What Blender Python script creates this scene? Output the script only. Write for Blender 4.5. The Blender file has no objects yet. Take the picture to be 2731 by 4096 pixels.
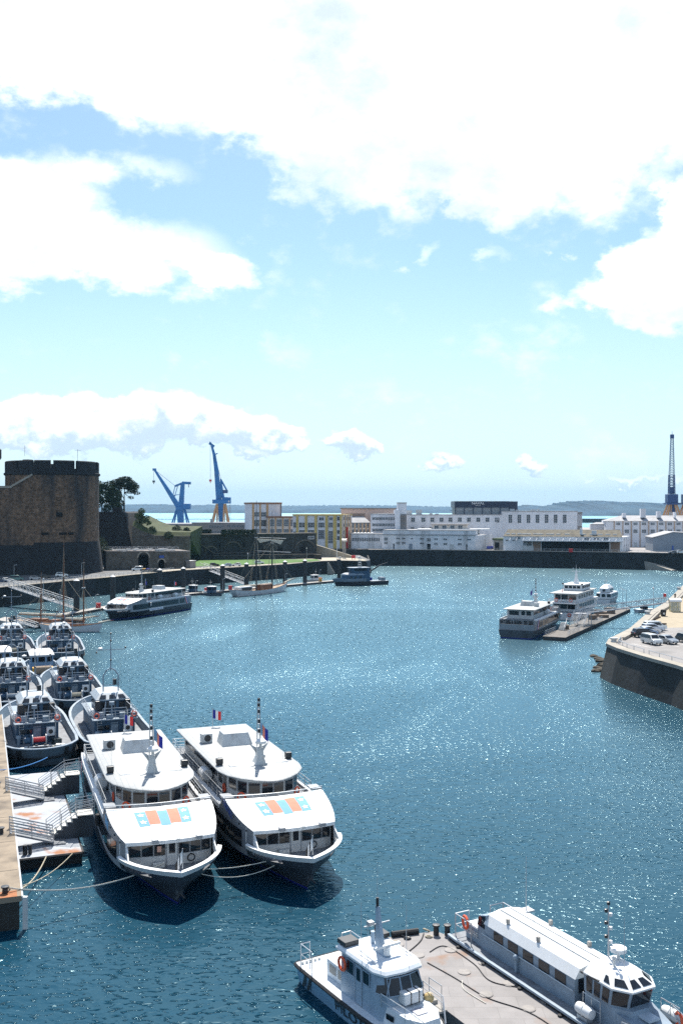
import bpy, bmesh, math, random
from mathutils import Vector, Matrix, noise
random.seed(7)
S = bpy.context.scene
COL = S.collection
rad = math.radians
# ---------------------------------------------------------------- camera
H = 30.0            # eye height above the water (the photo is taken from a high bridge)
HZ = 509.0          # image row of the horizon in a 682x1024 frame
F = 1000.0
cam = bpy.data.cameras.new("camera")
cam.sensor_fit = 'VERTICAL'; cam.sensor_height = 36.0; cam.lens = 36.0 * F / 1024.0
cam.clip_start = 0.5; cam.clip_end = 60000
camo = bpy.data.objects.new("camera", cam); COL.objects.link(camo)
camo.location = (0, 0, H); camo.rotation_euler = (rad(90) - math.atan((512 - HZ) / F), 0, 0)
S.camera = camo
# ---------------------------------------------------------------- sun, sky, exposure
SUN_EL, SUN_AZ = rad(53), rad(-2)
sun = bpy.data.lights.new("sun", 'SUN'); sun.energy = 5.0; sun.angle = rad(0.5); sun.color = (1.0, 0.95, 0.87)
suno = bpy.data.objects.new("sun", sun); COL.objects.link(suno)
sd = Vector((math.sin(SUN_AZ) * math.cos(SUN_EL), math.cos(SUN_AZ) * math.cos(SUN_EL), math.sin(SUN_EL)))
suno.rotation_euler = (-sd).to_track_quat('-Z', 'Y').to_euler(); suno.location = (0, 0, 200)
S.view_settings.view_transform = 'Standard'; S.view_settings.look = 'None'
S.view_settings.exposure = 0.72; S.view_settings.gamma = 1.0
SKY_STRENGTH = 0.09
CLOUDS = [  # tan(azimuth), tan(elevation), half-size, half-size, turn, weight : where the cloud banks lie in the sky
    (-.02, .485, .40, .12, 0, 1.3), (.20, .40, .24, .13, -.15, 1.1), (-.20, .475, .22, .075, .1, 1.0), (.02, .375, .16, .09, -.2, .9),
    (.33, .46, .09, .10, .2, 1.0), (.14, .335, .07, .05, -.9, .8), (-.20, .335, .08, .028, -.25, .55), (.1, .56, .5, .06, 0, .7),
    (-.34, .29, .13, .07, -.35, 1.0), (-.20, .245, .13, .048, -.15, .95), (-.30, .325, .09, .05, -.3, .7), (-.12, .228, .05, .018, 0, .6), (-.36, .24, .09, .03, -.1, .7),
    (.33, .235, .085, .06, .25, 1.1), (.27, .228, .07, .025, .3, .8), (.35, .28, .04, .05, .3, .9), (.31, .21, .08, .035, 0, .7),
    (.078, .251, .022, .016, .3, .6), (.145, .25, .028, .014, .2, .5), (.22, .257, .012, .007, 0, .5),
]
LOW_CLOUDS = [  # the row of cumulus standing over the far shore
    (-.275, .088, .10, .034, 0, 1.3), (-.19, .092, .09, .030, .05, 1.2), (-.115, .080, .085, .026, -.12, 1.2), (-.34, .082, .05, .028, 0, 1.1), (-.24, .068, .12, .020, 0, 1.0), (-.07, .072, .05, .018, -.1, .9),
    (.004, .066, .030, .017, 0, 1.0), (.022, .060, .02, .012, 0, .8), (-.09, .055, .022, .008, 0, .9), (.186, .043, .016, .013, 0, .9), (.10, .048, .03, .011, 0, .7), (.3, .03, .08, .008, 0, .4),
]
W = bpy.data.worlds.new("World"); S.world = W; W.use_nodes = True
def build_sky():
    nt = W.node_tree; N = nt.nodes; L = nt.links
    for n in list(N): N.remove(n)
    out = N.new('ShaderNodeOutputWorld'); bg = N.new('ShaderNodeBackground'); L.new(bg.outputs[0], out.inputs[0])
    sky = N.new('ShaderNodeTexSky'); sky.sky_type = 'NISHITA'; sky.sun_disc = False
    sky.sun_elevation = SUN_EL; sky.sun_rotation = SUN_AZ; sky.air_density = 1.0; sky.dust_density = 0.6; sky.ozone_density = 2.0; sky.altitude = 0
    def M(op, a, b=None, c=None, clamp=False):
        n = N.new('ShaderNodeMath'); n.operation = op; n.use_clamp = clamp
        for i, v in enumerate((a, b, c)):
            if v is None: continue
            if isinstance(v, (int, float)): n.inputs[i].default_value = v
            else: L.new(v, n.inputs[i])
        return n.outputs[0]
    tc = N.new('ShaderNodeTexCoord'); sep = N.new('ShaderNodeSeparateXYZ'); L.new(tc.outputs['Generated'], sep.inputs[0])
    x, y, z = sep.outputs
    ym = M('MAXIMUM', y, 0.15)
    u = M('DIVIDE', x, ym); v = M('DIVIDE', z, ym)
    def noise_tex(scale, detail, rough, w=0.0, stretch=(1, 1, 1.6)):
        mp = N.new('ShaderNodeMapping'); L.new(tc.outputs['Generated'], mp.inputs[0])
        mp.inputs['Scale'].default_value = stretch; mp.inputs['Location'].default_value = (w, w * .7, w * .3)
        n = N.new('ShaderNodeTexNoise'); L.new(mp.outputs[0], n.inputs['Vector'])
        n.inputs['Scale'].default_value = scale; n.inputs['Detail'].default_value = detail; n.inputs['Roughness'].default_value = rough
        return n.outputs['Fac']
    n1 = noise_tex(7.0, 12, .62); n2 = noise_tex(22.0, 10, .6, 3.1); n3 = noise_tex(5.0, 8, .55, 9.7)
    warp = M('MULTIPLY', M('SUBTRACT', n2, .5), .13)
    u2 = M('ADD', u, warp); v2 = M('ADD', v, M('MULTIPLY', M('SUBTRACT', n1, .5), .13))
    def bank(clouds, uu, vv):
        tot = low = None
        for cu, cv, ru, rv, rot, w in clouds:
            c, s = math.cos(rot), math.sin(rot)
            du = M('SUBTRACT', uu, cu); dv = M('SUBTRACT', vv, cv)
            a = M('MULTIPLY_ADD', du, c / ru, M('MULTIPLY', dv, s / ru)); b = M('MULTIPLY_ADD', du, -s / rv, M('MULTIPLY', dv, c / rv))
            d = M('SUBTRACT', 1.0, M('MULTIPLY_ADD', a, a, M('MULTIPLY', b, b)), clamp=True)
            m = M('MULTIPLY', d, w); q = M('MULTIPLY', m, b)
            tot = m if tot is None else M('ADD', tot, m); low = q if low is None else M('ADD', low, q)
        return tot, low
    tot, _ = bank(CLOUDS, u2, v2)
    tot = M('MINIMUM', tot, 1.1)
    back = M('MULTIPLY', M('LESS_THAN', y, 0.15), .30)  # unseen cloud behind the viewer, thickened to brighten the facades
    fld = M('ADD', M('ADD', tot, back), M('MULTIPLY', M('SUBTRACT', M('MULTIPLY_ADD', n2, .75, M('MULTIPLY', n1, .65)), .7), 2.3))
    mr = N.new('ShaderNodeMapRange'); mr.interpolation_type = 'SMOOTHSTEP'; L.new(fld, mr.inputs[0]); mr.inputs[1].default_value = .04; mr.inputs[2].default_value = 1.02
    # thin veil towards the horizon
    hz = N.new('ShaderNodeMapRange'); L.new(v, hz.inputs[0]); hz.inputs[1].default_value = 0.0; hz.inputs[2].default_value = .30; hz.inputs[3].default_value = .65; hz.inputs[4].default_value = 0.0; hz.interpolation_type = 'SMOOTHERSTEP'
    vfld = M('MULTIPLY', hz.outputs[0], M('MULTIPLY_ADD', n3, .7, .6), clamp=True)
    shade = N.new('ShaderNodeMapRange'); L.new(M('ADD', M('MULTIPLY', n3, .8), M('MULTIPLY', n2, .35)), shade.inputs[0]); shade.inputs[1].default_value = .50; shade.inputs[2].default_value = .74
    shd = shade.outputs[0]
    cc = N.new('ShaderNodeMix'); cc.data_type = 'RGBA'; L.new(shd, cc.inputs[0])
    cc.inputs[6].default_value = (9.9, 10.3, 10.8, 1); cc.inputs[7].default_value = (5.6, 6.5, 7.6, 1)
    tint = N.new('ShaderNodeMix'); tint.data_type = 'RGBA'; tint.blend_type = 'MULTIPLY'; tint.inputs[0].default_value = 1.0
    L.new(sky.outputs[0], tint.inputs[6]); tint.inputs[7].default_value = SKY_TINT
    mx0 = N.new('ShaderNodeMix'); mx0.data_type = 'RGBA'; L.new(vfld, mx0.inputs[0]); L.new(tint.outputs[2], mx0.inputs[6]); mx0.inputs[7].default_value = (5.8, 7.2, 8.1, 1)
    mx = N.new('ShaderNodeMix'); mx.data_type = 'RGBA'; L.new(mr.outputs[0], mx.inputs[0]); L.new(mx0.outputs[2], mx.inputs[6]); L.new(cc.outputs[2], mx.inputs[7])
    n4 = noise_tex(34.0, 10, .6, 5.3, (1, 1, 1.25))
    ul = M('ADD', u, M('MULTIPLY', M('SUBTRACT', n2, .5), .05)); vl = M('ADD', v, M('MULTIPLY', M('SUBTRACT', n4, .5), .05))
    lt, lb = bank(LOW_CLOUDS, ul, vl)
    lf = M('ADD', lt, M('MULTIPLY', M('SUBTRACT', n4, .5), 1.5))
    la = N.new('ShaderNodeMapRange'); la.interpolation_type = 'SMOOTHSTEP'; L.new(M('MULTIPLY', lf, M('GREATER_THAN', lt, .02)), la.inputs[0]); la.inputs[1].default_value = .16; la.inputs[2].default_value = .62; la.inputs[4].default_value = .95
    ls = N.new('ShaderNodeMapRange'); ls.interpolation_type = 'SMOOTHSTEP'; L.new(M('ADD', M('DIVIDE', lb, M('MAXIMUM', lt, .05)), M('MULTIPLY', M('SUBTRACT', n4, .5), 2.6)), ls.inputs[0]); ls.inputs[1].default_value = -.55; ls.inputs[2].default_value = .45
    lc = N.new('ShaderNodeMix'); lc.data_type = 'RGBA'; L.new(ls.outputs[0], lc.inputs[0]); lc.inputs[6].default_value = (5.0, 6.0, 6.9, 1); lc.inputs[7].default_value = (9.6, 10.0, 10.4, 1)
    mz = N.new('ShaderNodeMix'); mz.data_type = 'RGBA'; L.new(la.outputs[0], mz.inputs[0]); L.new(mx.outputs[2], mz.inputs[6]); L.new(lc.outputs[2], mz.inputs[7]); mx = mz
    L.new(mx.outputs[2], bg.inputs[0]); bg.inputs[1].default_value = SKY_STRENGTH
SKY_TINT = (.90, 1.02, 1.07, 1)
build_sky()
S.cycles.use_denoising = False
S.cycles.max_bounces = 6; S.cycles.diffuse_bounces = 2; S.cycles.glossy_bounces = 3; S.cycles.transmission_bounces = 3; S.cycles.transparent_max_bounces = 6
S.cycles.volume_bounces = 0; S.cycles.caustics_reflective = False; S.cycles.caustics_refractive = False
S.cycles.sample_clamp_indirect = 4.0

# ---------------------------------------------------------------- helpers
def P(px, py, z=0.0):
    "ground point at height z seen at column px, row py of a 682x1024 frame"
    d = (H - z) * F / (py - HZ)
    return Vector(((px - 341.0) * d / F, d, z))
def PD(px, d, z=0.0): return Vector(((px - 341.0) * d / F, d, z))
def ZP(py, d): return H - (py - HZ) * d / F

MATS = {}
def mat(name, color, rough=.6, metal=0.0, var=.15, vscale=1.5, color2=None, c2scale=.6, c2lo=.55, c2hi=.7, bump=0.0, bscale=8.0, streak=False, coat=0.0, spec=.5, emit=None, brick=None, obj=True):
    if name in MATS: return MATS[name]
    m = bpy.data.materials.new(name); m.use_nodes = True; MATS[name] = m
    nt = m.node_tree; N = nt.nodes; L = nt.links
    b = N['Principled BSDF']
    b.inputs['Roughness'].default_value = rough; b.inputs['Metallic'].default_value = metal
    b.inputs['Coat Weight'].default_value = coat; b.inputs['Specular IOR Level'].default_value = spec
    tc = N.new('ShaderNodeTexCoord'); src = tc.outputs['Object']
    if not obj:
        g = N.new('ShaderNodeNewGeometry'); src = g.outputs['Position']
    def nz(scale, detail=5, st=(1, 1, 1)):
        mp = N.new('ShaderNodeMapping'); L.new(src, mp.inputs[0]); mp.inputs['Scale'].default_value = st
        n = N.new('ShaderNodeTexNoise'); L.new(mp.outputs[0], n.inputs['Vector']); n.inputs['Scale'].default_value = scale; n.inputs['Detail'].default_value = detail
        return n.outputs['Fac']
    c = (*color, 1)
    cur = None
    n = nz(vscale, 6)
    mr = N.new('ShaderNodeMapRange'); L.new(n, mr.inputs[0]); mr.inputs[1].default_value = .25; mr.inputs[2].default_value = .75
    mr.inputs[3].default_value = 1 - var; mr.inputs[4].default_value = 1 + var
    if brick:
        bt = N.new('ShaderNodeTexBrick'); bt.inputs['Scale'].default_value = 1.0
        mp = N.new('ShaderNodeMapping'); L.new(src, mp.inputs[0]); mp.inputs['Rotation'].default_value = (rad(90), 0, 0)
        # courses run horizontally whichever way the wall faces: u = x + y, v = z
        sp = N.new('ShaderNodeSeparateXYZ'); L.new(src, sp.inputs[0]); ad = N.new('ShaderNodeMath'); L.new(sp.outputs[0], ad.inputs[0]); L.new(sp.outputs[1], ad.inputs[1])
        cb = N.new('ShaderNodeCombineXYZ'); L.new(ad.outputs[0], cb.inputs[0]); L.new(sp.outputs[2], cb.inputs[1]); L.new(cb.outputs[0], bt.inputs['Vector'])
        bt.inputs['Brick Width'].default_value = brick[0]; bt.inputs['Row Height'].default_value = brick[1]; bt.inputs['Mortar Size'].default_value = brick[2]
        bt.inputs['Color1'].default_value = c; bt.inputs['Color2'].default_value = (color[0] * .68, color[1] * .66, color[2] * .62, 1); bt.inputs['Mortar'].default_value = (color[0] * .5, color[1] * .5, color[2] * .5, 1)
        base = bt.outputs['Color']
        if len(brick) > 3:
            L.new(src, bt.inputs['Vector']); bt.inputs['Color2'].default_value = (color[0] * .9, color[1] * .9, color[2] * .9, 1); bt.inputs['Mortar'].default_value = (color[0] * .72, color[1] * .72, color[2] * .72, 1)
    else:
        rgb = N.new('ShaderNodeRGB'); rgb.outputs[0].default_value = c; base = rgb.outputs[0]
    ml = N.new('ShaderNodeMix'); ml.data_type = 'RGBA'; ml.blend_type = 'MULTIPLY'; ml.inputs[0].default_value = 1
    L.new(base, ml.inputs[6]); L.new(mr.outputs[0], ml.inputs[7]); cur = ml.outputs[2]
    if color2 is not None:
        n2 = nz(c2scale, 8, (1, 1, .16) if streak else (1, 1, 1))
        m2 = N.new('ShaderNodeMapRange'); L.new(n2, m2.inputs[0]); m2.inputs[1].default_value = c2lo; m2.inputs[2].default_value = c2hi
        mm = N.new('ShaderNodeMix'); mm.data_type = 'RGBA'; L.new(m2.outputs[0], mm.inputs[0]); L.new(cur, mm.inputs[6]); mm.inputs[7].default_value = (*color2, 1); cur = mm.outputs[2]
    L.new(cur, b.inputs['Base Color'])
    if bump:
        bn = N.new('ShaderNodeBump'); bn.inputs['Strength'].default_value = bump; bn.inputs['Distance'].default_value = .05
        L.new(nz(bscale, 6), bn.inputs['Height']); L.new(bn.outputs[0], b.inputs['Normal'])
    if emit:
        b.inputs['Emission Color'].default_value = (*emit[0], 1); b.inputs['Emission Strength'].default_value = emit[1]
    return m

class MB:
    "collects shapes and links them as ONE mesh object"
    def __init__(s): s.v = []; s.f = []; s.mi = []; s.cur = 0
    def mat(s, i): s.cur = i; return s
    def add(s, vs, fs):
        o = len(s.v); s.v += [tuple(v) for v in vs]
        for f in fs: s.f.append([i + o for i in f]); s.mi.append(s.cur)
        return s
    def box(s, x0, x1, y0, y1, z0, z1):
        vs = [(x, y, z) for z in (z0, z1) for y in (y0, y1) for x in (x0, x1)]
        return s.add(vs, [(0, 2, 3, 1), (4, 5, 7, 6), (0, 1, 5, 4), (2, 6, 7, 3), (0, 4, 6, 2), (1, 3, 7, 5)])
    def cbox(s, cx, cy, z0, sx, sy, sz, rz=0.0, top=1.0):
        c, n = math.cos(rz), math.sin(rz); vs = []
        for z, k in ((z0, 1.0), (z0 + sz, top)):
            for yy in (-.5, .5):
                for xx in (-.5, .5):
                    a, b = xx * sx * k, yy * sy * k
                    vs.append((cx + a * c - b * n, cy + a * n + b * c, z))
        return s.add(vs, [(0, 2, 3, 1), (4, 5, 7, 6), (0, 1, 5, 4), (2, 6, 7, 3), (0, 4, 6, 2), (1, 3, 7, 5)])
    def beam(s, p0, p1, w, h, up=(0, 0, 1)):
        p0 = Vector(p0); p1 = Vector(p1); d = (p1 - p0).normalized(); u = Vector(up)
        sd_ = d.cross(u)
        if sd_.length < 1e-4: sd_ = d.cross(Vector((1, 0, 0)))
        sd_.normalize(); u = sd_.cross(d)
        vs = [p + sd_ * a * w / 2 + u * b * h / 2 for p in (p0, p1) for b in (-1, 1) for a in (-1, 1)]
        return s.add(vs, [(0, 2, 3, 1), (4, 5, 7, 6), (0, 1, 5, 4), (2, 6, 7, 3), (0, 4, 6, 2), (1, 3, 7, 5)])
    def tube(s, p0, p1, r0, r1=None, n=6):
        p0 = Vector(p0); p1 = Vector(p1); r1 = r0 if r1 is None else r1
        d = (p1 - p0)
        if d.length < 1e-6: return s
        d.normalize(); a = d.orthogonal().normalized(); b = d.cross(a)
        vs = []
        for p, r in ((p0, r0), (p1, r1)):
            for i in range(n):
                t = 2 * math.pi * i / n; vs.append(p + a * math.cos(t) * r + b * math.sin(t) * r)
        fs = [(i, (i + 1) % n, n + (i + 1) % n, n + i) for i in range(n)] + [tuple(range(n - 1, -1, -1)), tuple(range(n, 2 * n))]
        return s.add(vs, fs)
    def path(s, pts, r, n=5, closed=False):
        pts = [Vector(p) for p in pts]
        if closed: pts = pts + [pts[0]]
        for a, b in zip(pts, pts[1:]): s.tube(a, b, r, None, n)
        return s
    def prism(s, poly, z0, z1):
        n = len(poly)
        vs = [(p[0], p[1], z0) for p in poly] + [(p[0], p[1], z1) for p in poly]
        return s.add(vs, [tuple(range(n - 1, -1, -1)), tuple(range(n, 2 * n))] + [(i, (i + 1) % n, n + (i + 1) % n, n + i) for i in range(n)])
    def vprism(s, poly, a, b):
        "outline of (s, z) points standing between the xy points a -> b offset by thickness vector: a,b = (origin, along, thick)"
        o, al, th = Vector((*a[0], 0)), Vector((*a[1], 0)), Vector((*b, 0)); n = len(poly)
        vs = [o + al * p[0] + Vector((0, 0, p[1])) for p in poly]; vs += [v + th for v in vs]
        return s.add(vs, [tuple(range(n - 1, -1, -1)), tuple(range(n, 2 * n))] + [(i, (i + 1) % n, n + (i + 1) % n, n + i) for i in range(n)])
    def sheet(s, poly): return s.add(poly, [tuple(range(len(poly)))])
    def loft(s, rings, closed=True, cap=True):
        n = len(rings[0]); vs = [p for r in rings for p in r]; fs = []
        for k in range(len(rings) - 1):
            for i in range(n if closed else n - 1):
                j = (i + 1) % n; fs.append((k * n + i, k * n + j, (k + 1) * n + j, (k + 1) * n + i))
        if cap and closed: fs += [tuple(range(n - 1, -1, -1)), tuple(range((len(rings) - 1) * n, len(rings) * n))]
        return s.add(vs, fs)
    def lathe(s, prof, c=(0, 0, 0), n=12, axis='z', cap=True):
        c = Vector(c); rings = []
        for r, z in prof:
            ring = []
            for i in range(n):
                t = 2 * math.pi * i / n; a, b = r * math.cos(t), r * math.sin(t)
                ring.append(c + (Vector((a, b, z)) if axis == 'z' else Vector((z, a, b)) if axis == 'x' else Vector((b, z, a))))
            rings.append(ring)
        return s.loft(rings, True, cap)
    def ball(s, c, r, n=10, k=1.0):
        prof = [(max(.001, r * math.sin(math.pi * i / 8)), -r * k * math.cos(math.pi * i / 8)) for i in range(9)]
        return s.lathe(prof, c, n)
    def torus(s, c, R, r, nrm=(0, 1, 0), n=14, m=6):
        c = Vector(c); d = Vector(nrm).normalized(); a = d.orthogonal().normalized(); b = d.cross(a); rings = []
        for i in range(n + 1):
            t = 2 * math.pi * i / n; e = a * math.cos(t) + b * math.sin(t)
            rings.append([c + e * (R + r * math.cos(2 * math.pi * j / m)) + d * r * math.sin(2 * math.pi * j / m) for j in range(m)])
        return s.loft(rings, True, False)
    def text(s, body, size, o, xa, ya, depth=.01, align='CENTER', fit=None):
        "lettering as mesh: o = anchor, xa/ya = writing and up directions"
        cu = bpy.data.curves.new("lettering", 'FONT'); cu.body = body; cu.size = size; cu.align_x = align; cu.align_y = 'CENTER'; cu.extrude = depth; cu.resolution_u = 3
        ob = bpy.data.objects.new("lettering", cu); COL.objects.link(ob)
        me = bpy.data.meshes.new_from_object(ob.evaluated_get(bpy.context.evaluated_depsgraph_get()))
        o = Vector(o); xa = Vector(xa).normalized(); ya = Vector(ya); ya = (ya - xa * ya.dot(xa)).normalized(); za = xa.cross(ya)
        k = 1.0
        if fit and len(me.vertices):
            w = max(v.co.x for v in me.vertices) - min(v.co.x for v in me.vertices); k = fit / w
        s.add([o + xa * v.co.x * k + ya * v.co.y + za * v.co.z for v in me.vertices], [tuple(p.vertices) for p in me.polygons])
        bpy.data.objects.remove(ob); bpy.data.curves.remove(cu); bpy.data.meshes.remove(me)
        return s
    def build(s, name, mats, parent=None, smooth=False, bevel=0.0, fix=True):
        me = bpy.data.meshes.new(name); me.from_pydata(s.v, [], s.f)
        if not isinstance(mats, (list, tuple)): mats = [mats]
        for m in mats: me.materials.append(m)
        me.polygons.foreach_set('material_index', s.mi)
        if fix:
            bm = bmesh.new(); bm.from_mesh(me); bmesh.ops.recalc_face_normals(bm, faces=bm.faces); bm.to_mesh(me); bm.free()
        if smooth:
            me.polygons.foreach_set('use_smooth', [True] * len(me.polygons))
        me.update()
        ob = bpy.data.objects.new(name, me); COL.objects.link(ob)
        if smooth: me.set_sharp_from_angle(angle=rad(40))
        if bevel:
            bv = ob.modifiers.new("bevel", 'BEVEL'); bv.width = bevel; bv.segments = 2; bv.limit_method = 'ANGLE'; bv.angle_limit = rad(40)
        if parent is not None: ob.parent = parent
        return ob

def tag(o, label=None, cat=None, group=None, kind=None):
    if label: o['label'] = label
    if cat: o['category'] = cat
    if group: o['group'] = group
    if kind: o['kind'] = kind
    return o
def thing(name, label, cat, loc=(0, 0, 0), rz=0.0, group=None):
    o = bpy.data.objects.new(name, None); COL.objects.link(o); o.location = loc; o.rotation_euler = (0, 0, rz)
    o.empty_display_size = .5
    return tag(o, label, cat, group)
KIDS = {}
def kids(o): return [c for c in COL.objects if c.parent == o]
def copy_tree(o, label=None, loc=None, rz=None, group=None):
    pairs = []
    def cp(q, par):
        c = q.copy(); COL.objects.link(c)
        if par is not None: c.parent = par
        for ch in list(q.children): cp(ch, c)
        return c
    c = cp(o, None)
    if label: c['label'] = label
    if group: c['group'] = group
    if loc is not None: c.location = loc
    if rz is not None: c.rotation_euler = (0, 0, rz)
    return c
def struct(o): o['kind'] = 'structure'; return o
def heading(p_from, p_to): return math.atan2(p_to[1] - p_from[1], p_to[0] - p_from[0])
# ---------------------------------------------------------------- water and air
def water_mat():
    m = bpy.data.materials.new("harbour_water"); m.use_nodes = True; nt = m.node_tree; N = nt.nodes; L = nt.links
    N.remove(N['Principled BSDF'])
    df = N.new('ShaderNodeBsdfDiffuse'); df.inputs[0].default_value = (.0008, .036, .066, 1)
    gl = N.new('ShaderNodeBsdfAnisotropic'); gl.inputs['Color'].default_value = (.62, .91, 1.0, 1); gl.inputs['Roughness'].default_value = .20
    fr = N.new('ShaderNodeFresnel'); fr.inputs['IOR'].default_value = 1.30
    mx = N.new('ShaderNodeMixShader'); L.new(fr.outputs[0], mx.inputs[0]); L.new(df.outputs[0], mx.inputs[1]); L.new(gl.outputs[0], mx.inputs[2]); L.new(mx.outputs[0], N['Material Output'].inputs[0])
    g = N.new('ShaderNodeNewGeometry')
    def nz(scale, det, st, loc=(0, 0, 0), dist=0.0, rot=0):
        mp = N.new('ShaderNodeMapping'); L.new(g.outputs['Position'], mp.inputs[0]); mp.inputs['Scale'].default_value = st; mp.inputs['Location'].default_value = loc; mp.inputs['Rotation'].default_value = (0, 0, rot)
        n = N.new('ShaderNodeTexNoise'); L.new(mp.outputs[0], n.inputs['Vector']); n.inputs['Scale'].default_value = scale; n.inputs['Detail'].default_value = det; n.inputs['Distortion'].default_value = dist
        return n.outputs['Fac']
    def M(op, a, b_):
        n = N.new('ShaderNodeMath'); n.operation = op
        for i, v in enumerate((a, b_)):
            if isinstance(v, (int, float)): n.inputs[i].default_value = v
            else: L.new(v, n.inputs[i])
        return n.outputs[0]
    big = nz(.3, 1, (.7, 1.2, 1)); mid = nz(1.0, 2, (.75, 1.25, 1), (5, 2, 0), .6, .3); crest = nz(2.4, 2, (.6, 1.3, 1), (9, 1, 0), .5, -.2)
    patch = nz(.016, 5, (1.0, .5, 1), (3, 4, 0), 1.5)
    pr = N.new('ShaderNodeMapRange'); L.new(patch, pr.inputs[0]); pr.inputs[1].default_value = .40; pr.inputs[2].default_value = .62; pr.inputs[3].default_value = .30; pr.inputs[4].default_value = 1.0
    sharp = M('MULTIPLY', M('MAXIMUM', M('SUBTRACT', crest, .57), 0.0), 1.5)
    h = M('ADD', M('ADD', M('MULTIPLY', big, .16), M('MULTIPLY', mid, .12)), sharp)
    bp = N.new('ShaderNodeBump'); L.new(h, bp.inputs['Height']); 
    vd = N.new('ShaderNodeVectorMath'); vd.operation = 'DISTANCE'; L.new(g.outputs['Position'], vd.inputs[0]); vd.inputs[1].default_value = (-13, 69, 0)
    lee = N.new('ShaderNodeMapRange'); lee.interpolation_type = 'SMOOTHSTEP'; L.new(vd.outputs['Value'], lee.inputs[0]); lee.inputs[1].default_value = 7; lee.inputs[2].default_value = 34; lee.inputs[3].default_value = .85
    L.new(M('MULTIPLY', pr.outputs[0], lee.outputs[0]), bp.inputs['Strength']); bp.inputs['Distance'].default_value = .95
    [L.new(bp.outputs[0], q.inputs['Normal']) for q in (df, gl, fr)]
    return m
w = MB()
xs = [-30000, -3000, -600, -200, 0, 200, 600, 3000, 30000]; ys = [-2000, -100, 50, 150, 300, 600, 1500, 6000, 16000]
vs = [(x, y, 0) for y in ys for x in xs]; n_ = len(xs)
w.add(vs, [(j * n_ + i, j * n_ + i + 1, (j + 1) * n_ + i + 1, (j + 1) * n_ + i) for j in range(len(ys) - 1) for i in range(n_ - 1)])
struct(w.build("harbour_water", water_mat()))
def haze():
    m = bpy.data.materials.new("haze"); m.use_nodes = True; nt = m.node_tree; N = nt.nodes; L = nt.links
    N.remove(N['Principled BSDF'])
    pv = N.new('ShaderNodeVolumePrincipled'); pv.inputs['Color'].default_value = (.34, .68, 1.0, 1); pv.inputs['Density'].default_value = HAZE; pv.inputs['Anisotropy'].default_value = 0.0
    L.new(pv.outputs[0], N['Material Output'].inputs['Volume'])
    o = MB().box(-31000, 31000, -3000, 17000, -9, 330).build("haze", m); tag(o, kind='stuff')
HAZE = 4.5e-5
haze()
# ---------------------------------------------------------------- materials
white_paint = mat("white_paint", (.70, .71, .71), .55, var=.05, color2=(.62, .60, .55), c2scale=.9, c2lo=.62, c2hi=.8, streak=True)
roof_white = mat("roof_white", (.37, .385, .385), .6, brick=(.9, .45, .035, 1), var=.10, vscale=3, color2=(.30, .31, .315), c2scale=1.6, c2lo=.5, c2hi=.75)
dull_white = mat("dull_white", (.56, .57, .56), .55, var=.10, color2=(.36, .35, .33), c2scale=1.1, c2lo=.55, c2hi=.8, streak=True)
aluminium = mat("aluminium", (.25, .27, .295), .42, metal=.25, var=.12, color2=(.22, .23, .25), c2scale=.7, c2lo=.5, c2hi=.75, streak=True)
hull_grey = mat("hull_grey", (.055, .066, .082), .45, metal=.1, var=.15, color2=(.028, .033, .04), c2scale=.5, c2lo=.48, c2hi=.75, streak=True)
antifoul_blue = mat("antifoul_blue", (.01, .02, .22), .6, var=.15)
dark_glass = mat("dark_glass", (.012, .015, .02), .06, var=.3, vscale=.8)
rail_steel = mat("rail_steel", (.46, .48, .50), .35, metal=.5, var=.1)
black_rubber = mat("black_rubber", (.012, .012, .014), .75, var=.3, vscale=4)
black_paint = mat("black_paint", (.02, .022, .026), .4, var=.3, vscale=4)
buoy_orange = mat("buoy_orange", (.75, .10, .03), .5, var=.1, vscale=3)
red_paint = mat("red_paint", (.55, .025, .03), .45, var=.12)
flag_red = mat("flag_red", (.62, .03, .03), .8, var=.1); flag_blue = mat("flag_blue", (.02, .03, .30), .8, var=.1); flag_white = mat("flag_white", (.8, .8, .8), .8, var=.05)
emblem_blue = mat("emblem_blue", (.20, .40, .60), .85, spec=.15, var=.08); emblem_red = mat("emblem_red", (.76, .26, .18), .85, spec=.15, var=.08); emblem_white = mat("emblem_white", (.8, .8, .8), .5, var=.03)
name_blue = mat("name_blue", (.03, .09, .36), .5, var=.1)
navy_grey = mat("navy_grey", (.028, .082, .15), .5, var=.15, color2=(.014, .04, .08), c2scale=.8, c2lo=.5, c2hi=.78, streak=True)
navy_pale = mat("navy_pale", (.22, .28, .34), .5, var=.10, color2=(.12, .15, .18), c2scale=1.0, c2lo=.5, c2hi=.75)
navy_hull = mat("navy_hull", (.12, .155, .185), .55, var=.2, color2=(.10, .10, .09), c2scale=.7, c2lo=.5, c2hi=.72, streak=True)
rust = mat("rust", (.32, .12, .045), .85, var=.3, vscale=3)
deck_grey = mat("deck_grey", (.22, .235, .255), .8, var=.15, color2=(.14, .14, .15), c2scale=1.2, c2lo=.5, c2hi=.7)
rope_mat = mat("rope_fibre", (.45, .40, .30), .9, var=.2, vscale=9)
wood_brown = mat("varnished_wood", (.20, .075, .03), .5, var=.25, vscale=3, streak=True)
canvas = mat("sail_canvas", (.66, .60, .48), .9, var=.12, vscale=2)
yellow_paint = mat("yellow_paint", (.62, .33, .03), .5, var=.12)

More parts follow.
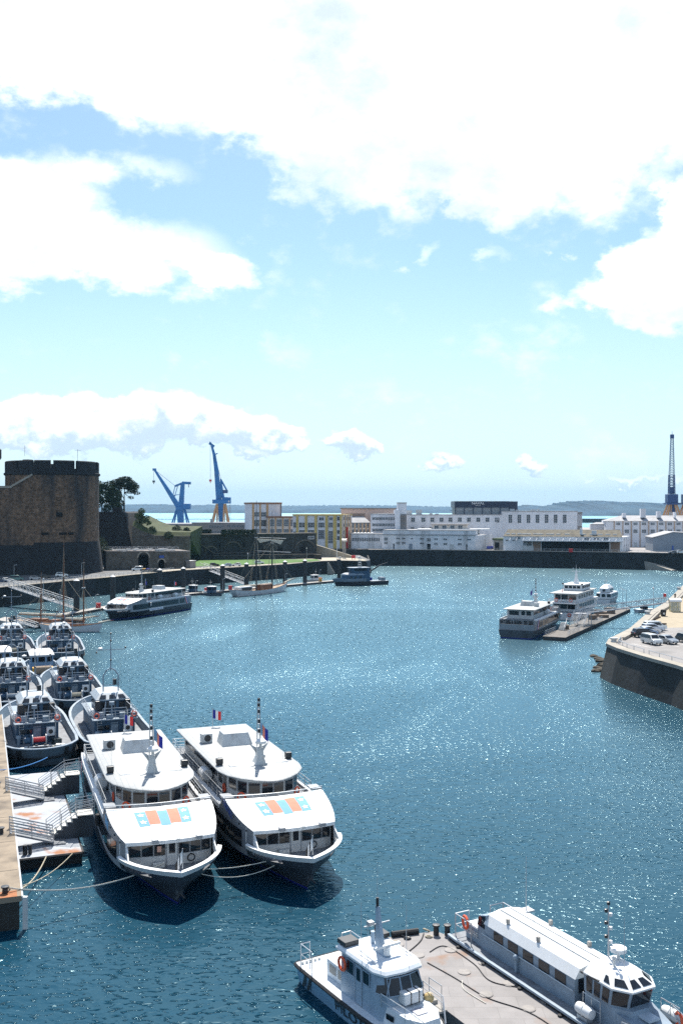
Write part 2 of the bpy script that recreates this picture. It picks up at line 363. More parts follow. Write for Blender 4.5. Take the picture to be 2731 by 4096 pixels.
# ---------------------------------------------------------------- boats
def hb(X, lv):
    "half-breadth of a hull outline at X; lv = (z, xa, xf, b, sa, ea, ta, sf, ef)"
    z, xa, xf, b, sa, ea, ta, sf, ef = lv[:9]; pf = lv[9] if len(lv) > 9 else 1.0; pa = lv[10] if len(lv) > 10 else 1.0
    if X > sf: return b * max(0.0, 1 - min(1, (X - sf) / (xf - sf)) ** ef) ** pf
    if X < sa: return b * (ta + (1 - ta) * max(0.0, 1 - min(1, (sa - X) / (sa - xa)) ** ea) ** pa)
    return b
TS = [0, .01, .03, .07, .14, .24, .36, .48, .58, .67, .75, .82, .875, .92, .95, .97, .985, .995, 1.0]
def hull_skin(mb, levels, ts=TS, t0=0.0, cap_bottom=True, transom=True):
    P_, S_ = [], []
    for t in ts:
        if t < t0: continue
        pr, sr = [], []
        for lv in levels:
            X = lv[1] + t * (lv[2] - lv[1]); h = hb(X, lv); z = lv[0]
            if callable(z): z = z(t)
            pr.append((X, h, z)); sr.append((X, -h, z))
        P_.append(pr); S_.append(sr)
    mb.loft(P_, closed=False); mb.loft(S_, closed=False)
    if transom:
        for k in range(len(levels) - 1): mb.sheet([P_[0][k], P_[0][k + 1], S_[0][k + 1], S_[0][k]])
    if cap_bottom: mb.loft([[p[0] for p in P_], [p[0] for p in S_]], closed=False)
    return mb
def outline(lv, ts=TS, z=None, inset=0.0, xmin=-99, xmax=99):
    "closed plan outline of a hull level"
    a, b = [], []
    for t in ts:
        X = lv[1] + t * (lv[2] - lv[1])
        if X < xmin or X > xmax: continue
        h = max(0.0, hb(X, lv) - inset); a.append((X, h)); b.append((X, -h))
    zz = lv[0] if z is None else z
    pts = [(x, y, zz) for x, y in a] + [(x, y, zz) for x, y in reversed(b) if y < -1e-4]
    return pts
def railing(mb, pts, h=1.0, bars=3, r=.025, step=1.4, post_r=.025):
    pts = [Vector(p) for p in pts]
    for k in range(1, bars + 1):
        mb.path([p + Vector((0, 0, h * k / bars)) for p in pts], r if k == bars else r * .7, 5)
    for a, b in zip(pts, pts[1:]):
        n = max(1, int((b - a).length / step))
        for i in range(n):
            q = a.lerp(b, i / n); mb.tube(q, q + Vector((0, 0, h)), post_r, None, 5)
    mb.tube(pts[-1], pts[-1] + Vector((0, 0, h)), post_r, None, 5)
    return mb
def pane(parent, name, p, q, z0, z1, off, m=dark_glass, frame=None, thick=.03, lean=0.0, fw=.05):
    "flat window between plan points p and q, standing off the wall by 'off' on its outer (right-hand) side; optional frame child"
    p = Vector((p[0], p[1], 0)); q = Vector((q[0], q[1], 0)); d = (q - p).normalized(); n = Vector((d.y, -d.x, 0))
    def slab(mb, a, b, za, zb, o0, o1):
        la = lambda z: n * lean * (z - z0)
        vs = [a + n * o + la(z) + Vector((0, 0, z)) for o in (o0, o1) for z in (za, zb)] ; vs2 = [b + n * o + la(z) + Vector((0, 0, z)) for o in (o0, o1) for z in (za, zb)]
        v = vs + vs2
        mb.add(v, [(0, 1, 3, 2), (4, 6, 7, 5), (0, 2, 6, 4), (1, 5, 7, 3), (0, 4, 5, 1), (2, 3, 7, 6)])
    mb = MB(); slab(mb, p, q, z0, z1, off, off + thick); w = mb.build(name, m, parent)
    if frame:
        fb = MB()
        slab(fb, p - d * fw, q + d * fw, z0 - fw, z0, off, off + thick * 1.6); slab(fb, p - d * fw, q + d * fw, z1, z1 + fw, off, off + thick * 1.6)
        slab(fb, p - d * fw, p, z0, z1, off, off + thick * 1.6); slab(fb, q, q + d * fw, z0, z1, off, off + thick * 1.6)
        fb.build("window_frame", frame, w)
    return w
def star(mb, c, r, xa, ya, n, th=.012, turn=0.0):
    c = Vector(c); pts = []
    for i in range(10):
        t = math.pi / 2 + turn + i * math.pi / 5; k = r if i % 2 == 0 else r * .42
        pts.append(c + xa * math.cos(t) * k + ya * math.sin(t) * k)
    top = [p + n * th for p in pts]; m = c + n * th
    o = pts + top + [m]
    return mb.add(o, [(i, (i + 1) % 10, 10 + (i + 1) % 10, 10 + i) for i in range(10)] + [(10 + i, 10 + (i + 1) % 10, 20) for i in range(10)])
def flag(parent, o, w, h, cols, rz=0.0, droop=.25, name="flag", pole=1.4):
    "waving cloth hung from a staff: vertical bands of the given materials"
    o = Vector(o); mb = MB(); n = 12; d = Vector((math.cos(rz), math.sin(rz), 0)); s_ = Vector((-d.y, d.x, 0)); per = n // len(cols)
    col = []
    for i in range(n + 1):
        t = i / n; off = s_ * math.sin(t * 7) * .10 * h + Vector((0, 0, -droop * t * h)); a = o + d * w * t + off; col.append((a, a - Vector((0, 0, h)) + s_ * .05 * math.sin(t * 9)))
    for i in range(n):
        mb.mat(min(len(cols) - 1, i // per)); mb.sheet([col[i][0], col[i + 1][0], col[i + 1][1], col[i][1]])
    f = mb.build(name, cols, parent, smooth=True, fix=False)
    st = MB(); st.tube(o - Vector((0, 0, pole)), o + Vector((0, 0, .1)), .035, None, 5); st.build("flagstaff", rail_steel, f)
    return f
def lifebuoy(parent, c, nrm, R=.36, r=.075):
    o = MB().torus(c, R, r, nrm, 16, 6).build("lifebuoy", buoy_orange, parent, smooth=True); return o

# ---------------------------------------------------------------- setting: ground, quays, castle, town
quay_stone = mat("quay_stone", (.030, .033, .035), .9, var=.35, vscale=.25, color2=(.012, .015, .013), c2scale=.10, c2lo=.45, c2hi=.62, bump=.6, bscale=1.2, streak=True, brick=(1.6, .6, .03), obj=False)
coping_stone = mat("coping_stone", (.33, .30, .25), .9, var=.2, vscale=.6, obj=False)
asphalt = mat("asphalt", (.13, .13, .13), .9, var=.22, vscale=.12, color2=(.075, .078, .08), c2scale=.07, obj=False)
park_asphalt = mat("park_asphalt", (.25, .235, .225), .9, var=.12, vscale=.2, color2=(.18, .172, .165), c2scale=.12, obj=False)
pale_paving = mat("pale_paving", (.42, .37, .28), .9, var=.16, vscale=.3, color2=(.30, .265, .20), c2scale=.15, obj=False)
sand_paving = mat("sand_paving", (.35, .29, .20), .9, var=.12, vscale=.5, obj=False)
road_white = mat("road_white", (.68, .68, .66), .8, var=.2, vscale=1.5, obj=False)
grass_m = mat("lawn", (.06, .15, .018), .95, var=.3, vscale=.25, color2=(.09, .15, .03), c2scale=.12, obj=False)
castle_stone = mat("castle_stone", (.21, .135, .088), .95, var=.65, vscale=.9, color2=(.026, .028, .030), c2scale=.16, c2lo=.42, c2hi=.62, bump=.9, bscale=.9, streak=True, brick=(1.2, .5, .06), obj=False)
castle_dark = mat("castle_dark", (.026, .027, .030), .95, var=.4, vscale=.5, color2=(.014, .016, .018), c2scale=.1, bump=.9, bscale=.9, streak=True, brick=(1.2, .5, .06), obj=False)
old_wall = mat("old_wall", (.065, .066, .062), .95, var=.4, vscale=.5, color2=(.022, .025, .024), c2scale=.14, c2lo=.42, c2hi=.62, bump=.8, bscale=.9, streak=True, brick=(1.1, .45, .05), obj=False)
rubble_wall = mat("rubble_wall", (.15, .135, .115), .95, var=.4, vscale=.7, color2=(.055, .053, .05), c2scale=.3, bump=.8, bscale=1.2, brick=(.9, .4, .05), obj=False)
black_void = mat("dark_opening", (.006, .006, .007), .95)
plaster = mat("plaster", (.79, .79, .82), .85, var=.07, vscale=.3, color2=(.58, .57, .59), c2scale=.12, c2lo=.5, c2hi=.75, streak=True, obj=False)
plaster_dirty = mat("plaster_dirty", (.79, .79, .80), .85, var=.12, vscale=.4, color2=(.42, .41, .40), c2scale=.25, c2lo=.5, c2hi=.75, streak=True, obj=False)
grey_render = mat("grey_render", (.26, .24, .23), .85, var=.10, vscale=.3, obj=False)
cream = mat("cream_wall", (.74, .64, .55), .85, var=.08, vscale=.3, obj=False)
ochre_trim = mat("ochre_trim", (.62, .38, .18), .85, var=.12, vscale=.5, obj=False)
yellow_trim = mat("yellow_trim", (.64, .47, .15), .8, var=.12, vscale=.5, obj=False)
rust_trim = mat("rust_trim", (.30, .15, .09), .85, var=.15, obj=False)
roof_grey = mat("roof_grey", (.34, .34, .35), .85, var=.15, vscale=.3, color2=(.24, .235, .23), c2scale=.12, obj=False)
roof_moss = mat("roof_moss", (.12, .105, .075), .95, var=.4, vscale=.6, color2=(.05, .05, .045), c2scale=.4, obj=False)
navy_clad = mat("navy_cladding", (.012, .018, .05), .4, var=.15)
window_dark = mat("window_dark", (.03, .04, .055), .12, var=.5, vscale=.35, obj=False)
window_frame_m = mat("window_frame_white", (.62, .63, .65), .6, var=.05)
shed_blue = mat("shed_cladding", (.22, .26, .31), .6, var=.08, vscale=.3, obj=False)
concrete = mat("concrete", (.36, .34, .31), .9, var=.15, vscale=.8, color2=(.22, .21, .19), c2scale=.5, obj=False)
pier_concrete = mat("pier_concrete", (.27, .215, .155), .9, var=.2, vscale=.7, color2=(.13, .105, .08), c2scale=.4, c2lo=.48, c2hi=.68, bump=.3, bscale=3, obj=False)

def wallrun(m, pts, z0, z1, th, batter=0.0, closed=False):
    "thick wall along plan points; outer side = right of travel, leaning out by batter at the bottom"
    rings = []
    for i, p in enumerate(pts):
        a = Vector(pts[max(0, i - 1)]); b = Vector(pts[min(len(pts) - 1, i + 1)]); d = (b - a).normalized(); n = Vector((d.y, -d.x)); p = Vector(p)
        o = p + n * batter; q = p - n * th
        rings.append([(o.x, o.y, z0), (p.x, p.y, z1), (q.x, q.y, z1), (q.x, q.y, z0)])
    return m.loft(rings)
# -- left side: quay, road and castle ground
QL = [(-190, 250), (-128, 290), (-105, 307), (-89.4, 340), (-76, 366), (-64.7, 390), (-44, 413), (-24, 436), (-9.7, 461), (0.5, 466), (11.5, 462)]
QLr = [Vector(p) for p in QL]
left_ground = QL + [(13.5, 470), (6, 560), (-60, 640), (-420, 640), (-420, 250)]
struct(MB().prism(left_ground, -3, 6.0).build("quay_ground", asphalt))
m = MB(); wallrun(m, QL + [(13.5, 472), (14, 530)], -2.5, 5.9, .6, 1.0); tag(m.build("stone_quay_wall", quay_stone), "long dark stone quay wall under the castle road, wet at its foot", "quay wall")
m = MB(); wallrun(m, QL, 5.9, 6.08, 1.4, .15); tag(m.build("quay_coping", coping_stone), "pale stone coping along the edge of the castle road", "coping")
struct(MB().prism([(-34, 424), (-24, 437.5), (-9.7, 462.3), (0.5, 467.3), (10.2, 463.6), (12, 471), (2, 500), (-30, 470)], 5.95, 6.02).build("pale_quay_paving", pale_paving))
pv = [(-86, 343), (-75, 367.5), (-63.5, 391.2), (-43, 414.2), (-23.3, 437.2), (-27, 441), (-47, 419.5), (-68, 396)]
struct(MB().prism(pv, 5.96, 6.012).build("pavement", pale_paving))
# steps cut down the quay end
m = MB()
for k in range(10): m.box(0, 1.4, -.32 * k, -.32 * k - .32, 0, 5.6 - .5 * k)
o = m.build("quay_steps", coping_stone); o.location = (-6.5, 457.5, 0); o.rotation_euler = (0, 0, rad(62)); tag(o, "stone steps running down the end of the old quay", "steps")
# lawn
gl = [PD(189, 415, 0), PD(220, 421.5, 0), PD(250, 429, 0), PD(290, 445, 0), PD(312, 456, 0), PD(320, 464, 0), PD(316, 476, 0), PD(250, 471, 0), PD(189, 466, 0)]
struct(MB().prism([(p.x, p.y) for p in gl], 5.97, 6.15).build("lawn", grass_m))

# castle tower and curtain
def castle():
    t = thing("castle_tower", "massive round brown stone castle tower with battlements, at the water end of the ramparts", "castle", (-110.2, 382, 6))
    R = 17.2; n = 72
    prof = [(18.9, -.2), (18.4, 4), (17.8, 9), (17.4, 11.8)]
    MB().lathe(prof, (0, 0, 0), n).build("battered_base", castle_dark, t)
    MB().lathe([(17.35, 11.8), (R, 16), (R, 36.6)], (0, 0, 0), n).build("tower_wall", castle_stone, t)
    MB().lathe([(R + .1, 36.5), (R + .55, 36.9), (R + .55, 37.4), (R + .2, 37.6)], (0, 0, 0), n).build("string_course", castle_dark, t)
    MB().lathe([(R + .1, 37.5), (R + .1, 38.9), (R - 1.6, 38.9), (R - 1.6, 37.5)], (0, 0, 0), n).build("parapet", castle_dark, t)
    # merlons: wide, with narrow gaps
    a0 = -math.pi; k = 0; edges = [-178, -148, -146, -121.5, -118.5, -99, -96, -76, -73, -47, -42, -8, 0, 30, 38, 70, 78, 110, 118, 150, 156, 180]
    for a, b in zip(edges[0::2], edges[1::2]):
        m = MB(); r = []
        for i in range(7):
            q = rad(a + (b - a) * i / 6); r.append([(rr * math.cos(q), rr * math.sin(q), z) for rr, z in ((R + .1, 38.9), (R + .1, 41.6), (R - .2, 41.9), (R - 1.4, 41.9), (R - 1.6, 41.6), (R - 1.6, 38.9))])
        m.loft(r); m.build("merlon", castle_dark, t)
    # weathered machicolation scar and loopholes
    fx = lambda a, z, rr=R: (rr * math.cos(rad(a)), rr * math.sin(rad(a)), z)
    for a, z, w, h in ((-66, 22.0, 2.2, 1.6), (-62, 15.0, 2.6, .8), (-52, 15.0, 1.9, .8), (-83, 15, 2.4, .8)):
        b = MB().box(-w / 2, w / 2, -.4, .35, -h / 2, h / 2); o = b.build("loophole", black_void, t); o.location = fx(a, z, R + .1); o.rotation_euler = (0, 0, rad(a + 90))
    for i in range(6):
        o = MB().box(-1.2 + .1 * i, 1.0 - .1 * i, -.2, .35, -.35, .35).build("corbel", castle_stone, t); o.location = fx(-66.5 + (i % 2), 23.8 + i * .95, R); o.rotation_euler = (0, 0, rad(-66 + 90))
    # dark stair turret roofs behind the parapet
    MB().lathe([(2.2, 33), (2.2, 42.2), (1.8, 42.7), (.1, 42.8)], (-8.5, -3, 0), 14).build("stair_turret", castle_dark, t)
    m = MB().tube((-9, -5, 44), (-9, -5, 48), .06, None, 5).tube((-9.8, -5, 47), (-8.2, -5, 47), .05, None, 4); m.build("aerial", black_paint, t)
    m = MB().tube((8.5, 4, 38), (8.5, 4, 47), .06, None, 5).tube((7.4, 4, 46.6), (9.8, 4, 46.6), .05, None, 4); m.build("aerial", black_paint, t)
    # curtain wall running out of the picture
    c = thing("castle_curtain_wall", "tall brown curtain wall joining the round castle tower, with sloping stone copings", "castle wall", (-110.5, 365.0, 6))
    d = Vector((-.975, -.22)); nrm = Vector((-.22, .975))
    MB().vprism([(0, 10.6), (0, 35.2), (2.2, 36.2), (9.0, 32.1), (60, 31.6), (60, 10.6)], ((0, 0), (d.x, d.y)), (nrm.x * 6, nrm.y * 6)).build("upper_wall", castle_stone, c)
    b = MB(); al = Vector((d.x, d.y, 0)); o_ = Vector((-nrm.x, -nrm.y, 0))
    b.loft([[al * s + o_ * 2.4 + Vector((0, 0, -.2)), al * s + o_ * .25 + Vector((0, 0, 10.8)), al * s - o_ * 5 + Vector((0, 0, 10.8)), al * s - o_ * 5 + Vector((0, 0, -.2))] for s in (-4, 30, 62)])
    b.build("battered_base", castle_dark, c)
    b = MB(); b.beam(al * 2.0 + o_ * .2 + Vector((0, 0, 36.6)) - o_ * 2, al * 9.2 + Vector((0, 0, 32.3)) - o_ * 2, 4.6, .7); b.beam(al * 9.2 - o_ * 2 + Vector((0, 0, 32)), al * 60 - o_ * 2 + Vector((0, 0, 31.6)), 4.6, .8); b.build("coping", coping_stone, c)
    b = MB(); b.beam(al * 1.0 - o_ * 7 + Vector((0, 0, 42)), al * 6.6 - o_ * 7 + Vector((0, 0, 36.5)), 1.2, .5); b.build("stair_coping", coping_stone, c)
    k = thing("castle_lodging", "grey castle lodging with one small white window, behind the curtain wall", "building", (-135, 372, 6))
    MB().box(-12, 4, 0, 9, 25, 39.5).build("wall", castle_dark, k); MB().box(-12.2, 4.2, -.2, 9.2, 39.5, 40.2).build("parapet", rubble_wall, k)
    w = MB().box(-.2, 1.6, -.12, .1, 34.2, 35.8); o = w.build("window", window_frame_m, k); MB().box(0.0, .65, -.16, -.1, 34.4, 35.6).box(.75, 1.4, -.16, -.1, 34.4, 35.6).build("pane", window_dark, o)
    k = thing("castle_turret", "slim stone turret rising over the castle lodging roof", "turret", (-133.5, 380, 6))
    MB().lathe([(3.6, 30), (3.6, 42.5), (4.3, 43.4), (4.3, 46.5), (3.2, 47.6), (.1, 48)], (0, 0, 0), 16).build("turret_shaft", castle_stone, k)
castle()

# bastion behind the castle, grassy slope, gallery walls with arches
def bastion():
    z0 = 6
    t = thing("bastion", "dark stone bastion behind the round castle tower, trees growing on its top", "rampart", (0, 0, 0))
    a = PD(94, 425, 0); b = PD(129, 428, 0)
    m = MB(); m.loft([[(a.x - 12, a.y, z0), (a.x - 12, a.y + .5, 28.6), (a.x - 12, a.y + 40, 28.6), (a.x - 12, a.y + 40, z0)], [(b.x - 3.6, b.y, z0), (b.x - 3.6, b.y + .5, 28.9), (b.x - 3.6, b.y + 40, 28.9), (b.x - 3.6, b.y + 40, z0)],
                      [(b.x + 2.4, b.y + 2, z0), (b.x - 2.2, b.y + 2, 28.2), (b.x - 2.2, b.y + 40, 28.2), (b.x + 2.4, b.y + 40, z0)]])
    m.build("rampart_wall", castle_dark, t)
    m = MB(); m.loft([[(b.x - 7, b.y - .4, 28.6), (b.x - 7, b.y - .4, 30.6), (b.x - 7, b.y + 2, 30.6), (b.x - 7, b.y + 2, 28.6)], [(b.x - 3.2, b.y - .2, 28.6), (b.x - 3.4, b.y - .2, 30.9), (b.x - 3.4, b.y + 2, 30.9), (b.x - 3.2, b.y + 2, 28.6)]]); m.build("bastion_parapet", castle_dark, t)
    # grass slope to the right of it
    pts = [PD(132, 430), PD(143, 432), PD(155, 433), PD(168, 434), PD(189.5, 437)]
    zt = [24.8, 22.3, 20.3, 20.0, 19.8]
    m = MB(); m.loft([[(p.x, p.y, z - 2.2), (p.x, p.y + 3, z), (p.x, p.y + 40, z + 2), (p.x, p.y + 40, 5)] for p, z in zip(pts, zt)]); struct(m.build("grass_bank", mat("rough_grass", (.055, .068, .022), .95, var=.5, vscale=.4, color2=(.025, .032, .014), c2scale=.3, obj=False)))
    t2 = thing("terrace_wall", "rubble retaining wall under the grassy bank, a bush hanging over it", "wall", (0, 0, 0))
    m = MB(); m.loft([[(p.x, p.y - .8, 6), (p.x, p.y - .3, z - 2.0), (p.x, p.y + 3, z - 2.0), (p.x, p.y + 3, 6)] for p, z in zip(pts, [24.8, 22.3, 20.6, 20.3, 20.1])]); m.build("wall", rubble_wall, t2)
    # gallery with arches by the road
    g = thing("arched_gallery", "low rubble wall with arched gateways and a railed terrace, beside the castle tower", "wall", (0, 0, 0))
    a = PD(106, 392); b = PD(189.6, 408)
    L = (b - a).length; al = (b - a) / L; nr = Vector((-al.y, al.x, 0))
    def arch(s, w, z0_, zs): return [(s - w / 2, z0_)] + [(s - w / 2 * math.cos(math.pi * i / 12), zs + w / 2 * math.sin(math.pi * i / 12)) for i in range(13)] + [(s + w / 2, z0_)]
    def sx(px): return min(max((px - 106) / (189.6 - 106) * L * 1.0, 0), L)
    a1, a2 = arch(sx(142.5), 4.3, 6, 10.6), arch(sx(160.5), 2.6, 6, 8.4)
    top = lambda s: 13.6 - 0.6 * s / L
    poly = [(0, 6)] + a1 + a2 + [(L, 6), (L, top(L)), (0, top(0))]
    MB().vprism(poly, ((a.x, a.y), (al.x, al.y)), (nr.x * 1.2, nr.y * 1.2)).build("gallery_wall", rubble_wall, g)
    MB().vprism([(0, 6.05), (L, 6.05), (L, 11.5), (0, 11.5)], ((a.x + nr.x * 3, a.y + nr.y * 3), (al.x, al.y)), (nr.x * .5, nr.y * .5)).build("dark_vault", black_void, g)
    for s, w, zs in ((sx(142.5), 4.3, 10.6), (sx(160.5), 2.6, 8.4)):
        m = MB(); r = []
        for i in range(13):
            th = math.pi * i / 12; q = [(s - (w / 2 + k) * math.cos(th), zs + (w / 2 + k) * math.sin(th)) for k in (0, .5)]
            r.append([a + al * q[0][0] - nr * .12 + Vector((0, 0, q[0][1])), a + al * q[1][0] - nr * .12 + Vector((0, 0, q[1][1])), a + al * q[1][0] + nr * .1 + Vector((0, 0, q[1][1])), a + al * q[0][0] + nr * .1 + Vector((0, 0, q[0][1]))])
        m.loft(r); m.build("arch_ring", coping_stone, g)
    m = MB(); q = [a + al * s + Vector((0, 0, top(s))) for s in (0, L)]
    m.add([q[0] - nr * .2, q[1] - nr * .2, q[1] + nr * 16, q[0] + nr * 16], [(0, 1, 2, 3)]); m.add([v + Vector((0, 0, -.5)) for v in (q[0] - nr * .2, q[1] - nr * .2, q[1] + nr * 16, q[0] + nr * 16)] + [q[0] - nr * .2, q[1] - nr * .2, q[1] + nr * 16, q[0] + nr * 16], [(0, 1, 2, 3), (0, 1, 5, 4), (1, 2, 6, 5), (2, 3, 7, 6), (3, 0, 4, 7)])
    m.build("terrace_roof", mat("terrace_roof", (.22, .19, .17), .9, var=.25, vscale=.5, color2=(.42, .41, .40), c2scale=.25, obj=False), g)
    railing(MB(), [a + nr * 14 + Vector((0, 0, 13.4)), b + nr * 14 + Vector((0, 0, 12.8))], 1.3, 3, .06, 2.2, .07).build("terrace_railing", rail_steel, g)
    for k in range(26):
        s = random.uniform(3, L - 3); t_ = random.uniform(1, 12); c = a + al * s + nr * t_; rz = math.atan2(al.y, al.x) + random.uniform(-.3, .3)
        MB().cbox(c.x, c.y, top(s) + .02, random.uniform(1, 5), random.uniform(.3, .9), random.uniform(.15, .7), rz).build("stacked_material", dull_white, g)
    m = MB(); m.box(-1, 1, -.2, .1, 0, 1.0); o = m.build("street_sign", mat("sign_blue", (.02, .07, .32), .5), g); o.location = a + al * sx(160.5) - nr * .1 + Vector((0, 0, 10.3)); o.rotation_euler = (0, 0, math.atan2(al.y, al.x))
    # long dark wall with blind arches
    w = thing("blind_arch_wall", "long dark rampart with blocked blind arches above the lawn", "rampart", (0, 0, 0))
    a = PD(190.5, 470); b = PD(315.8, 498); L = (b - a).length; al = (b - a) / L; nr = Vector((-al.y, al.x, 0)); rzw = math.atan2(al.y, al.x)
    sx = lambda px: ((px - 341) * a.y / 1000 - a.x) / (al.x - (px - 341) / 1000 * al.y)
    m = MB(); m.loft([[a + al * s + Vector((0, 0, 6)) - nr * .6, a + al * s + Vector((0, 0, 17.7)), a + al * s + nr * 8 + Vector((0, 0, 17.7)), a + al * s + nr * 8 + Vector((0, 0, 6))] for s in (0, L * .5, L)]); m.build("wall", old_wall, w)
    m = MB(); m.loft([[a + al * s - nr * .35 + Vector((0, 0, 17.7)), a + al * s - nr * .35 + Vector((0, 0, 18.1)), a + al * s + nr * 8 + Vector((0, 0, 18.1)), a + al * s + nr * 8 + Vector((0, 0, 17.7))] for s in (0, L)]); m.build("parapet_coping", rubble_wall, w)
    for px, wd, zs in ((210.5, 5, 10.0), (232, 7.4, 11.0), (304, 9.5, 10.5), (270, 6, 10.5)):
        s = sx(px); r = []; m = MB()
        for i in range(17):
            th = math.pi * i / 16; q = [(s - (wd / 2 + k) * math.cos(th), zs + (wd / 2 + k) * math.sin(th) * .8) for k in (0, .8)]
            f = lambda qq, o: a + al * qq[0] - nr * o + Vector((0, 0, qq[1]))
            r.append([f(q[0], .7), f(q[1], .65), f(q[1], -.3), f(q[0], -.3)])
        m.loft(r); m.build("blind_arch", rubble_wall, w)
    for px, z, ww, hh in ((210, 9.6, 2.6, 2.4), (256.5, 9.6, 1.6, 2.4), (279, 9.6, 2.4, 2.4), (302, 9.6, 2.6, 2.4), (201, 13.6, .8, 1.2), (219.3, 13.6, .9, 1.2), (244, 13.4, .8, 1.2)):
        s = sx(px); o = MB().box(-ww / 2, ww / 2, -.8, .2, 0, hh).build("opening", black_void, w); o.location = a + al * s + Vector((0, 0, z - 1.0)); o.rotation_euler = (0, 0, rzw)
    s = sx(310.5); o = MB().box(-1.7, 1.7, -.4, .2, 0, 1.6).build("window", window_frame_m, w); o.location = a + al * s + Vector((0, 0, 15)); o.rotation_euler = (0, 0, rzw)
    pb = MB()
    for k in range(4): pb.box(-1.5 + k * .8, -.9 + k * .8, -.46, -.38, .25, 1.4)
    pb.build("pane", window_dark, o)
    m = MB(); m.beam(a + al * (L * .02) - nr * .8 + Vector((0, 0, 15.6)), a + al * sx(213) - nr * .9 + Vector((0, 0, 9)), .5, .5); m.beam(a + al * sx(213) - nr * 1 + Vector((0, 0, 9.0)), a + al * sx(300) - nr * 1 + Vector((0, 0, 8.9)), .4, .35); m.build("ledge", rubble_wall, w)
    t3 = thing("lawn_wall", "low dark wall ending in a rounded stone at the far end of the lawn", "wall", (0, 0, 0))
    p = [PD(213, 470), PD(290, 481), PD(312, 484), PD(319.5, 476)]
    m = MB(); wallrun(m, [(q.x, q.y) for q in p], 6, 8.0, .9); m.build("wall", old_wall, t3); m = MB(); wallrun(m, [(q.x, q.y) for q in p], 8.0, 8.25, 1.1, .1); m.build("coping", rubble_wall, t3)
bastion()

# -- far quay
FQ = [(13.5, 533), (48, 531), (84, 520), (130, 505), (168, 488), (240, 455)]
struct(MB().prism(FQ + [(420, 440), (420, 720), (-60, 720), (0, 560)], -3, 8.3).build("far_quay_ground", mat("far_asphalt", (.30, .28, .27), .9, var=.15, vscale=.1, color2=(.20, .19, .185), c2scale=.06, obj=False)))
m = MB(); wallrun(m, FQ, -2.5, 8.2, .8, 1.2); tag(m.build("far_quay_wall", quay_stone), "dark stained quay wall across the harbour under the naval buildings", "quay wall")
m = MB(); wallrun(m, FQ, 8.2, 8.5, 1.4, .2); tag(m.build("far_quay_coping", coping_stone), "light stone edge of the far quay below the white buildings", "coping")
# slipway running down in front of it
a = PD(621, 511); b = PD(676, 486)
m = MB(); al = (b - a).normalized(); n = Vector((al.y, -al.x, 0))
m.add([a + n * .3 + Vector((0, 0, 8.3)), b + n * .3 + Vector((0, 0, .4)), b + n * 5 + Vector((0, 0, .4)), a + n * 3.5 + Vector((0, 0, 8.3))] + [a + n * .3 + Vector((0, 0, -1)), b + n * .3 + Vector((0, 0, -1)), b + n * 5 + Vector((0, 0, -1)), a + n * 3.5 + Vector((0, 0, -1))], [(0, 1, 2, 3), (0, 4, 5, 1), (1, 5, 6, 2), (2, 6, 7, 3), (3, 7, 4, 0)])
tag(m.build("slipway", coping_stone), "pale stone slipway slanting down the far quay wall to the water", "slipway")
# ramp down to the lawn behind the old quay
m = MB(); a = PD(315, 505); b = PD(352, 490); m.add([(a.x, a.y, 12), (b.x, b.y, 7), (b.x, b.y + 3, 7), (a.x, a.y + 4, 12), (a.x, a.y, 5), (b.x, b.y, 5), (b.x, b.y + 3, 5), (a.x, a.y + 4, 5)], [(0, 1, 2, 3), (0, 4, 5, 1), (1, 5, 6, 2), (2, 6, 7, 3), (3, 7, 4, 0)])
tag(m.build("access_ramp", pale_paving), "pale ramp sloping down behind the white mast to the old quay", "ramp")
m = MB(); wallrun(m, [(PD(312, 515).x, 515), (14, 524)], 5, 9, 1); tag(m.build("inner_quay_wall", old_wall), "dark wall closing the corner between the old quay and the far quay", "wall")

# facade helper -------------------------------------------------------------
WIN = {}
def far_window(parent, o, al, w, h, nx=2, ny=3, frame=window_frame_m, th=.12):
    "one window: a dark pane in a white frame with glazing bars, set on the facade at o (centre of sill)"
    key = (round(w, 2), round(h, 2), nx, ny, frame.name)
    if key not in WIN:
        f = MB(); b = .09 * min(w, 2)
        f.box(-w / 2 - b, -w / 2, -th, .05, -b, h + b).box(w / 2, w / 2 + b, -th, .05, -b, h + b).box(-w / 2, w / 2, -th, .05, -b, 0).box(-w / 2, w / 2, -th, .05, h, h + b)
        for i in range(1, nx): f.box(-w / 2 + w * i / nx - b * .4, -w / 2 + w * i / nx + b * .4, -th * .8, .05, 0, h)
        for j in range(1, ny): f.box(-w / 2, w / 2, -th * .7, .05, h * j / ny - b * .3, h * j / ny + b * .3)
        fo = f.build("window", frame, None, fix=False); g = MB().box(-w / 2, w / 2, -.04, .06, 0, h).build("pane", window_dark, None, fix=False)
        WIN[key] = (fo.data, g.data); bpy.data.objects.remove(fo); bpy.data.objects.remove(g)
    a, b = WIN[key]
    wo = bpy.data.objects.new("window", a); COL.objects.link(wo); wo.parent = parent; wo.location = o; wo.rotation_euler = (0, 0, math.atan2(al[1], al[0]))
    g = bpy.data.objects.new("pane", b); COL.objects.link(g); g.parent = wo
    return wo
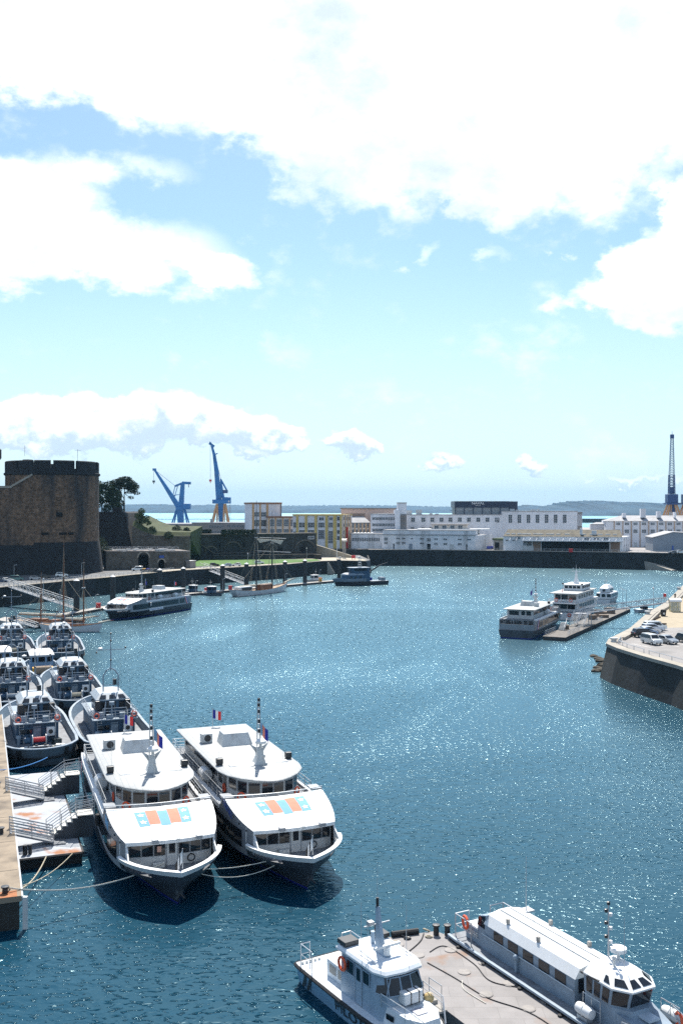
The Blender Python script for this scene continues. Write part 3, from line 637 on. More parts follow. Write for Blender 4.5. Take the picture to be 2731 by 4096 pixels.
class Face:
    "a facade standing between two columns of the picture at given distances"
    def __init__(s, px0, px1, d0, d1=None, zb=8.3):
        d1 = d0 if d1 is None else d1
        s.a = PD(px0, d0); s.b = PD(px1, d1); s.L = (s.b - s.a).length; s.al = (s.b - s.a) / s.L; s.n = Vector((s.al.y, -s.al.x, 0)); s.zb = zb
    def s_of(s, px): return ((px - 341) * s.a.y / 1000 - s.a.x) / (s.al.x - (px - 341) / 1000 * s.al.y)
    def at(s, px, z, off=0.0):
        q = s.a + s.al * s.s_of(px) + s.n * off; return Vector((q.x, q.y, z))
    def zpx(s, px, py): return ZP(py, s.at(px, 0).y)
    def body(s, m, z0, z1, depth, s0=0.0, s1=None, off=0.0):
        s1 = s.L if s1 is None else s1
        q = [s.a + s.al * s0 + s.n * off, s.a + s.al * s1 + s.n * off, s.a + s.al * s1 - s.n * depth, s.a + s.al * s0 - s.n * depth]
        return m.prism([(p.x, p.y) for p in q], z0, z1)
    def win(s, parent, px, py, w, h, nx=2, ny=3, frame=window_frame_m, off=.02):
        "window whose centre shows at (px, py); size in picture pixels"
        d = s.at(px, 0).y; k = d / 1000; z = ZP(py + h / 2, d)
        return far_window(parent, s.at(px, z, off), s.al, w * k, h * k, nx, ny, frame)
# ---------------------------------------------------------------- buildings across the harbour
def bld(name, label, cat="building"): return thing(name, label, cat)
def town():
    zb = 8.3
    # grey flat-roofed block behind the rampart
    f = Face(191.5, 252, 585, 575); b = bld("office_block", "long grey flat roofed office block with ribbon windows behind the dark rampart")
    m = MB(); f.body(m, zb, f.zpx(200, 523.2), 18); m.build("wall", grey_render, b)
    m = MB(); f.body(m, f.zpx(200, 523.2), f.zpx(200, 523.2) + .5, 18.4, off=.2); m.build("roof", roof_grey, b)
    for i in range(9): f.win(b, 209.5 + i * 1.6, 526.6, 1.2, 2.4, 1, 2)
    for i in range(15): f.win(b, 228 + i * 1.6, 526.2, 1.2, 2.2, 1, 2)
    for i in range(8): f.win(b, 212.5 + i * 1.6, 532, 1.2, 1.8, 1, 2)
    m = MB(); f.body(m, f.zpx(198, 530.3), f.zpx(198, 526.4), 1, f.s_of(196.5), f.s_of(199.5), .6); m.build("stair_box", dull_white, b)
    m = MB()
    for px, h in ((208, 2), (249, 2.5), (246, 1.8)): f.body(m, f.zpx(200, 523.2) + .5, f.zpx(200, 523.2) + .5 + h, 4, f.s_of(px), f.s_of(px + 2.4), -3)
    m.build("roof_plant", roof_grey, b)
    # grey pitched shed at the far left of it
    f = Face(152, 193, 640, 640); b = bld("pale_shed", "pale grey shed with low roofs beside the office block, below the blue cranes")
    m = MB(); f.body(m, zb, ZP(525, 640), 30); m.build("wall", grey_render, b)
    m = MB(); f.body(m, ZP(525, 640), ZP(523.6, 640), 34, 0, f.L, .5); m.build("roof", roof_grey, b)
    # orange and white stair tower
    f = Face(251.8, 281, 560, 566); b = bld("stair_tower_building", "tallest cream and orange framed block with two columns of big windows")
    zt = f.zpx(260, 504)
    m = MB(); f.body(m, zb, zt, 16); m.build("wall", plaster, b)
    m = MB(); f.body(m, zt, zt + .9, 16.6, -.3, f.L + .3, .3); m.build("roof_band", rust_trim, b)
    for x0, x1 in ((251.8, 253.6), (259.2, 260.4), (266, 267.8)):
        m = MB(); f.body(m, zb, zt, .5, f.s_of(x0), f.s_of(x1), .35); m.build("pilaster", ochre_trim, b)
    for x, w in ((256.3, 4.6), (263.2, 4.8)):
        f.win(b, x, 514.4, w, 4.2, 3, 2); f.win(b, x, 523, w, 5.8, 3, 3, frame=rail_steel); f.win(b, x, 531.5, w, 5, 5, 2)
    m = MB(); f.body(m, zb, zt, .4, f.s_of(280), f.s_of(281.2), .25); m.build("drain_edge", grey_render, b)
    f = Face(267.7, 292.8, 557, 560); b = bld("ochre_wing", "lower cream wing with orange pilasters and tall white windows, beside the stair tower")
    zt = f.zpx(275, 517.8); m = MB(); f.body(m, zb, zt, 14); m.build("wall", cream, b)
    m = MB(); f.body(m, zt, zt + .9, 14.6, -.2, f.L + .2, .4); m.build("roof_band", rust_trim, b)
    for px in (268.6, 275.2, 282.4, 289.2):
        m = MB(); f.body(m, zb, zt, .5, f.s_of(px - .55), f.s_of(px + .55), .35); m.build("pilaster", ochre_trim, b)
    for px, w in ((271.8, 4), (278.8, 4.6), (285.9, 4.6), (291.2, 2)):
        f.win(b, px, 522.8, w, 6.6, 4, 4); f.win(b, px, 532, w, 5.6, 4, 3)
    # yellow pillared building
    f = Face(292.4, 341.6, 556, 548); b = bld("yellow_pillar_building", "white building with broad mustard yellow pillars and tall gridded windows")
    zt = f.zpx(310, 515.6); m = MB(); f.body(m, zb, zt, 20); m.build("wall", plaster, b)
    m = MB(); f.body(m, zt, zt + .8, 20.4, -.1, f.L + .1, .5); m.build("roof_band", yellow_trim, b)
    for px, w in ((297, 1.9), (305.8, 2.2), (315.6, 2.2), (326.3, 2.4), (334.5, 3.0), (340.6, 1.8)):
        m = MB(); f.body(m, zb, zt + .4, .7, f.s_of(px - w / 2), f.s_of(px + w / 2), .6); m.build("pillar", yellow_trim, b)
    for px, w in ((301.6, 5.6), (310.8, 6.2), (321, 5.8), (330.3, 4)):
        f.win(b, px, 525, w, 4.6, 4, 3); f.win(b, px, 534.5 if px < 328 else 537, w, 8.6 if px < 328 else 12, 4, 5)
        if px > 315: f.win(b, px, 518.8, w * .8, 2.6, 3, 2)
    for y in (518.5, 525, 532, 538): f.win(b, 338, y, 2.4, 3.6, 2, 2)
    for px in (294.5,): f.win(b, px, 525, 2.6, 5, 2, 3); f.win(b, px, 534, 2.6, 5, 2, 3)
    # ochre striped return
    f = Face(341.6, 350.2, 549, 556); b = bld("striped_stair_wing", "narrow cream and orange striped wing with a red pipe, beside the yellow pillars")
    zt = f.zpx(345, 514.5); m = MB(); f.body(m, zb, zt, 12); m.build("wall", cream, b)
    for px in (342, 344.8, 347.4, 349.8):
        m = MB(); f.body(m, zb, zt, .4, f.s_of(px - .35), f.s_of(px + .35), .25); m.build("pilaster", ochre_trim, b)
    for y in (518.5, 525, 532, 538):
        for px in (343.4, 346.1, 348.6): f.win(b, px, y, 1.0, 3, 1, 2)
    m = MB(); f.body(m, zb, f.zpx(345, 527), .6, f.s_of(345.3), f.s_of(346.1), .9); m.build("red_pipe", red_paint, b)
    # cream top-lit hall between
    f = Face(349.5, 371, 566, 572); b = bld("cream_hall", "cream hall with orange window bays and a sloping roof, beside the striped wing")
    zw = f.zpx(360, 522.5); m = MB(); f.body(m, zb, zw, 18); m.build("wall", cream, b)
    m = MB(); q0, q1 = f.at(349.5, zw, .5), f.at(369.5, zw, .5); q2, q3 = f.at(369.5, zw + 3.4, -8), f.at(349.5, zw + 3.4, -8); m.add([q0, q1, q2, q3, q0 - Vector((0, 0, .4)), q1 - Vector((0, 0, .4)), q2 - Vector((0, 0, 3)), q3 - Vector((0, 0, 3))], [(0, 1, 2, 3), (0, 4, 5, 1), (1, 5, 6, 2), (2, 6, 7, 3), (3, 7, 4, 0)]); m.build("sloping_roof", roof_grey, b)
    m = MB(); f.body(m, zw, f.zpx(360, 513.4), 10, 0, f.L, -8); m.build("clerestory", mat("brown_render", (.28, .2, .16), .9, var=.15, obj=False), b)
    for px in (352.5, 356.2, 359.9, 363.6, 367.3):
        f.win(b, px, 525.4, 1.7, 4.6, 2, 4); f.win(b, px, 531, 1.7, 3, 2, 2)
    for px in (350.6, 354.3, 358, 361.7, 365.4, 369):
        m = MB(); f.body(m, zb, zw - .3, .4, f.s_of(px - .4), f.s_of(px + .4), .25); m.build("pilaster", ochre_trim, b)
    # peach upper block
    f = Face(340.5, 395, 592, 592); b = bld("peach_upper_block", "long peach coloured upper storey with a dark flat eave, behind the pale offices")
    zt = f.zpx(360, 509); m = MB(); f.body(m, zb, zt, 16); m.build("wall", mat("peach", (.56, .43, .37), .85, var=.08, obj=False), b); m = MB(); f.body(m, zt, zt + .7, 17.2, -.6, f.L + .6, .6); m.build("roof_slab", grey_render, b)
    # pale office block with rows of small windows
    f = Face(370, 395.2, 565, 562); b = bld("pale_office_block", "pale block with three rows of paired small windows, left of the plain tower")
    zt = f.zpx(380, 514.2); m = MB(); f.body(m, zb, zt, 24); m.build("wall", plaster, b); m = MB(); f.body(m, zt, zt + .4, 24.2, -.1, f.L, .25); m.build("roof", roof_grey, b)
    for y in (518.6, 524.8, 530):
        for i in range(9): f.win(b, 372.3 + i * 1.43, y, .95, 2.6, 1, 3)
        for i in range(6): f.win(b, 385.3 + i * 1.65, y, .95, 2.6, 1, 3)
    f = Face(394.6, 407, 556, 556); b = bld("plain_lift_tower", "plain pale lift tower standing above the long offices", "tower")
    m = MB(); f.body(m, zb, f.zpx(400, 503.2), 9, f.s_of(397.2), f.s_of(406), 0); f.body(m, zb, f.zpx(400, 510), 16, 0, f.s_of(399.5), .6); m.build("tower_wall", plaster, b)
    m = MB(); f.body(m, f.zpx(400, 503.2), f.zpx(400, 503.2) + .4, 9.6, f.s_of(396.9), f.s_of(406.2), .3); m.build("cap", grey_render, b)
    m = MB(); f.body(m, zb, f.zpx(400, 514.2), 6, f.s_of(399.6), f.s_of(406), .3); m.build("shadow_recess", grey_render, b)
    for y in (516, 520, 524): m = MB(); f.body(m, f.zpx(400, y), f.zpx(400, y) + .3, 1.5, f.s_of(400), f.s_of(404.8), 1.6); m.build("landing", grey_render, b)
    # long lavender-white main offices
    f = Face(405.5, 576.5, 566, 566); b = bld("long_white_offices", "very long pale office building with a row of square windows, under the dark rooftop box")
    zt = f.zpx(450, 515); m = MB(); f.body(m, zb, zt, 26, 0, f.s_of(501)); f.body(m, zb, f.zpx(540, 511.6), 26, f.s_of(501), f.L); m.build("wall", plaster, b)
    m = MB(); f.body(m, zt, zt + .35, 26, .1, f.s_of(501) - .1, .25); f.body(m, f.zpx(540, 511.6), f.zpx(540, 511.6) + .35, 26.2, f.s_of(501), f.L + .2, .25); m.build("roof", roof_grey, b)
    m = MB(); q = f.at(576.5, zb, 0); q2 = f.at(580.2, zb, -26); m.prism([(q.x, q.y), (q.x + 3.2, q.y + 2), (q2.x + 2, q2.y), (q.x - 1, q2.y)], zb, f.zpx(540, 511.9)); m.build("end_wall", grey_render, b)
    for i in range(6): m = MB(); q = f.at(576.5, zb, 0) + Vector((.25 + i * .52, .1 + i * .34, 0)); m.box(q.x, q.x + .22, q.y - .25, q.y + .1, f.zpx(540, 526), f.zpx(540, 514.5)); m.build("end_fin", plaster, b)
    for px in (412.3, 422.7, 431.7, 440.8, 449.8, 459, 468.2, 477.5, 486.7, 496): f.win(b, px, 519.7, 3.5, 4, 2, 2)
    for px in (412, 422.6, 430.5): f.win(b, px, 528.6, 3.2, 2.6, 2, 2)
    for i in range(7): f.win(b, 509.5 + i * 9.05, 518.8, 3.3, 8, 2, 4)
    for px in (404.3, 497): f.win(b, px, 521, 1.8, 3, 2, 2)
    f.win(b, 497, 520, 3, 3.6, 2, 2)
    m = MB()
    for px, w, h in ((408.5, 7, 2.6), (419, 6, 3), (431, 3, 1), (437, 4, .8), (512, 6, 2), (518, 4, 1.5), (534, 5, 1.6), (539, 2, 2)): f.body(m, zt, zt + h + (1.5 if px > 501 else 0), 4, f.s_of(px - w / 2), f.s_of(px + w / 2), -5)
    m.build("roof_plant", dull_white, b)
    # dark rooftop box with the lettering
    f = Face(454, 508.5, 570, 570); b = bld("rooftop_box", "dark navy rooftop box with white company lettering and a glazed lower storey")
    z0, z1 = f.zpx(480, 514.8), f.zpx(480, 501.2); zm = f.zpx(480, 507.6)
    m = MB(); f.body(m, zm, z1, 20); m.build("cladding", navy_clad, b); m = MB(); f.body(m, z0 - .2, zm, 19, .6, f.L - .4, -.5); m.build("glazed_storey", black_paint, b)
    m = MB(); q = f.at(508.5, z0, 0); m.prism([(q.x, q.y), (q.x + 5.2, q.y + 2.5), (q.x + 4, q.y + 19), (q.x, q.y + 19)], z0 - .2, z1 - .1); m.build("side_cladding", navy_clad, b)
    for i in range(6):
        px = 459.2 + i * 9.0; f.win(b, px, 508.8, 7.4, 1.2, 8, 1, off=-.3); f.win(b, px, 512.2, 7.4, 3.4, 8, 3, off=-.3)
    for i in range(7): m = MB(); f.body(m, z0, zm, .4, f.s_of(454.2 + i * 9.0), f.s_of(455.2 + i * 9.0 - .2), .1); m.build("mullion", navy_clad, b)
    m = MB(); m.text("NAVAL", 2.1, f.at(477.3, f.zpx(480, 503.3), .08), (1, 0, 0), (0, 0, 1), .05, fit=7.2); m.build("company_lettering", emblem_white, b, fix=False)
    m = MB(); m.text("GROUP", .85, f.at(477.3, f.zpx(480, 505.5), .08), (1, 0, 0), (0, 0, 1), .05, fit=2.9); m.build("company_lettering", emblem_white, b, fix=False)
    # low white building on the quay edge
    f = Face(381.5, 474.5, 542, 530); b = bld("low_white_workshop", "low stained white workshop on the quay edge with a cabin on its roof")
    zt = f.zpx(420, 535); m = MB(); f.body(m, zb, zt, 22); q = f.at(474.5, 0, 0); q2 = f.at(494, 0, -22); m.prism([(q.x, q.y), (q.x + 11, q.y + 13), (q.x + 8, q.y + 24), (q.x - 2, q.y + 22)], zb, zt); m.build("wall", plaster_dirty, b)
    m = MB(); f.body(m, zt, zt + 2.4, 21, 0.3, f.L, -.4); m.build("upper_band", plaster_dirty, b); m = MB(); f.body(m, zt, zt + .35, 22, -.2, f.L + .3, .5); m.build("ledge", roof_grey, b)
    m = MB(); f.body(m, zt + 2.4, zt + 2.7, 21, 0.2, f.L + .2, -.2); m.build("roof", roof_grey, b)
    for px, py, w, h, nx, ny in ((385.3, 539, 3.5, 2.8, 1, 3), (385.3, 542.8, 3.5, 2.2, 3, 2), (397.4, 538.4, 3.6, 1.2, 2, 1), (403, 538.4, 3.4, 1.2, 2, 1), (397.4, 543, 3.6, 2.2, 4, 2), (403, 543, 3.4, 2.2, 4, 2), (411.3, 538.6, 1.8, 1.1, 1, 1), (421.2, 538.8, 3.6, 1.3, 2, 1), (421.2, 543.3, 3.6, 1.3, 2, 1), (428.2, 539.8, 3.4, 3, 2, 2), (435.3, 539, 3.6, 1.4, 2, 1), (435.3, 543.8, 3.6, 2.2, 4, 2), (444.6, 539.2, 3.6, 1.4, 2, 1), (444.6, 544, 3.6, 2, 2, 2), (459, 539.4, 3.6, 1.3, 2, 1), (459, 544.2, 3.6, 2, 2, 2), (468.3, 539.5, 3.6, 1.3, 2, 1)):
        f.win(b, px, py, w, h, nx, ny, frame=plaster_dirty)
    for px, w, c in ((410, 3.4, shed_blue), (428.2, 3.4, black_void), (451.2, 4.2, dull_white), (393.2, 1, black_void), (466, 1.2, black_void)):
        m = MB(); f.body(m, zb, zb + 3.0, .3, f.s_of(px - w / 2), f.s_of(px + w / 2), .1); m.build("door", c, b)
    g = Face(431.5, 466.5, 548, 545); zc = g.zpx(450, 524.8)
    m = MB(); g.body(m, zt, zc, 10); m.build("roof_cabin", cream, b); m = MB(); g.body(m, zc, zc + .35, 11.5, -1, g.L + 1, 1); m.build("cabin_eave", grey_render, b)
    for px in (435.8, 443.7, 451.7, 459.6): g.win(b, px, 527.2, 3.8, 3, 2, 2)
    m = MB(); g.body(m, zt + 2.7, zt + 3.2, 8, -8, g.L + 12, 3); m.build("glazed_strip", white_paint, b)
    # pale shed with drum tanks between
    f = Face(350.5, 382, 552, 548); b = bld("tank_house", "long pale lean-to with a colonnade and rounded roof humps, behind the parked cars")
    zt = f.zpx(365, 534); m = MB(); f.body(m, zb, zt, 10); m.build("wall", plaster_dirty, b); m = MB(); f.body(m, zt, zt + .3, 10.4, -.2, f.L, .3); m.build("roof", roof_grey, b)
    m = MB()
    for i in range(6): c = f.at(353 + i * 3.4, zt + .2, -4); m.ball(c, 1.0, 10, .6)
    m.build("roof_humps", white_paint, b)
    for i in range(16): f.win(b, 352.2 + i * 1.75, 539.5, 1.0, 3.4, 1, 1)
    # quay warehouse with dark loading bays
    f = Face(502.5, 621.5, 524, 508); b = bld("quay_warehouse", "long white quay warehouse with a canopy over dark open loading bays and a mossy roof")
    zt = f.zpx(560, 536.6); zc = f.zpx(560, 541.3)
    m = MB(); f.body(m, zb, zc + .2, 22, 0, f.s_of(522.5)); f.body(m, zb, zc + .2, 5, f.s_of(522.5), f.L, -9); f.body(m, zb, zc + .2, 11, f.s_of(531), f.s_of(540.5), 0); f.body(m, zb, zc + .2, 11, f.s_of(608.5), f.L, 0); f.body(m, zc + .2, zt, 22, 0, f.L); m.build("wall", plaster_dirty, b)
    m = MB(); f.body(m, zc, zc + .4, 4, f.s_of(522.3), f.s_of(620.5), 2.8); m.build("canopy", white_paint, b)
    m = MB(); f.body(m, zb, zc, .3, f.s_of(532), f.s_of(540), .1); m.build("brick_panel", mat("brown_panel", (.25, .17, .12), .9, var=.2, obj=False), b); m = MB(); f.body(m, zb, zc, .3, f.s_of(609.5), f.s_of(619), .1); m.build("brick_panel", mat("brown_panel", (.25, .17, .12), .9, var=.2, obj=False), b)
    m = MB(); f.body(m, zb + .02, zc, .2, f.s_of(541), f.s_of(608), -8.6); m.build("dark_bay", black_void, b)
    m = MB(); f.body(m, zb, zb + 4.6, .4, f.s_of(554.5), f.s_of(564.8), -1.5); m.build("sliding_door", mat("pale_blue_door", (.30, .38, .42), .6, var=.12), b)
    m = MB(); f.body(m, zb, zb + 4.6, .3, f.s_of(565.5), f.s_of(574.6), -1.6); m.build("grey_door", grey_render, b)
    m = MB()
    q = [f.at(502.5, zt, .4), f.at(621.5, zt, .4), f.at(621.5, zt, -21), f.at(502.5, zt, -21)]; rg = [f.at(505, zt + 3.4, -11), f.at(619, zt + 3.4, -11)]
    m.add(q + rg, [(0, 1, 5, 4), (1, 2, 5), (2, 3, 4, 5), (3, 0, 4), (0, 3, 2, 1)]); m.build("roof", roof_moss, b)
    for px, z, w in ((506.5, zt + 1.4, 3.4), (512, zt + 1.4, 4), (518, zt + 1.4, 4), (525, zt + 1.3, 9), (537, zt + 1.3, 10), (549, zt + 1.3, 8), (557, zt + 1.3, 4), (566, zt + 1.3, 5), (583, zt + 1.3, 4), (591, zt + 1.3, 5), (599, zt + 1.3, 5), (607, zt + 1.3, 5), (614, zt + 1.3, 4)):
        m = MB(); a0 = f.at(px - w / 2, z - .15, -4.2); a1 = f.at(px + w / 2, z - .15, -4.2); m.beam(a0, a1, 2.6, .5); m.build("skylight", white_paint, b)
    for px, w, h in ((580, 2.6, 4.4), (593, 5, 3.2)): m = MB(); f.body(m, zt, zt + h, 4, f.s_of(px - w / 2), f.s_of(px + w / 2), -3); m.build("roof_dormer", plaster_dirty, b)
    for px in (586, 595.5, 605): f.win(b, px, 538.8, 4.4, 1.8, 3, 2)
    for px in (506.2, 512.8): f.win(b, px, 540.2, 2.6, .9, 1, 1, frame=plaster_dirty)
    f.win(b, 518, 537.8, 3, 1.8, 3, 2); f.win(b, 524, 544.2, 3, 2, 3, 2)
    e = Face(621.5, 629, 508, 528)
    m = MB(); e.body(m, zb, zt, 4); m.build("end_wall", plaster_dirty, b)
    for px in (623.3, 625.5, 627.6): e.win(b, px, 539.5, 1.2, 2.4, 2, 2); e.win(b, px, 545, 1.2, 2.4, 2, 2)
    for i in range(17): px = 509 + i * 6.6; m = MB(); a0 = f.at(px, zc + .3, 2.7); a1 = f.at(px + 1.6, zt - .2, .05); m.beam(a0, a1, .18, .18); m.build("canopy_strut", plaster_dirty, b)
    # green domed annex and drums between
    f = Face(492.5, 503.5, 532, 528); b = bld("green_annex", "small annex with a mossy green roof between the two white quay buildings")
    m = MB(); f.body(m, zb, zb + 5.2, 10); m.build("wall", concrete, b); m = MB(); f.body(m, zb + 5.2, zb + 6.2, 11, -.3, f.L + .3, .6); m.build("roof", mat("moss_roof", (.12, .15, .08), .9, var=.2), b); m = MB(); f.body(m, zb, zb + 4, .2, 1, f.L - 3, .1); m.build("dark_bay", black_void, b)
    # right warehouse with hipped roof
    f = Face(604.8, 760, 575, 560); b = bld("hipped_roof_warehouse", "large pale warehouse with peach pilasters, two rows of windows and a grey hipped roof")
    zt = f.zpx(640, 521); zr = f.zpx(640, 515.6); m = MB(); f.body(m, zb, zt, 30); m.build("wall", plaster, b)
    q = [f.at(604.8, zt, .6) - f.al * .8, f.at(760, zt, .6), f.at(760, zt, -31), f.at(604.8, zt, -31)]; rg = [f.at(623, zr, -13), f.at(742, zr, -13)]
    m = MB(); m.add(q + rg, [(0, 1, 5, 4), (1, 2, 5), (2, 3, 4, 5), (3, 0, 4), (0, 3, 2, 1)]); m.build("roof", roof_grey, b)
    for i in range(11):
        px = 613.3 + i * 8.6; m = MB(); f.body(m, zb, zt, .4, f.s_of(px - .5), f.s_of(px + .5), .25); m.build("pilaster", mat("peach_trim", (.50, .36, .26), .85, var=.1, obj=False), b)
        f.win(b, px + 4.0, 523.8, 3.6, 2.2, 3, 2); f.win(b, px + 4.0, 531.2, 3.6, 3.2, 3, 2)
        if i in (2, 4): m = MB(); f.body(m, zb, zb + 2.6, .2, f.s_of(px + 2.6), f.s_of(px + 5.6), .1); m.build("door", dull_white, b)
    for px, w, h in ((624, 3.4, 2), (643, 5, 4.5), (659, 4, 3), (675, 1.6, 2.6)):
        m = MB(); f.body(m, zr - 1.2, zr + h - .6, 3, f.s_of(px - w / 2), f.s_of(px + w / 2), -9); m.build("roof_vent", plaster, b)
    # low white houses in the gap
    f = Face(589.5, 607, 590, 588); b = bld("gap_shed", "small pale shed seen in the gap beside the warehouse with the hipped roof")
    m = MB(); f.body(m, zb, f.zpx(598, 524), 14); m.build("wall", plaster, b); q = [f.at(589.5, f.zpx(598, 524), .3), f.at(607, f.zpx(598, 524), .3), f.at(607, f.zpx(598, 522.4), -8), f.at(596, f.zpx(598, 522.4), -8)]; m = MB(); m.add(q + [v - Vector((0, 0, .3)) for v in q], [(0, 1, 2, 3), (4, 5, 6, 7), (0, 4, 5, 1), (1, 5, 6, 2), (2, 6, 7, 3), (3, 7, 4, 0)]); m.build("roof", roof_grey, b)
    # blue-grey metal shed on the far right
    f = Face(652, 740, 512, 506); b = bld("blue_metal_shed", "blue grey metal shed with a low gable behind the parked cars of the far quay")
    ze = f.zpx(660, 538); pk = f.zpx(690, 532.5)
    s0, s1 = 0, f.L; mid = f.s_of(672)
    m = MB(); m.vprism([(0, zb), (s1, zb), (s1, pk - 2), (mid, pk), (0, ze)], ((f.a.x, f.a.y), (f.al.x, f.al.y)), (-f.n.x * 24, -f.n.y * 24)); m.build("wall", shed_blue, b)
    m = MB(); rt = f.n * .5
    for (sa, za), (sb, zb2) in (((-.4, ze), (mid, pk)), ((mid, pk), (s1, pk - 2))):
        p0 = f.a + f.al * sa + Vector((0, 0, za)) + rt; p1 = f.a + f.al * sb + Vector((0, 0, zb2)) + rt; m.add([p0, p1, p1 - f.n * 25, p0 - f.n * 25] + [v + Vector((0, 0, .35)) for v in (p0, p1, p1 - f.n * 25, p0 - f.n * 25)], [(3, 2, 1, 0), (4, 5, 6, 7), (0, 1, 5, 4), (1, 2, 6, 5), (2, 3, 7, 6), (3, 0, 4, 7)])
    m.build("roof", roof_grey, b)
    m = MB(); f.body(m, zb, zb + 3, .2, f.s_of(671), f.s_of(672.6), .1); m.build("door", name_blue, b)
town()

# hills, breakwater, far flats ------------------------------------------------
hill_m = mat("hazed_hill_woods", (.013, .048, .085), .95, var=.5, vscale=.006, color2=(.035, .08, .115), c2scale=.0035, c2lo=.52, c2hi=.66, obj=False)  # blue of distance haze mixed into the colour of the woods
def ridge(name, pts, d, depth, m_, jag=3.0):
    "far land: rounded ridge whose skyline passes through picture points"
    mb = MB(); n = len(pts); fine = []
    for (x0, y0), (x1, y1) in zip(pts, pts[1:]):
        k = max(2, int((x1 - x0) / 1.0))
        for i in range(k): fine.append((x0 + (x1 - x0) * i / k, y0 + (y1 - y0) * i / k))
    fine.append(pts[-1]); rings = []
    for x, y in fine:
        p = PD(x, d); zt = max(1.0, ZP(y, d) + (noise.noise(Vector((x * .35, d, 0))) * jag + noise.noise(Vector((x * 1.3, d, 5))) * jag * .8))
        ring = []
        for t, zz in ((0, -2), (.03, .12), (.15, .35), (.4, .68), (.7, .9), (1, 1.0)):
            w_ = noise.noise(Vector((x * .09, t * 3, d * .01))) * .12 * (1 if 0 < t < 1 else 0)
            ring.append((p.x * (1 + .0 * t), p.y + depth * t, max(-2, zt * (zz + w_)) if t > 0 else -2))
        rings.append(ring)
    mb.loft(rings, closed=False); return struct(mb.build(name, m_, smooth=True))
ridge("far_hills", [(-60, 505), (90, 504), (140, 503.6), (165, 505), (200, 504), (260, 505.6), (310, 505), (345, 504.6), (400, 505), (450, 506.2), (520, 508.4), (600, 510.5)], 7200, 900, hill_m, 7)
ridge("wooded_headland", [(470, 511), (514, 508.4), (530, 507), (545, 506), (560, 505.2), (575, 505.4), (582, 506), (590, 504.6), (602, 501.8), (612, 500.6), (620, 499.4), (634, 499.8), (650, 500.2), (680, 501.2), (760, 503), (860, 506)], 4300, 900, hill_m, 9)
bw = mat("breakwater_stone", (.05, .055, .06), .9, var=.2, obj=False)
m = MB(); p, q = PD(-80, 2900), PD(330, 2900); m.prism([(p.x, 2895), (q.x, 2895), (q.x, 2925), (p.x, 2925)], -2, ZP(518.9, 2895)); tag(m.build("breakwater", bw), "long low dark breakwater across the open water behind the blue cranes", "breakwater")
m = MB(); p, q = PD(560, 2200), PD(900, 2200); m.prism([(p.x, 2195), (q.x, 2195), (q.x, 2225), (p.x, 2225)], -2, ZP(518.7, 2195)); tag(m.build("breakwater", bw), "low breakwater below the wooded headland, seen in the gap between the buildings", "breakwater")
p, q, r_, s_ = PD(-60, 900), PD(300, 900), PD(275, 1560), PD(-60, 1560); struct(MB().prism([(p.x, p.y), (q.x, q.y), (r_.x, r_.y), (s_.x, s_.y)], -2, 6.6).build("dry_dock_ground", mat("dock_apron", (.33, .30, .27), .9, var=.2, vscale=.02, obj=False)))
p, q, r_, s_ = PD(420, 800), PD(900, 800), PD(900, 1250), PD(520, 1250); struct(MB().prism([(p.x, p.y), (q.x, q.y), (r_.x, r_.y), (s_.x, s_.y)], -2, 7).build("shipyard_ground", mat("dock_apron", (.33, .30, .27))))
FB = lambda z, xf, b, sf, ef, xa=-17.3: (z, xa, xf, b, -10, 2.0, .93, sf, ef)
F_LV = [FB(-1.0, 15.2, 3.3, -8, 1.7), FB(0.0, 17.0, 3.9, -5, 2.0), FB(.16, 17.1, 3.95, -4.8, 2.05), FB(.9, 17.6, 4.2, -1, 2.6), FB(1.9, 18.2, 4.4, 3.5, 4.6)]
F_WALL = FB(1.9, 18.3, 4.42, 4, 4.3)
F_BUL = FB(2.95, 18.7, 4.5, 4, 6.0)
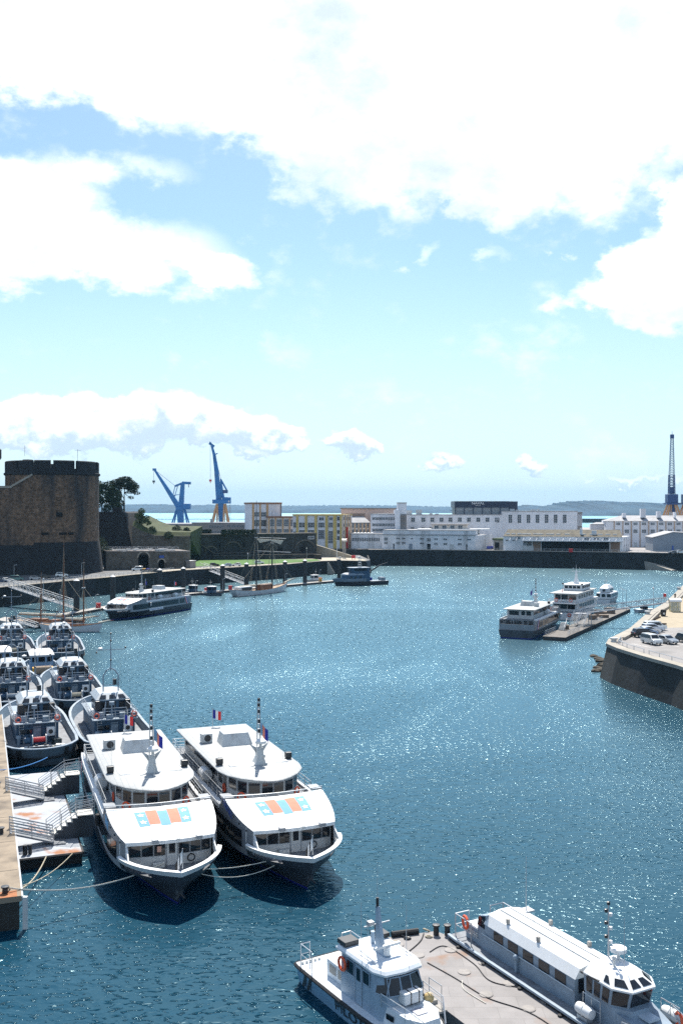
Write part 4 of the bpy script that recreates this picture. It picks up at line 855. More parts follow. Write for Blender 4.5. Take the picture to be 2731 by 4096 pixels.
def make_ferry():
    t = thing("passenger_ferry", "x", "ferry")
    # hull: blue bottom, grey sides, rubbing strakes
    m = MB(); m.mat(1); hull_skin(m, F_LV[:3]); m.mat(0); hull_skin(m, F_LV[2:], cap_bottom=False); m.build("hull", [hull_grey, antifoul_blue], t, smooth=True)
    for s in (-1, 1):
        m = MB()
        for z, lv, x0, x1 in ((1.15, F_LV[3], -16, 9.5), (.72, F_LV[3], -12, 7.5)):
            pts = [(x0 + (x1 - x0) * i / 20) for i in range(21)]
            for a, b in zip(pts, pts[1:]): m.beam((a, s * (hb(a, lv) + .08), z), (b, s * (hb(b, lv) + .08), z), .16, .13)
        m.build("rubbing_strake", hull_grey, t)
    # decks
    MB().sheet(outline(F_LV[4], z=1.88, inset=.02)).build("foredeck", deck_grey, t)
    # main deck wall with top edge following the sloping shield
    def zt(X):
        if X < 6.6: return 4.2
        if X < 8.4: return 4.2 + 1.0 * (X - 6.6) / 1.8
        return 5.2 - (X - 8.4) * 1.15 / 5.5
    m = MB(); xs_ = [-16.5 + (13.9 + 16.5) * i / 44 for i in range(45)]
    for s in (-1, 1):
        m.loft([[(x, s * hb(x, F_WALL), 1.86), (x, s * hb(x, F_WALL), zt(x)), (x, s * (hb(x, F_WALL) - .12), zt(x)), (x, s * (hb(x, F_WALL) - .12), 1.86)] for x in xs_])
    hw = hb(-16.5, F_WALL)
    m.box(-16.6, -16.48, -hw + .12, hw - .12, 1.86, 3.2)
    m.build("main_deck_wall", aluminium, t)
    m = MB(); m.sheet([(-13.0, y, z) for y, z in ((-hw + .13, 1.9), (hw - .13, 1.9), (hw - .13, 4.15), (-hw + .13, 4.15))]); m.build("saloon_rear_wall", aluminium, t)
    for k, (y0, y1) in enumerate(((-3.6, -1.9), (-1.6, -.6), (-.2, 1.4), (1.7, 3.5))):
        pane(t, "saloon_rear_window", (-13.0, y1), (-13.0, y0), 2.5, 3.7, .03)
    # white belt under the upper deck
    m = MB()
    for s in (-1, 1):
        pts = [-15.6 + (6.5 + 15.6) * i / 24 for i in range(25)]
        m.loft([[(x, s * (hb(x, F_WALL) + .06), 3.98), (x, s * (hb(x, F_WALL) + .02), 4.32), (x, s * (hb(x, F_WALL) - .35), 4.42), (x, s * (hb(x, F_WALL) - .35), 3.98)] for x in pts])
    m.build("upper_deck_edge", white_paint, t)
    # side windows of the saloon, following the curve
    for s in (-1, 1):
        n = 15; x0, x1 = -9.5, 12.3
        for i in range(n):
            a = x0 + (x1 - x0) * i / n + .05; b = x0 + (x1 - x0) * (i + 1) / n - .05
            za, zb = 2.35, 3.72
            if s > 0: pane(t, "saloon_window", (b, s * hb(b, F_WALL)), (a, s * hb(a, F_WALL)), za, min(zb, zt(b) - .55), .012)
            else: pane(t, "saloon_window", (a, s * hb(a, F_WALL)), (b, s * hb(b, F_WALL)), za, min(zb, zt(b) - .55), .012)
        for a in (-12.6, -11.2):
            p, q = (a, s * hb(a, F_WALL)), (a + 1.1, s * hb(a + 1.1, F_WALL))
            pane(t, "saloon_window", *( (q, p) if s > 0 else (p, q)), 2.35, 3.72, .012)
    # bulwark round the bow with long freeing slots
    m = MB(); tt = [.86, .88, .90, .92, .94, .955, .97, .98, .99, .996, 1.0]
    def bul(tq, z):
        f = (z - 1.9) / 1.05; X1 = F_LV[4][1] + tq * (F_LV[4][2] - F_LV[4][1]); X2 = F_BUL[1] + tq * (F_BUL[2] - F_BUL[1])
        return (X1 + (X2 - X1) * f, hb(X1, F_LV[4]) * (1 - f) + hb(X2, F_BUL) * f)
    for s in (-1, 1):
        for lo, hi, rng in ((1.86, 2.18, tt), (2.56, 2.98, tt), (2.18, 2.56, [.955, .97, .98, .99, .996, 1.0]), (2.18, 2.56, [.86, .872])):
            m.mat(0 if lo == 2.56 else 1)
            rings = []
            for tq in rng:
                a = bul(tq, lo); b = bul(tq, hi); k = .3
                rings.append([(a[0], s * a[1], lo), (b[0], s * b[1], hi), (b[0] - k * .9, s * max(0, b[1] - k), hi), (a[0] - k * .9, s * max(0, a[1] - k), lo)])
            m.loft(rings)
        m.mat(0)
        # sloping shoulder joining wall and bulwark
        a0 = bul(.86, 2.95); x = 12.9
        m.add([(x, s * hb(x, F_WALL), 2.9), (14.0, s * hb(14.0, F_WALL), 2.9), (13.9, s * hb(13.9, F_WALL), 4.0), (x, s * hb(x, F_WALL), 4.1)] + [(x, s * (hb(x, F_WALL) - .1), 2.9), (14.0, s * (hb(14., F_WALL) - .1), 2.9), (13.9, s * (hb(13.9, F_WALL) - .1), 4.0), (x, s * (hb(x, F_WALL) - .1), 4.1)], [(0, 1, 2, 3), (7, 6, 5, 4), (0, 4, 5, 1), (1, 5, 6, 2), (2, 6, 7, 3), (3, 7, 4, 0)])
        m.add([(14.0, s * (hb(14., F_WALL) - .02), 2.9), (15.4, s * (hb(15.4, F_BUL) - .02), 2.9), (13.95, s * (hb(14., F_WALL) - .02), 3.7), (14.0, s * (hb(14., F_WALL) - .12), 2.9), (15.4, s * (hb(15.4, F_BUL) - .12), 2.9), (13.95, s * (hb(14., F_WALL) - .12), 3.7)], [(0, 1, 2), (5, 4, 3), (0, 3, 4, 1), (1, 4, 5, 2), (2, 5, 3, 0)])
    m.build("bow_bulwark", [white_paint, hull_grey], t)
    # front wall of the saloon
    fx = lambda y: 13.75 - .035 * y * y
    ys_ = [-3.35 + 6.7 * i / 14 for i in range(15)]
    m = MB(); m.loft([[(fx(y), y, 1.88), (fx(y), y, 4.12), (fx(y) - .1, y, 4.12), (fx(y) - .1, y, 1.88)] for y in ys_]); m.build("saloon_front_wall", dull_white, t)
    for y0, y1 in ((-3.15, -2.3), (-2.2, -1.35), (-1.25, -.42), (.68, 1.5), (1.6, 2.4), (2.5, 3.2)):
        pane(t, "front_window", (fx(y0), y0), (fx(y1), y1), 2.75, 3.85, .01, frame=aluminium, fw=.03)
    d = pane(t, "front_door", (fx(-.28), -.28), (fx(.55), .55), 1.92, 3.95, .01, m=dull_white, frame=aluminium)
    w = pane(d, "door_window", (fx(-.1), -.1), (fx(.37), .37), 2.85, 3.72, .045)
    # the big white sloping shield with the emblem
    def sl(u, v, lift=0.0):
        xs0 = 8.4 + (13.9 - 8.4) * u; h = hb(xs0, F_WALL) - .01; x = xs0 + (1.15 - .3 * u) * (1 - v * v); z = 5.2 - 1.15 * u + .20 * math.sin(math.pi * u) * (1 - v ** 4) + .16 * (1 - v * v)
        return Vector((x, h * v, z + lift))
    m = MB(); U, V = 10, 14; m.loft([[sl(i / U, -1 + 2 * j / V) for j in range(V + 1)] for i in range(U + 1)], closed=False)
    m.loft([[sl(1, -1 + 2 * j / V) for j in range(V + 1)], [sl(1, -1 + 2 * j / V) + Vector((.03, 0, -.26)) for j in range(V + 1)], [sl(1, -1 + 2 * j / V) + Vector((-.9, 0, -.24)) for j in range(V + 1)]], closed=False)
    m.loft([[sl(0, -1 + 2 * j / V) + Vector((-.1, 0, -1.0)) for j in range(V + 1)], [sl(0, -1 + 2 * j / V) + Vector((-.1, 0, 0)) for j in range(V + 1)], [sl(0, -1 + 2 * j / V) for j in range(V + 1)]], closed=False)
    shield = m.build("sloping_front_roof", white_paint, t, smooth=True)
    # emblem: star - red - blue - red - star bands laid on the shield
    def band(mb, v0, v1, u0, u1, h=.012):
        n = 5
        mb.loft([[sl(u0 + (u1 - u0) * i / n, v0, h), sl(u0 + (u1 - u0) * i / n, v1, h)] for i in range(n + 1)], closed=False)
    e = MB()
    for k, (v0, v1, u0, u1, c) in enumerate(((-.54, -.34, .17, .63, 0), (-.34, -.13, .13, .59, 1), (-.13, .06, .17, .64, 0), (.06, .27, .13, .60, 1), (.27, .48, .12, .62, 0))):
        e.mat(c); band(e, v0, v1, u0, u1)
    eo = e.build("emblem", [emblem_blue, emblem_red], shield, fix=False)
    for v, u in ((-.44, .29), (-.44, .51), (.375, .25), (.375, .50)):
        c = sl(u, v, .014); ya = (sl(u - .05, v) - sl(u + .05, v)).normalized(); xa = (sl(u, v + .05) - sl(u, v - .05)).normalized(); st = MB(); star(st, c, .34, xa, ya, Vector((0, 0, 1)), .008); st.build("emblem_star", emblem_white, eo, fix=False)
    for y in (-1.35, 2.1):
        MB().cbox(14.72, y, 4.08, .45, .5, .3).build("floodlight", aluminium, t, bevel=.03)
    MB().lathe([(.01, 0), (.13, .02), (.13, .2), (.01, .22)], (14.85, .45, 4.12), 8).build("deck_lamp", dull_white, t)
    r = MB(); V2 = 16
    r.path([sl(0, -1 + 2 * j / V2) + Vector((-.05, 0, .28)) for j in range(V2 + 1)], .04, 5)
    for j in range(0, V2 + 1, 2): r.tube(sl(0, -1 + 2 * j / V2) + Vector((-.05, 0, -.05)), sl(0, -1 + 2 * j / V2) + Vector((-.05, 0, .28)), .025, None, 5)
    r.build("front_rail", rail_steel, t)
    # upper deck, cabin, wheelhouse
    ud = [(x, hb(x, F_WALL) - .1) for x in [-15.6 + 24.2 * i / 24 for i in range(25)]]
    MB().prism(ud + [(x, -y) for x, y in reversed(ud)], 4.12, 4.2).build("upper_deck", deck_grey, t)
    cab = [(-13.4, 3.1), (4.6, 3.1), (6.2, 2.75), (7.2, 2.1), (7.85, 1.1), (8.05, 0)]
    m = MB(); full = cab + [(x, -y) for x, y in reversed(cab[:-1])]; m.prism(full, 4.2, 6.36); m.build("upper_cabin", dull_white, t)
    for s in (-1, 1):
        for i in range(12):
            a = -13.0 + 13.6 * i / 12 + .04; b = -13.0 + 13.6 * (i + 1) / 12 - .04
            p, q = (a, s * 3.1), (b, s * 3.1); pane(t, "cabin_window", *((q, p) if s > 0 else (p, q)), 5.12, 6.1, .012)
        p, q = (1.2, s * 3.1), (2.5, s * 3.1); pane(t, "wheelhouse_side_window", *((q, p) if s > 0 else (p, q)), 4.95, 6.1, .012, frame=aluminium)
        p, q = (2.9, s * 3.1), (3.9, s * 3.1); pane(t, "side_door", *((q, p) if s > 0 else (p, q)), 4.25, 6.15, .012, m=hull_grey)
    fr = [cab[1], cab[2], cab[3], cab[4]]; whs = [(cab[i], cab[i + 1]) for i in range(1, 5)]
    lis = [((4.75, -3.06), (6.1, -2.78)), ((6.28, -2.68), (7.14, -2.12)), ((7.26, -1.99), (7.82, -1.13)), ((7.88, -.95), (8.03, -.05)), ((8.03, .05), (7.88, .95)), ((7.82, 1.13), (7.26, 1.99)), ((7.14, 2.12), (6.28, 2.68)), ((6.1, 2.78), (4.75, 3.06))]
    for p, q in lis: pane(t, "wheelhouse_window", p, q, 5.22, 6.12, .012, frame=aluminium, fw=.045)
    for y0, y1 in ((-2.6, -1.5), (-1.2, -.3), (.3, 2.6)): pane(t, "cabin_rear_window", (-13.4, y1), (-13.4, y0), 5.0, 6.0, .012)
    ro = [(-14.3, 3.85), (3.6, 3.85), (4.5, 3.72), (5.6, 3.45), (7.0, 2.6), (8.0, 1.6), (8.6, .7), (8.75, 0)]
    rf = ro + [(x, -y) for x, y in reversed(ro[:-1])]
    sc = lambda k, z: [(-2.5 + (x + 2.5) * (1 - k * .35), y * (1 - k), z) for x, y in rf]
    m = MB(); m.loft([sc(.03, 6.33), sc(0, 6.37), sc(0, 6.46), sc(.03, 6.53), sc(.5, 6.62), sc(.98, 6.64)]); roof = m.build("cabin_roof", roof_white, t, smooth=True)
    j = MB()
    for k in range(17): j.box(-13.8 + k * 1.02, -13.77 + k * 1.02, -3.5, 3.5, 6.5, 6.532 if False else 6.545)
    j.build("roof_panel_seams", dull_white, roof)
    m = MB(); m.box(2.6, 3.3, -2.6, 2.9, 6.5, 6.66); m.build("roof_plinth", white_paint, roof, bevel=.03)
    # roof gear
    u = MB(); u.loft([[(-6.9, -1.35, 6.5), (-4.2, -1.45, 6.5), (-4.2, 1.75, 6.5), (-6.9, 1.75, 6.5)], [(-6.7, -1.05, 7.75), (-4.9, -1.1, 7.75), (-4.9, 1.4, 7.75), (-6.7, 1.4, 7.75)]]); u.build("air_inlet_housing", dull_white, t, bevel=.04)
    u = MB(); u.box(-7.4, -6.6, -2.9, -1.8, 6.62, 7.5); u.box(-7.3, -6.7, -2.8, -2.7, 6.5, 6.62).box(-7.3, -6.7, -2.0, -1.9, 6.5, 6.62); ac = u.build("air_conditioner", dull_white, t, bevel=.02)
    MB().lathe([(.01, 0), (.34, 0), (.34, .03), (.01, .03)], (-6.6, -2.3, 7.06), 12, 'x').build("fan_grille", black_paint, ac)
    u = MB(); u.loft([[(2.2, -.25, 6.55), (3.7, -.35, 6.55), (3.7, .75, 6.55), (2.2, .75, 6.55)], [(2.6, -.05, 7.3), (3.5, -.1, 7.3), (3.5, .5, 7.3), (2.6, .5, 7.3)], [(2.6, -.1, 8.1), (3.3, -.1, 8.1), (3.3, .5, 8.1), (2.6, .5, 8.1)]])
    for s in (-1, 1): u.add([(2.9, .2 + s * .3, 7.6), (3.1, .2 + s * .3, 7.6), (2.95, .2 + s * .95, 8.5), (2.9, .2 + s * .3, 8.1)], [(0, 1, 2), (0, 2, 3), (1, 3, 2), (0, 3, 1)])
    ma = u.build("mast_pedestal", dull_white, t)
    u = MB()
    for dx, dy in ((0, 0), (.3, 0), (0, .35), (.3, .35)): u.tube((2.75 + dx, .02 + dy, 8.0), (2.85 + dx * .5, .1 + dy * .5, 12.3), .03, None, 5)
    for k in range(9): z = 8.4 + k * .45; f = 1 - .5 * k / 9; u.box(2.75 + .1 * k / 9, 2.75 + .1 * k / 9 + .3 * f + .02, .02 + .08 * k / 9, .04 + .08 * k / 9 + .35 * f, z, z + .03)
    u.build("lattice_mast", rail_steel, ma)
    for z in (9.4, 10.3, 11.2, 11.8, 12.3): MB().lathe([(.05, 0), (.13, .05), (.13, .28), (.05, .33)], (2.98, .18, z), 8).build("signal_lamp", black_paint, ma)
    MB().lathe([(.05, 0), (.5, .05), (.5, .25), (.3, .4), (.02, .42)], (3.35, .25, 8.5), 14).build("radar_dome", white_paint, ma, smooth=True)
    MB().tube((3.35, .25, 8.05), (3.35, .25, 8.55), .12, None, 8).build("radar_post", dull_white, ma)
    MB().tube((4.3, .25, 6.6), (4.3, .25, 7.5), .03, None, 5).cbox(4.3, .25, 7.45, .2, .25, .2).build("horn", dull_white, t)
    for s in (-1, 1):
        MB().cbox(2.1, s * 3.3, 6.5, .35, .55, .2).cbox(2.1, s * 3.3, 6.68, .5, .6, .5).build("searchlight", black_paint, t, bevel=.05)
        MB().tube((1.2, s * 3.1, 6.5), (1.2, s * 3.1, 10.0), .015, .008, 4).build("whip_antenna", rail_steel, t)
        # side rails, liferafts, wing platforms
        pts = [(x, s * (hb(x, F_WALL) - .3), 4.38) for x in (-15, -11, -7, -3, 1, 4.5, 6.2)]
        railing(MB(), pts, 1.0, 3, .032, 1.5, .03).build("side_railing", rail_steel, t)
        for x in (-8.6, -.8) if s > 0 else (-1.5,):
            rb = MB().lathe([(.02, -.85), (.5, -.8), (.56, -.5), (.56, -.03), (.6, 0), (.56, .03), (.56, .5), (.5, .8), (.02, .85)], (x, s * 3.75, 5.0), 14, 'x').build("life_raft", white_paint, t, smooth=True)
            MB().box(x - .5, x + .5, s * 3.75 - .4, s * 3.75 + .4, 4.2, 4.55).build("raft_cradle", rail_steel, rb)
        wg = MB().box(6.6, 8.0, s * 4.0 - .45, s * 4.0 + .5, 5.12, 5.22)
        wg.beam((6.8, s * 4.35, 4.3), (7.8, s * 4.45, 5.15), .1, .3); wg.build("wing_platform", aluminium, t)
        MB().lathe([(.02, -.55), (.2, -.45), (.24, 0), (.2, .45), (.02, .55)], (5.0, s * 4.72, 3.4), 10).build("fender", black_rubber if s < 0 else dull_white, t, smooth=True)
        lifebuoy(t, (7.2 - .3, s * 2.55, 4.85), (.75, .65 * s, 0)); lifebuoy(t, (3.4, s * 3.2, 4.8), (0, 1, 0))
        for x in (9.4, 10.6, 11.8, 13.0): MB().box(x - .1, x + .1, s * (hb(x, F_WALL) + .02) - .03, s * (hb(x, F_WALL) + .02) + .03, zt(x) - .42, zt(x) - .3).build("scupper", black_paint, t)
    MB().torus((-.0 + 13.83, 1.65, 2.35), .28, .05, (1, 0, 0), 14, 5).build("hose_coil", black_rubber, t)
    MB().cbox(13.95, -.95, 1.9, .4, .9, .42).build("deck_box", dull_white, t, bevel=.03)
    MB().lathe([(.14, 0), (.14, .3), (.22, .34), (.22, .4), (.02, .42)], (17.0, 0, 1.88), 10).cbox(16.7, -.45, 1.88, .5, .5, .35).build("bow_bollard", dull_white, t)
    MB().box(17.25, 17.7, -.25, .25, .95, 1.35).build("anchor_pocket", hull_grey, t)
    MB().tube((17.7, .0, 1.1), (17.95, .35, .75), .09, None, 6).tube((17.7, 0, 1.1), (17.95, -.35, .75), .09, None, 6).build("anchor", black_paint, t)
    # stern
    railing(MB(), [(-16.45, -4.0, 3.2), (-16.45, 4.0, 3.2)], .9, 3, .03, 1.3).build("stern_railing", rail_steel, t)
    railing(MB(), [(-15.5, -4.0, 4.2), (-15.5, 4.0, 4.2)], 1.0, 3, .03, 1.3).build("stern_railing", rail_steel, t)
    m = MB()
    for y in (-3.6, -1.2, 1.2, 3.6): m.tube((-15.2, y, 1.9), (-15.2, y, 4.2), .06, None, 6)
    m.build("awning_posts", rail_steel, t)
    # tricolour sash down each side
    m = MB()
    for s in (-1, 1):
        for k in range(3):
            m.mat(k); x = -13.6 + k * .32
            m.sheet([(x, s * (hb(x, F_WALL) + .07), 4.2), (x + .32, s * (hb(x + .32, F_WALL) + .07), 4.2), (x - 1.2 + .32, s * (hb(x - .9, F_WALL) + .07), 1.9), (x - 1.2, s * (hb(x - 1.2, F_WALL) + .07), 1.9)])
    m.build("tricolour_sash", [flag_blue, flag_white, flag_red], t, fix=False)
    return t
def ferry_flags(t, kind):
    if 'national' in kind: flag(t, (-13.9, 0, 8.4), .9, .95, [flag_blue, flag_white, flag_red], rad(70), .25, "ensign", 2.0)
    if 'company' in kind: flag(t, (1.8, .6, 10.2), .8, 1.1, [emblem_blue, emblem_red, flag_blue], rad(60), .75, "company_flag", 3.6)
    if 'jack' in kind: flag(t, (17.6, .25, 4.3), .55, .9, [flag_white, black_paint, flag_white, black_paint], rad(-120), 1.2, "jack_flag", 1.4)
ferry_mark = {}
f1 = make_ferry()
HF = math.atan2(-.942, .335)
def place(o, bowx, bowy, h, xb=17.0): o.location = (bowx - xb * math.cos(h), bowy - xb * math.sin(h), 0); o.rotation_euler = (0, 0, h)
G_F = "white passenger ferries of one class"
f2 = copy_tree(f1); f3 = copy_tree(f1); f4 = copy_tree(f1)
place(f1, -12.4, 75.8, HF); place(f2, -2.7, 78.8, math.atan2(-.93, .36))
place(f3, -62.4, 270.5, math.atan2(-.90, -.40))
f4.rotation_euler = (0, 0, math.atan2(16.3, 7.4)); h4 = f4.rotation_euler.z; f4.location = (40.3 + 17.3 * math.cos(h4), 231.5 + 17.3 * math.sin(h4), 0)
for o, l in ((f1, "white and grey passenger ferry moored beside the rusty pontoon with the stairs"), (f2, "white passenger ferry moored outermost, with a french flag flying over its cabin roof"),
             (f3, "grey sided passenger ferry lying bow on under the old stone quay, beyond the sailing boats"), (f4, "passenger ferry seen from its square grey stern at the end of the long pontoon")):
    tag(o, l, "ferry", G_F)
ferry_flags(f1, ('company', 'jack', 'national')); ferry_flags(f2, ('national', 'company', 'jack')); ferry_flags(f3, ('national', 'company')); ferry_flags(f4, ('company',))
def side_text(t, body, x, z, size, m, side=-1, slope=0, name="name_lettering"):
    dx = hb(x + 1, F_WALL) - hb(x - 1, F_WALL)
    xa = Vector((2, -dx, -slope)) if side < 0 else Vector((-2, dx, slope)); xa = Vector((2, side * dx, -slope)) * (1 if side < 0 else -1)
    MB().text(body, size, (x, side * (hb(x, F_WALL) + .03), z), xa, (0, 0, 1), .008).build(name, m, t, fix=False)
side_text(f2, "TERENEZ", 9.0, 4.62, .72, name_blue, -1, .45)
MB().add([(x, -(hb(x, F_WALL) + .015 + o), z) for o in (0, .015) for x, z in ((8.2, 4.1), (9.7, 3.85), (9.7, 4.6), (8.2, 4.85))], [(0, 1, 2, 3), (7, 6, 5, 4), (0, 4, 5, 1), (1, 5, 6, 2), (2, 6, 7, 3), (3, 7, 4, 0)]).build("name_plate", emblem_blue, f1)
MB().add([(x, -s * (hb(x, F_WALL) + .02 + o), z) for o in (0, .015) for s in (-1,) for x, z in ((-1.5, 1.5), (5.2, 1.5), (5.2, 2.2), (-1.5, 2.2))], [(0, 1, 2, 3), (7, 6, 5, 4), (0, 4, 5, 1), (1, 5, 6, 2), (2, 6, 7, 3), (3, 7, 4, 0)]).build("name_banner", emblem_white, f3)
MB().text("Morlenn Express", .62, (1.85, hb(1.85, F_WALL) + .05, 1.85), (-1, 0, 0), (0, 0, 1), .008, fit=5.6).build("name_lettering", name_blue, f3, fix=False)
MB().add([(13.85, -1.05, 3.05), (13.85, -.72, 3.05), (13.85, -.72, 3.5), (13.85, -1.05, 3.5)], [(0, 1, 2, 3)]).build("notice_sheet", mat("notice_paper", (.62, .36, .28), .8), f1)
# ---------------------------------------------------------------- navy tugs moored in rows
TL = lambda z, xa, xf, b, sa=-6, sf=2, ef=2.4: (z, xa, xf, b, sa, 2.0, 0.0, sf, ef, .75, .55)
sheer = lambda base, bow, aft=0.0: (lambda t: base + bow * max(0, (t - .45) / .55) ** 2 + aft * max(0, (.2 - t) / .2) ** 2)
tug_roof = mat('tug_roof_grey', (.33, .38, .42), .6, var=.12, color2=(.34, .37, .40), c2scale=1.4)
def make_tug():
    t = thing("navy_tug", "x", "tug boat")
    lv = [TL(-.9, -9.5, 12.5, 3.4), TL(.1, -10.6, 14.0, 4.0), TL(sheer(1.2, 1.0), -11.2, 14.8, 4.3, -6, 3, 2.8), TL(sheer(2.15, 1.3, .12), -11.5, 15.4, 4.4, -6, 4, 3.0)]
    m = MB(); m.mat(1); hull_skin(m, lv[:2], transom=False); m.mat(0); hull_skin(m, lv[1:], cap_bottom=False, transom=False); m.build("hull", [navy_hull, black_rubber], t, smooth=True)
    ins = [TL(sheer(1.2, 1.0), -11.0, 14.4, 4.12, -6, 3, 2.8), TL(sheer(2.15, 1.3, .12), -11.3, 15.1, 4.22, -6, 4, 3.0)]
    m = MB(); hull_skin(m, ins, cap_bottom=False, transom=False); m.build("bulwark_lining", mat("bulwark_blue_grey", (.17, .23, .28), .55, var=.15), t, smooth=True)
    q = outline(ins[0], z=1.15); m = MB()
    n = len(q); pr = [((x, hb(x, ins[0]), 1.2 + 1.0 * max(0, ((x + 11) / 25.4 - .45) / .55) ** 2)) for x in [-11 + 25.4 * k for k in TS]]
    m.loft([[p, (p[0], -p[1], p[2])] for p in pr], closed=False); m.build("main_deck", deck_grey, t)
    def capline(s): return [(lv[3][1] + k * (lv[3][2] - lv[3][1]), s * hb(lv[3][1] + k * (lv[3][2] - lv[3][1]), lv[3]), lv[3][0](k) + .04) for k in TS]
    m = MB()
    for s in (-1, 1):
        c = capline(s)
        for a, b in zip(c, c[1:]): m.beam(a, b, .34, .12)
    m.build("bulwark_cap", navy_pale, t)
    m = MB()
    for s in (-1, 1):
        c = [(lv[2][1] + k * (lv[2][2] - lv[2][1]), s * (hb(lv[2][1] + k * (lv[2][2] - lv[2][1]), lv[2]) + .08), 1.1 + max(0, (k - .45) / .55) ** 2) for k in TS]
        m.path(c, .16, 6)
    m.build("fender_belt", black_rubber, t)
    for s in (-1, 1): MB().cbox(-10.0, s * 2.6, 1.3, .6, .5, .7, s * .6).build("fairlead", black_rubber, t)
    # deckhouse and wheelhouse
    MB().box(-3.2, 8.0, -2.5, 2.5, 1.1, 3.7).build("deckhouse", navy_grey, t, bevel=.04)
    MB().prism([(-3.9, -2.8), (8.4, -2.8), (8.4, 2.8), (-3.9, 2.8)], 3.7, 3.8).build("boat_deck", navy_pale, t)
    w = MB(); w.prism([(-1.3, -1.9), (4.2, -1.9), (5.2, -1.1), (5.2, 1.1), (4.2, 1.9), (-1.3, 1.9)], 3.8, 5.75).build("wheelhouse", navy_grey, t)
    m = MB(); a = [(-1.5, -2.1), (4.4, -2.1), (5.4, -1.2), (5.4, 1.2), (4.4, 2.1), (-1.5, 2.1)]; k = lambda f, z: [(1.8 + (x - 1.8) * f, y * f, z) for x, y in a]
    m.loft([k(1, 5.72), k(1, 5.85), k(.74, 6.42), k(.72, 6.46)]); rf = m.build("wheelhouse_roof", tug_roof, t)
    for y in (-1.25, -.0, 1.25):      # sloping roof lights at the back and sides
        MB().add([(-1.43 + .08, y - .42, 5.95), (-1.43 + .08, y + .42, 5.95), (-.88 + .12, y * .86 + .32, 6.28), (-.88 + .12, y * .86 - .32, 6.28)] + [(-1.5, y - .42, 5.98), (-1.5, y + .42, 5.98), (-.9, y * .86 + .32, 6.33), (-.9, y * .86 - .32, 6.33)], [(3, 2, 1, 0), (4, 5, 6, 7), (0, 1, 5, 4), (1, 2, 6, 5), (2, 3, 7, 6), (3, 0, 4, 7)]).build("roof_light", dark_glass, rf)
    for y0, y1 in ((-1.45, -.8), (-.42, .42), (.8, 1.45)): pane(t, "wheelhouse_window", (-1.3, y1), (-1.3, y0), 4.55, 5.55, .012, frame=navy_grey)
    for s in (-1, 1):
        for x0 in (-.8, .6, 2.0, 3.1):
            p, q = (x0, s * 1.9), (x0 + .95, s * 1.9); pane(t, "wheelhouse_window", *((q, p) if s > 0 else (p, q)), 4.6, 5.55, .012)
        MB().cbox(-1.35, s * 1.85, 4.5, .8, .7, 1.25).build("exhaust_box", black_paint, t, bevel=.08)
        MB().tube((-1.6, s * 2.1, 3.8), (-1.6, s * 2.1, 4.6), .22, None, 8).build("exhaust_pipe", navy_grey, t)
    pane(t, "rear_door", (-1.3, .75), (-1.3, .45), 3.85, 5.6, .02, m=black_paint)
    # platform rails, ladders, struts
    railing(MB(), [(8.2, -2.7, 3.8), (-3.8, -2.7, 3.8), (-3.8, 2.7, 3.8), (8.2, 2.7, 3.8)], 1.0, 3, .028, 1.3).build("boat_deck_railing", rail_steel, t)
    m = MB()
    for s in (-.25, .25): m.tube((-3.35, 1.9 + s, 1.2), (-3.25, 1.9 + s, 3.8), .03, None, 4)
    for i in range(8): m.tube((-3.32, 1.65, 1.5 + i * .3), (-3.32, 2.15, 1.5 + i * .3), .025, None, 4)
    m.build("ladder", rail_steel, t)
    m = MB().tube((-3.4, 1.6, 1.3), (-1.6, .9, 5.6), .06, None, 6); m.build("derrick_stay", rail_steel, t); m = MB().tube((-3.6, -2.1, 1.2), (-3.6, -2.1, 5.4), .07, None, 6).tube((-3.6, -2.1, 5.2), (-1.4, -1.6, 5.6), .05, None, 6); m.build("derrick", rail_steel, t)
    MB().box(-3.34, -3.2, -.4, .5, 1.5, 3.3).build("deckhouse_door", navy_pale, t)
    a = MB().cbox(-3.6, -1.5, 2.1, .7, .95, 1.1).build("ventilation_unit", white_paint, t, bevel=.05); MB().lathe([(.01, 0), (.28, 0), (.28, .03), (.01, .03)], (-3.99, -1.5, 2.65), 12, 'x').build("fan_grille", black_paint, a)
    m = MB()
    for x, y, z, sx_, sy_, sz_ in ((-2.7, -1.0, 3.8, 1.0, .7, .6), (-3.1, .6, 3.8, .7, .8, .45), (-2.5, 1.6, 3.8, .8, .6, .7), (-3.0, -2.4, 3.8, .9, .6, .55)): m.cbox(x, y, z, sx_, sy_, sz_, random.uniform(-.1, .1))
    m.build("deck_lockers", navy_pale, t)
    rb = MB().lathe([(.02, -.75), (.42, -.7), (.48, 0), (.42, .7), (.02, .75)], (-1.0, 2.5, 4.3), 12, 'x').build("life_raft", white_paint, t, smooth=True)
    # towing winch, bitts and gear on the after deck
    wn = MB().box(-6.2, -4.6, -.9, .9, 1.2, 1.5).box(-5.8, -5.0, -1.0, -.8, 1.4, 2.6).box(-5.8, -5.0, .8, 1.0, 1.4, 2.6).lathe([(.02, 1.0), (.35, 1.05), (.35, 1.7), (.02, 1.75)], (-5.4, 0, 2.1), 10, 'y').build("towing_winch", navy_grey, t)
    MB().lathe([(.32, -.8), (.32, .8)], (-5.4, 0, 2.1), 12, 'y').build("winch_drum", red_paint, wn)
    for y in (-.78, .78): MB().lathe([(.02, -.05), (.62, -.05), (.62, .05), (.02, .05)], (-5.4, y, 2.1), 14, 'y').build("drum_flange", dull_white, wn)
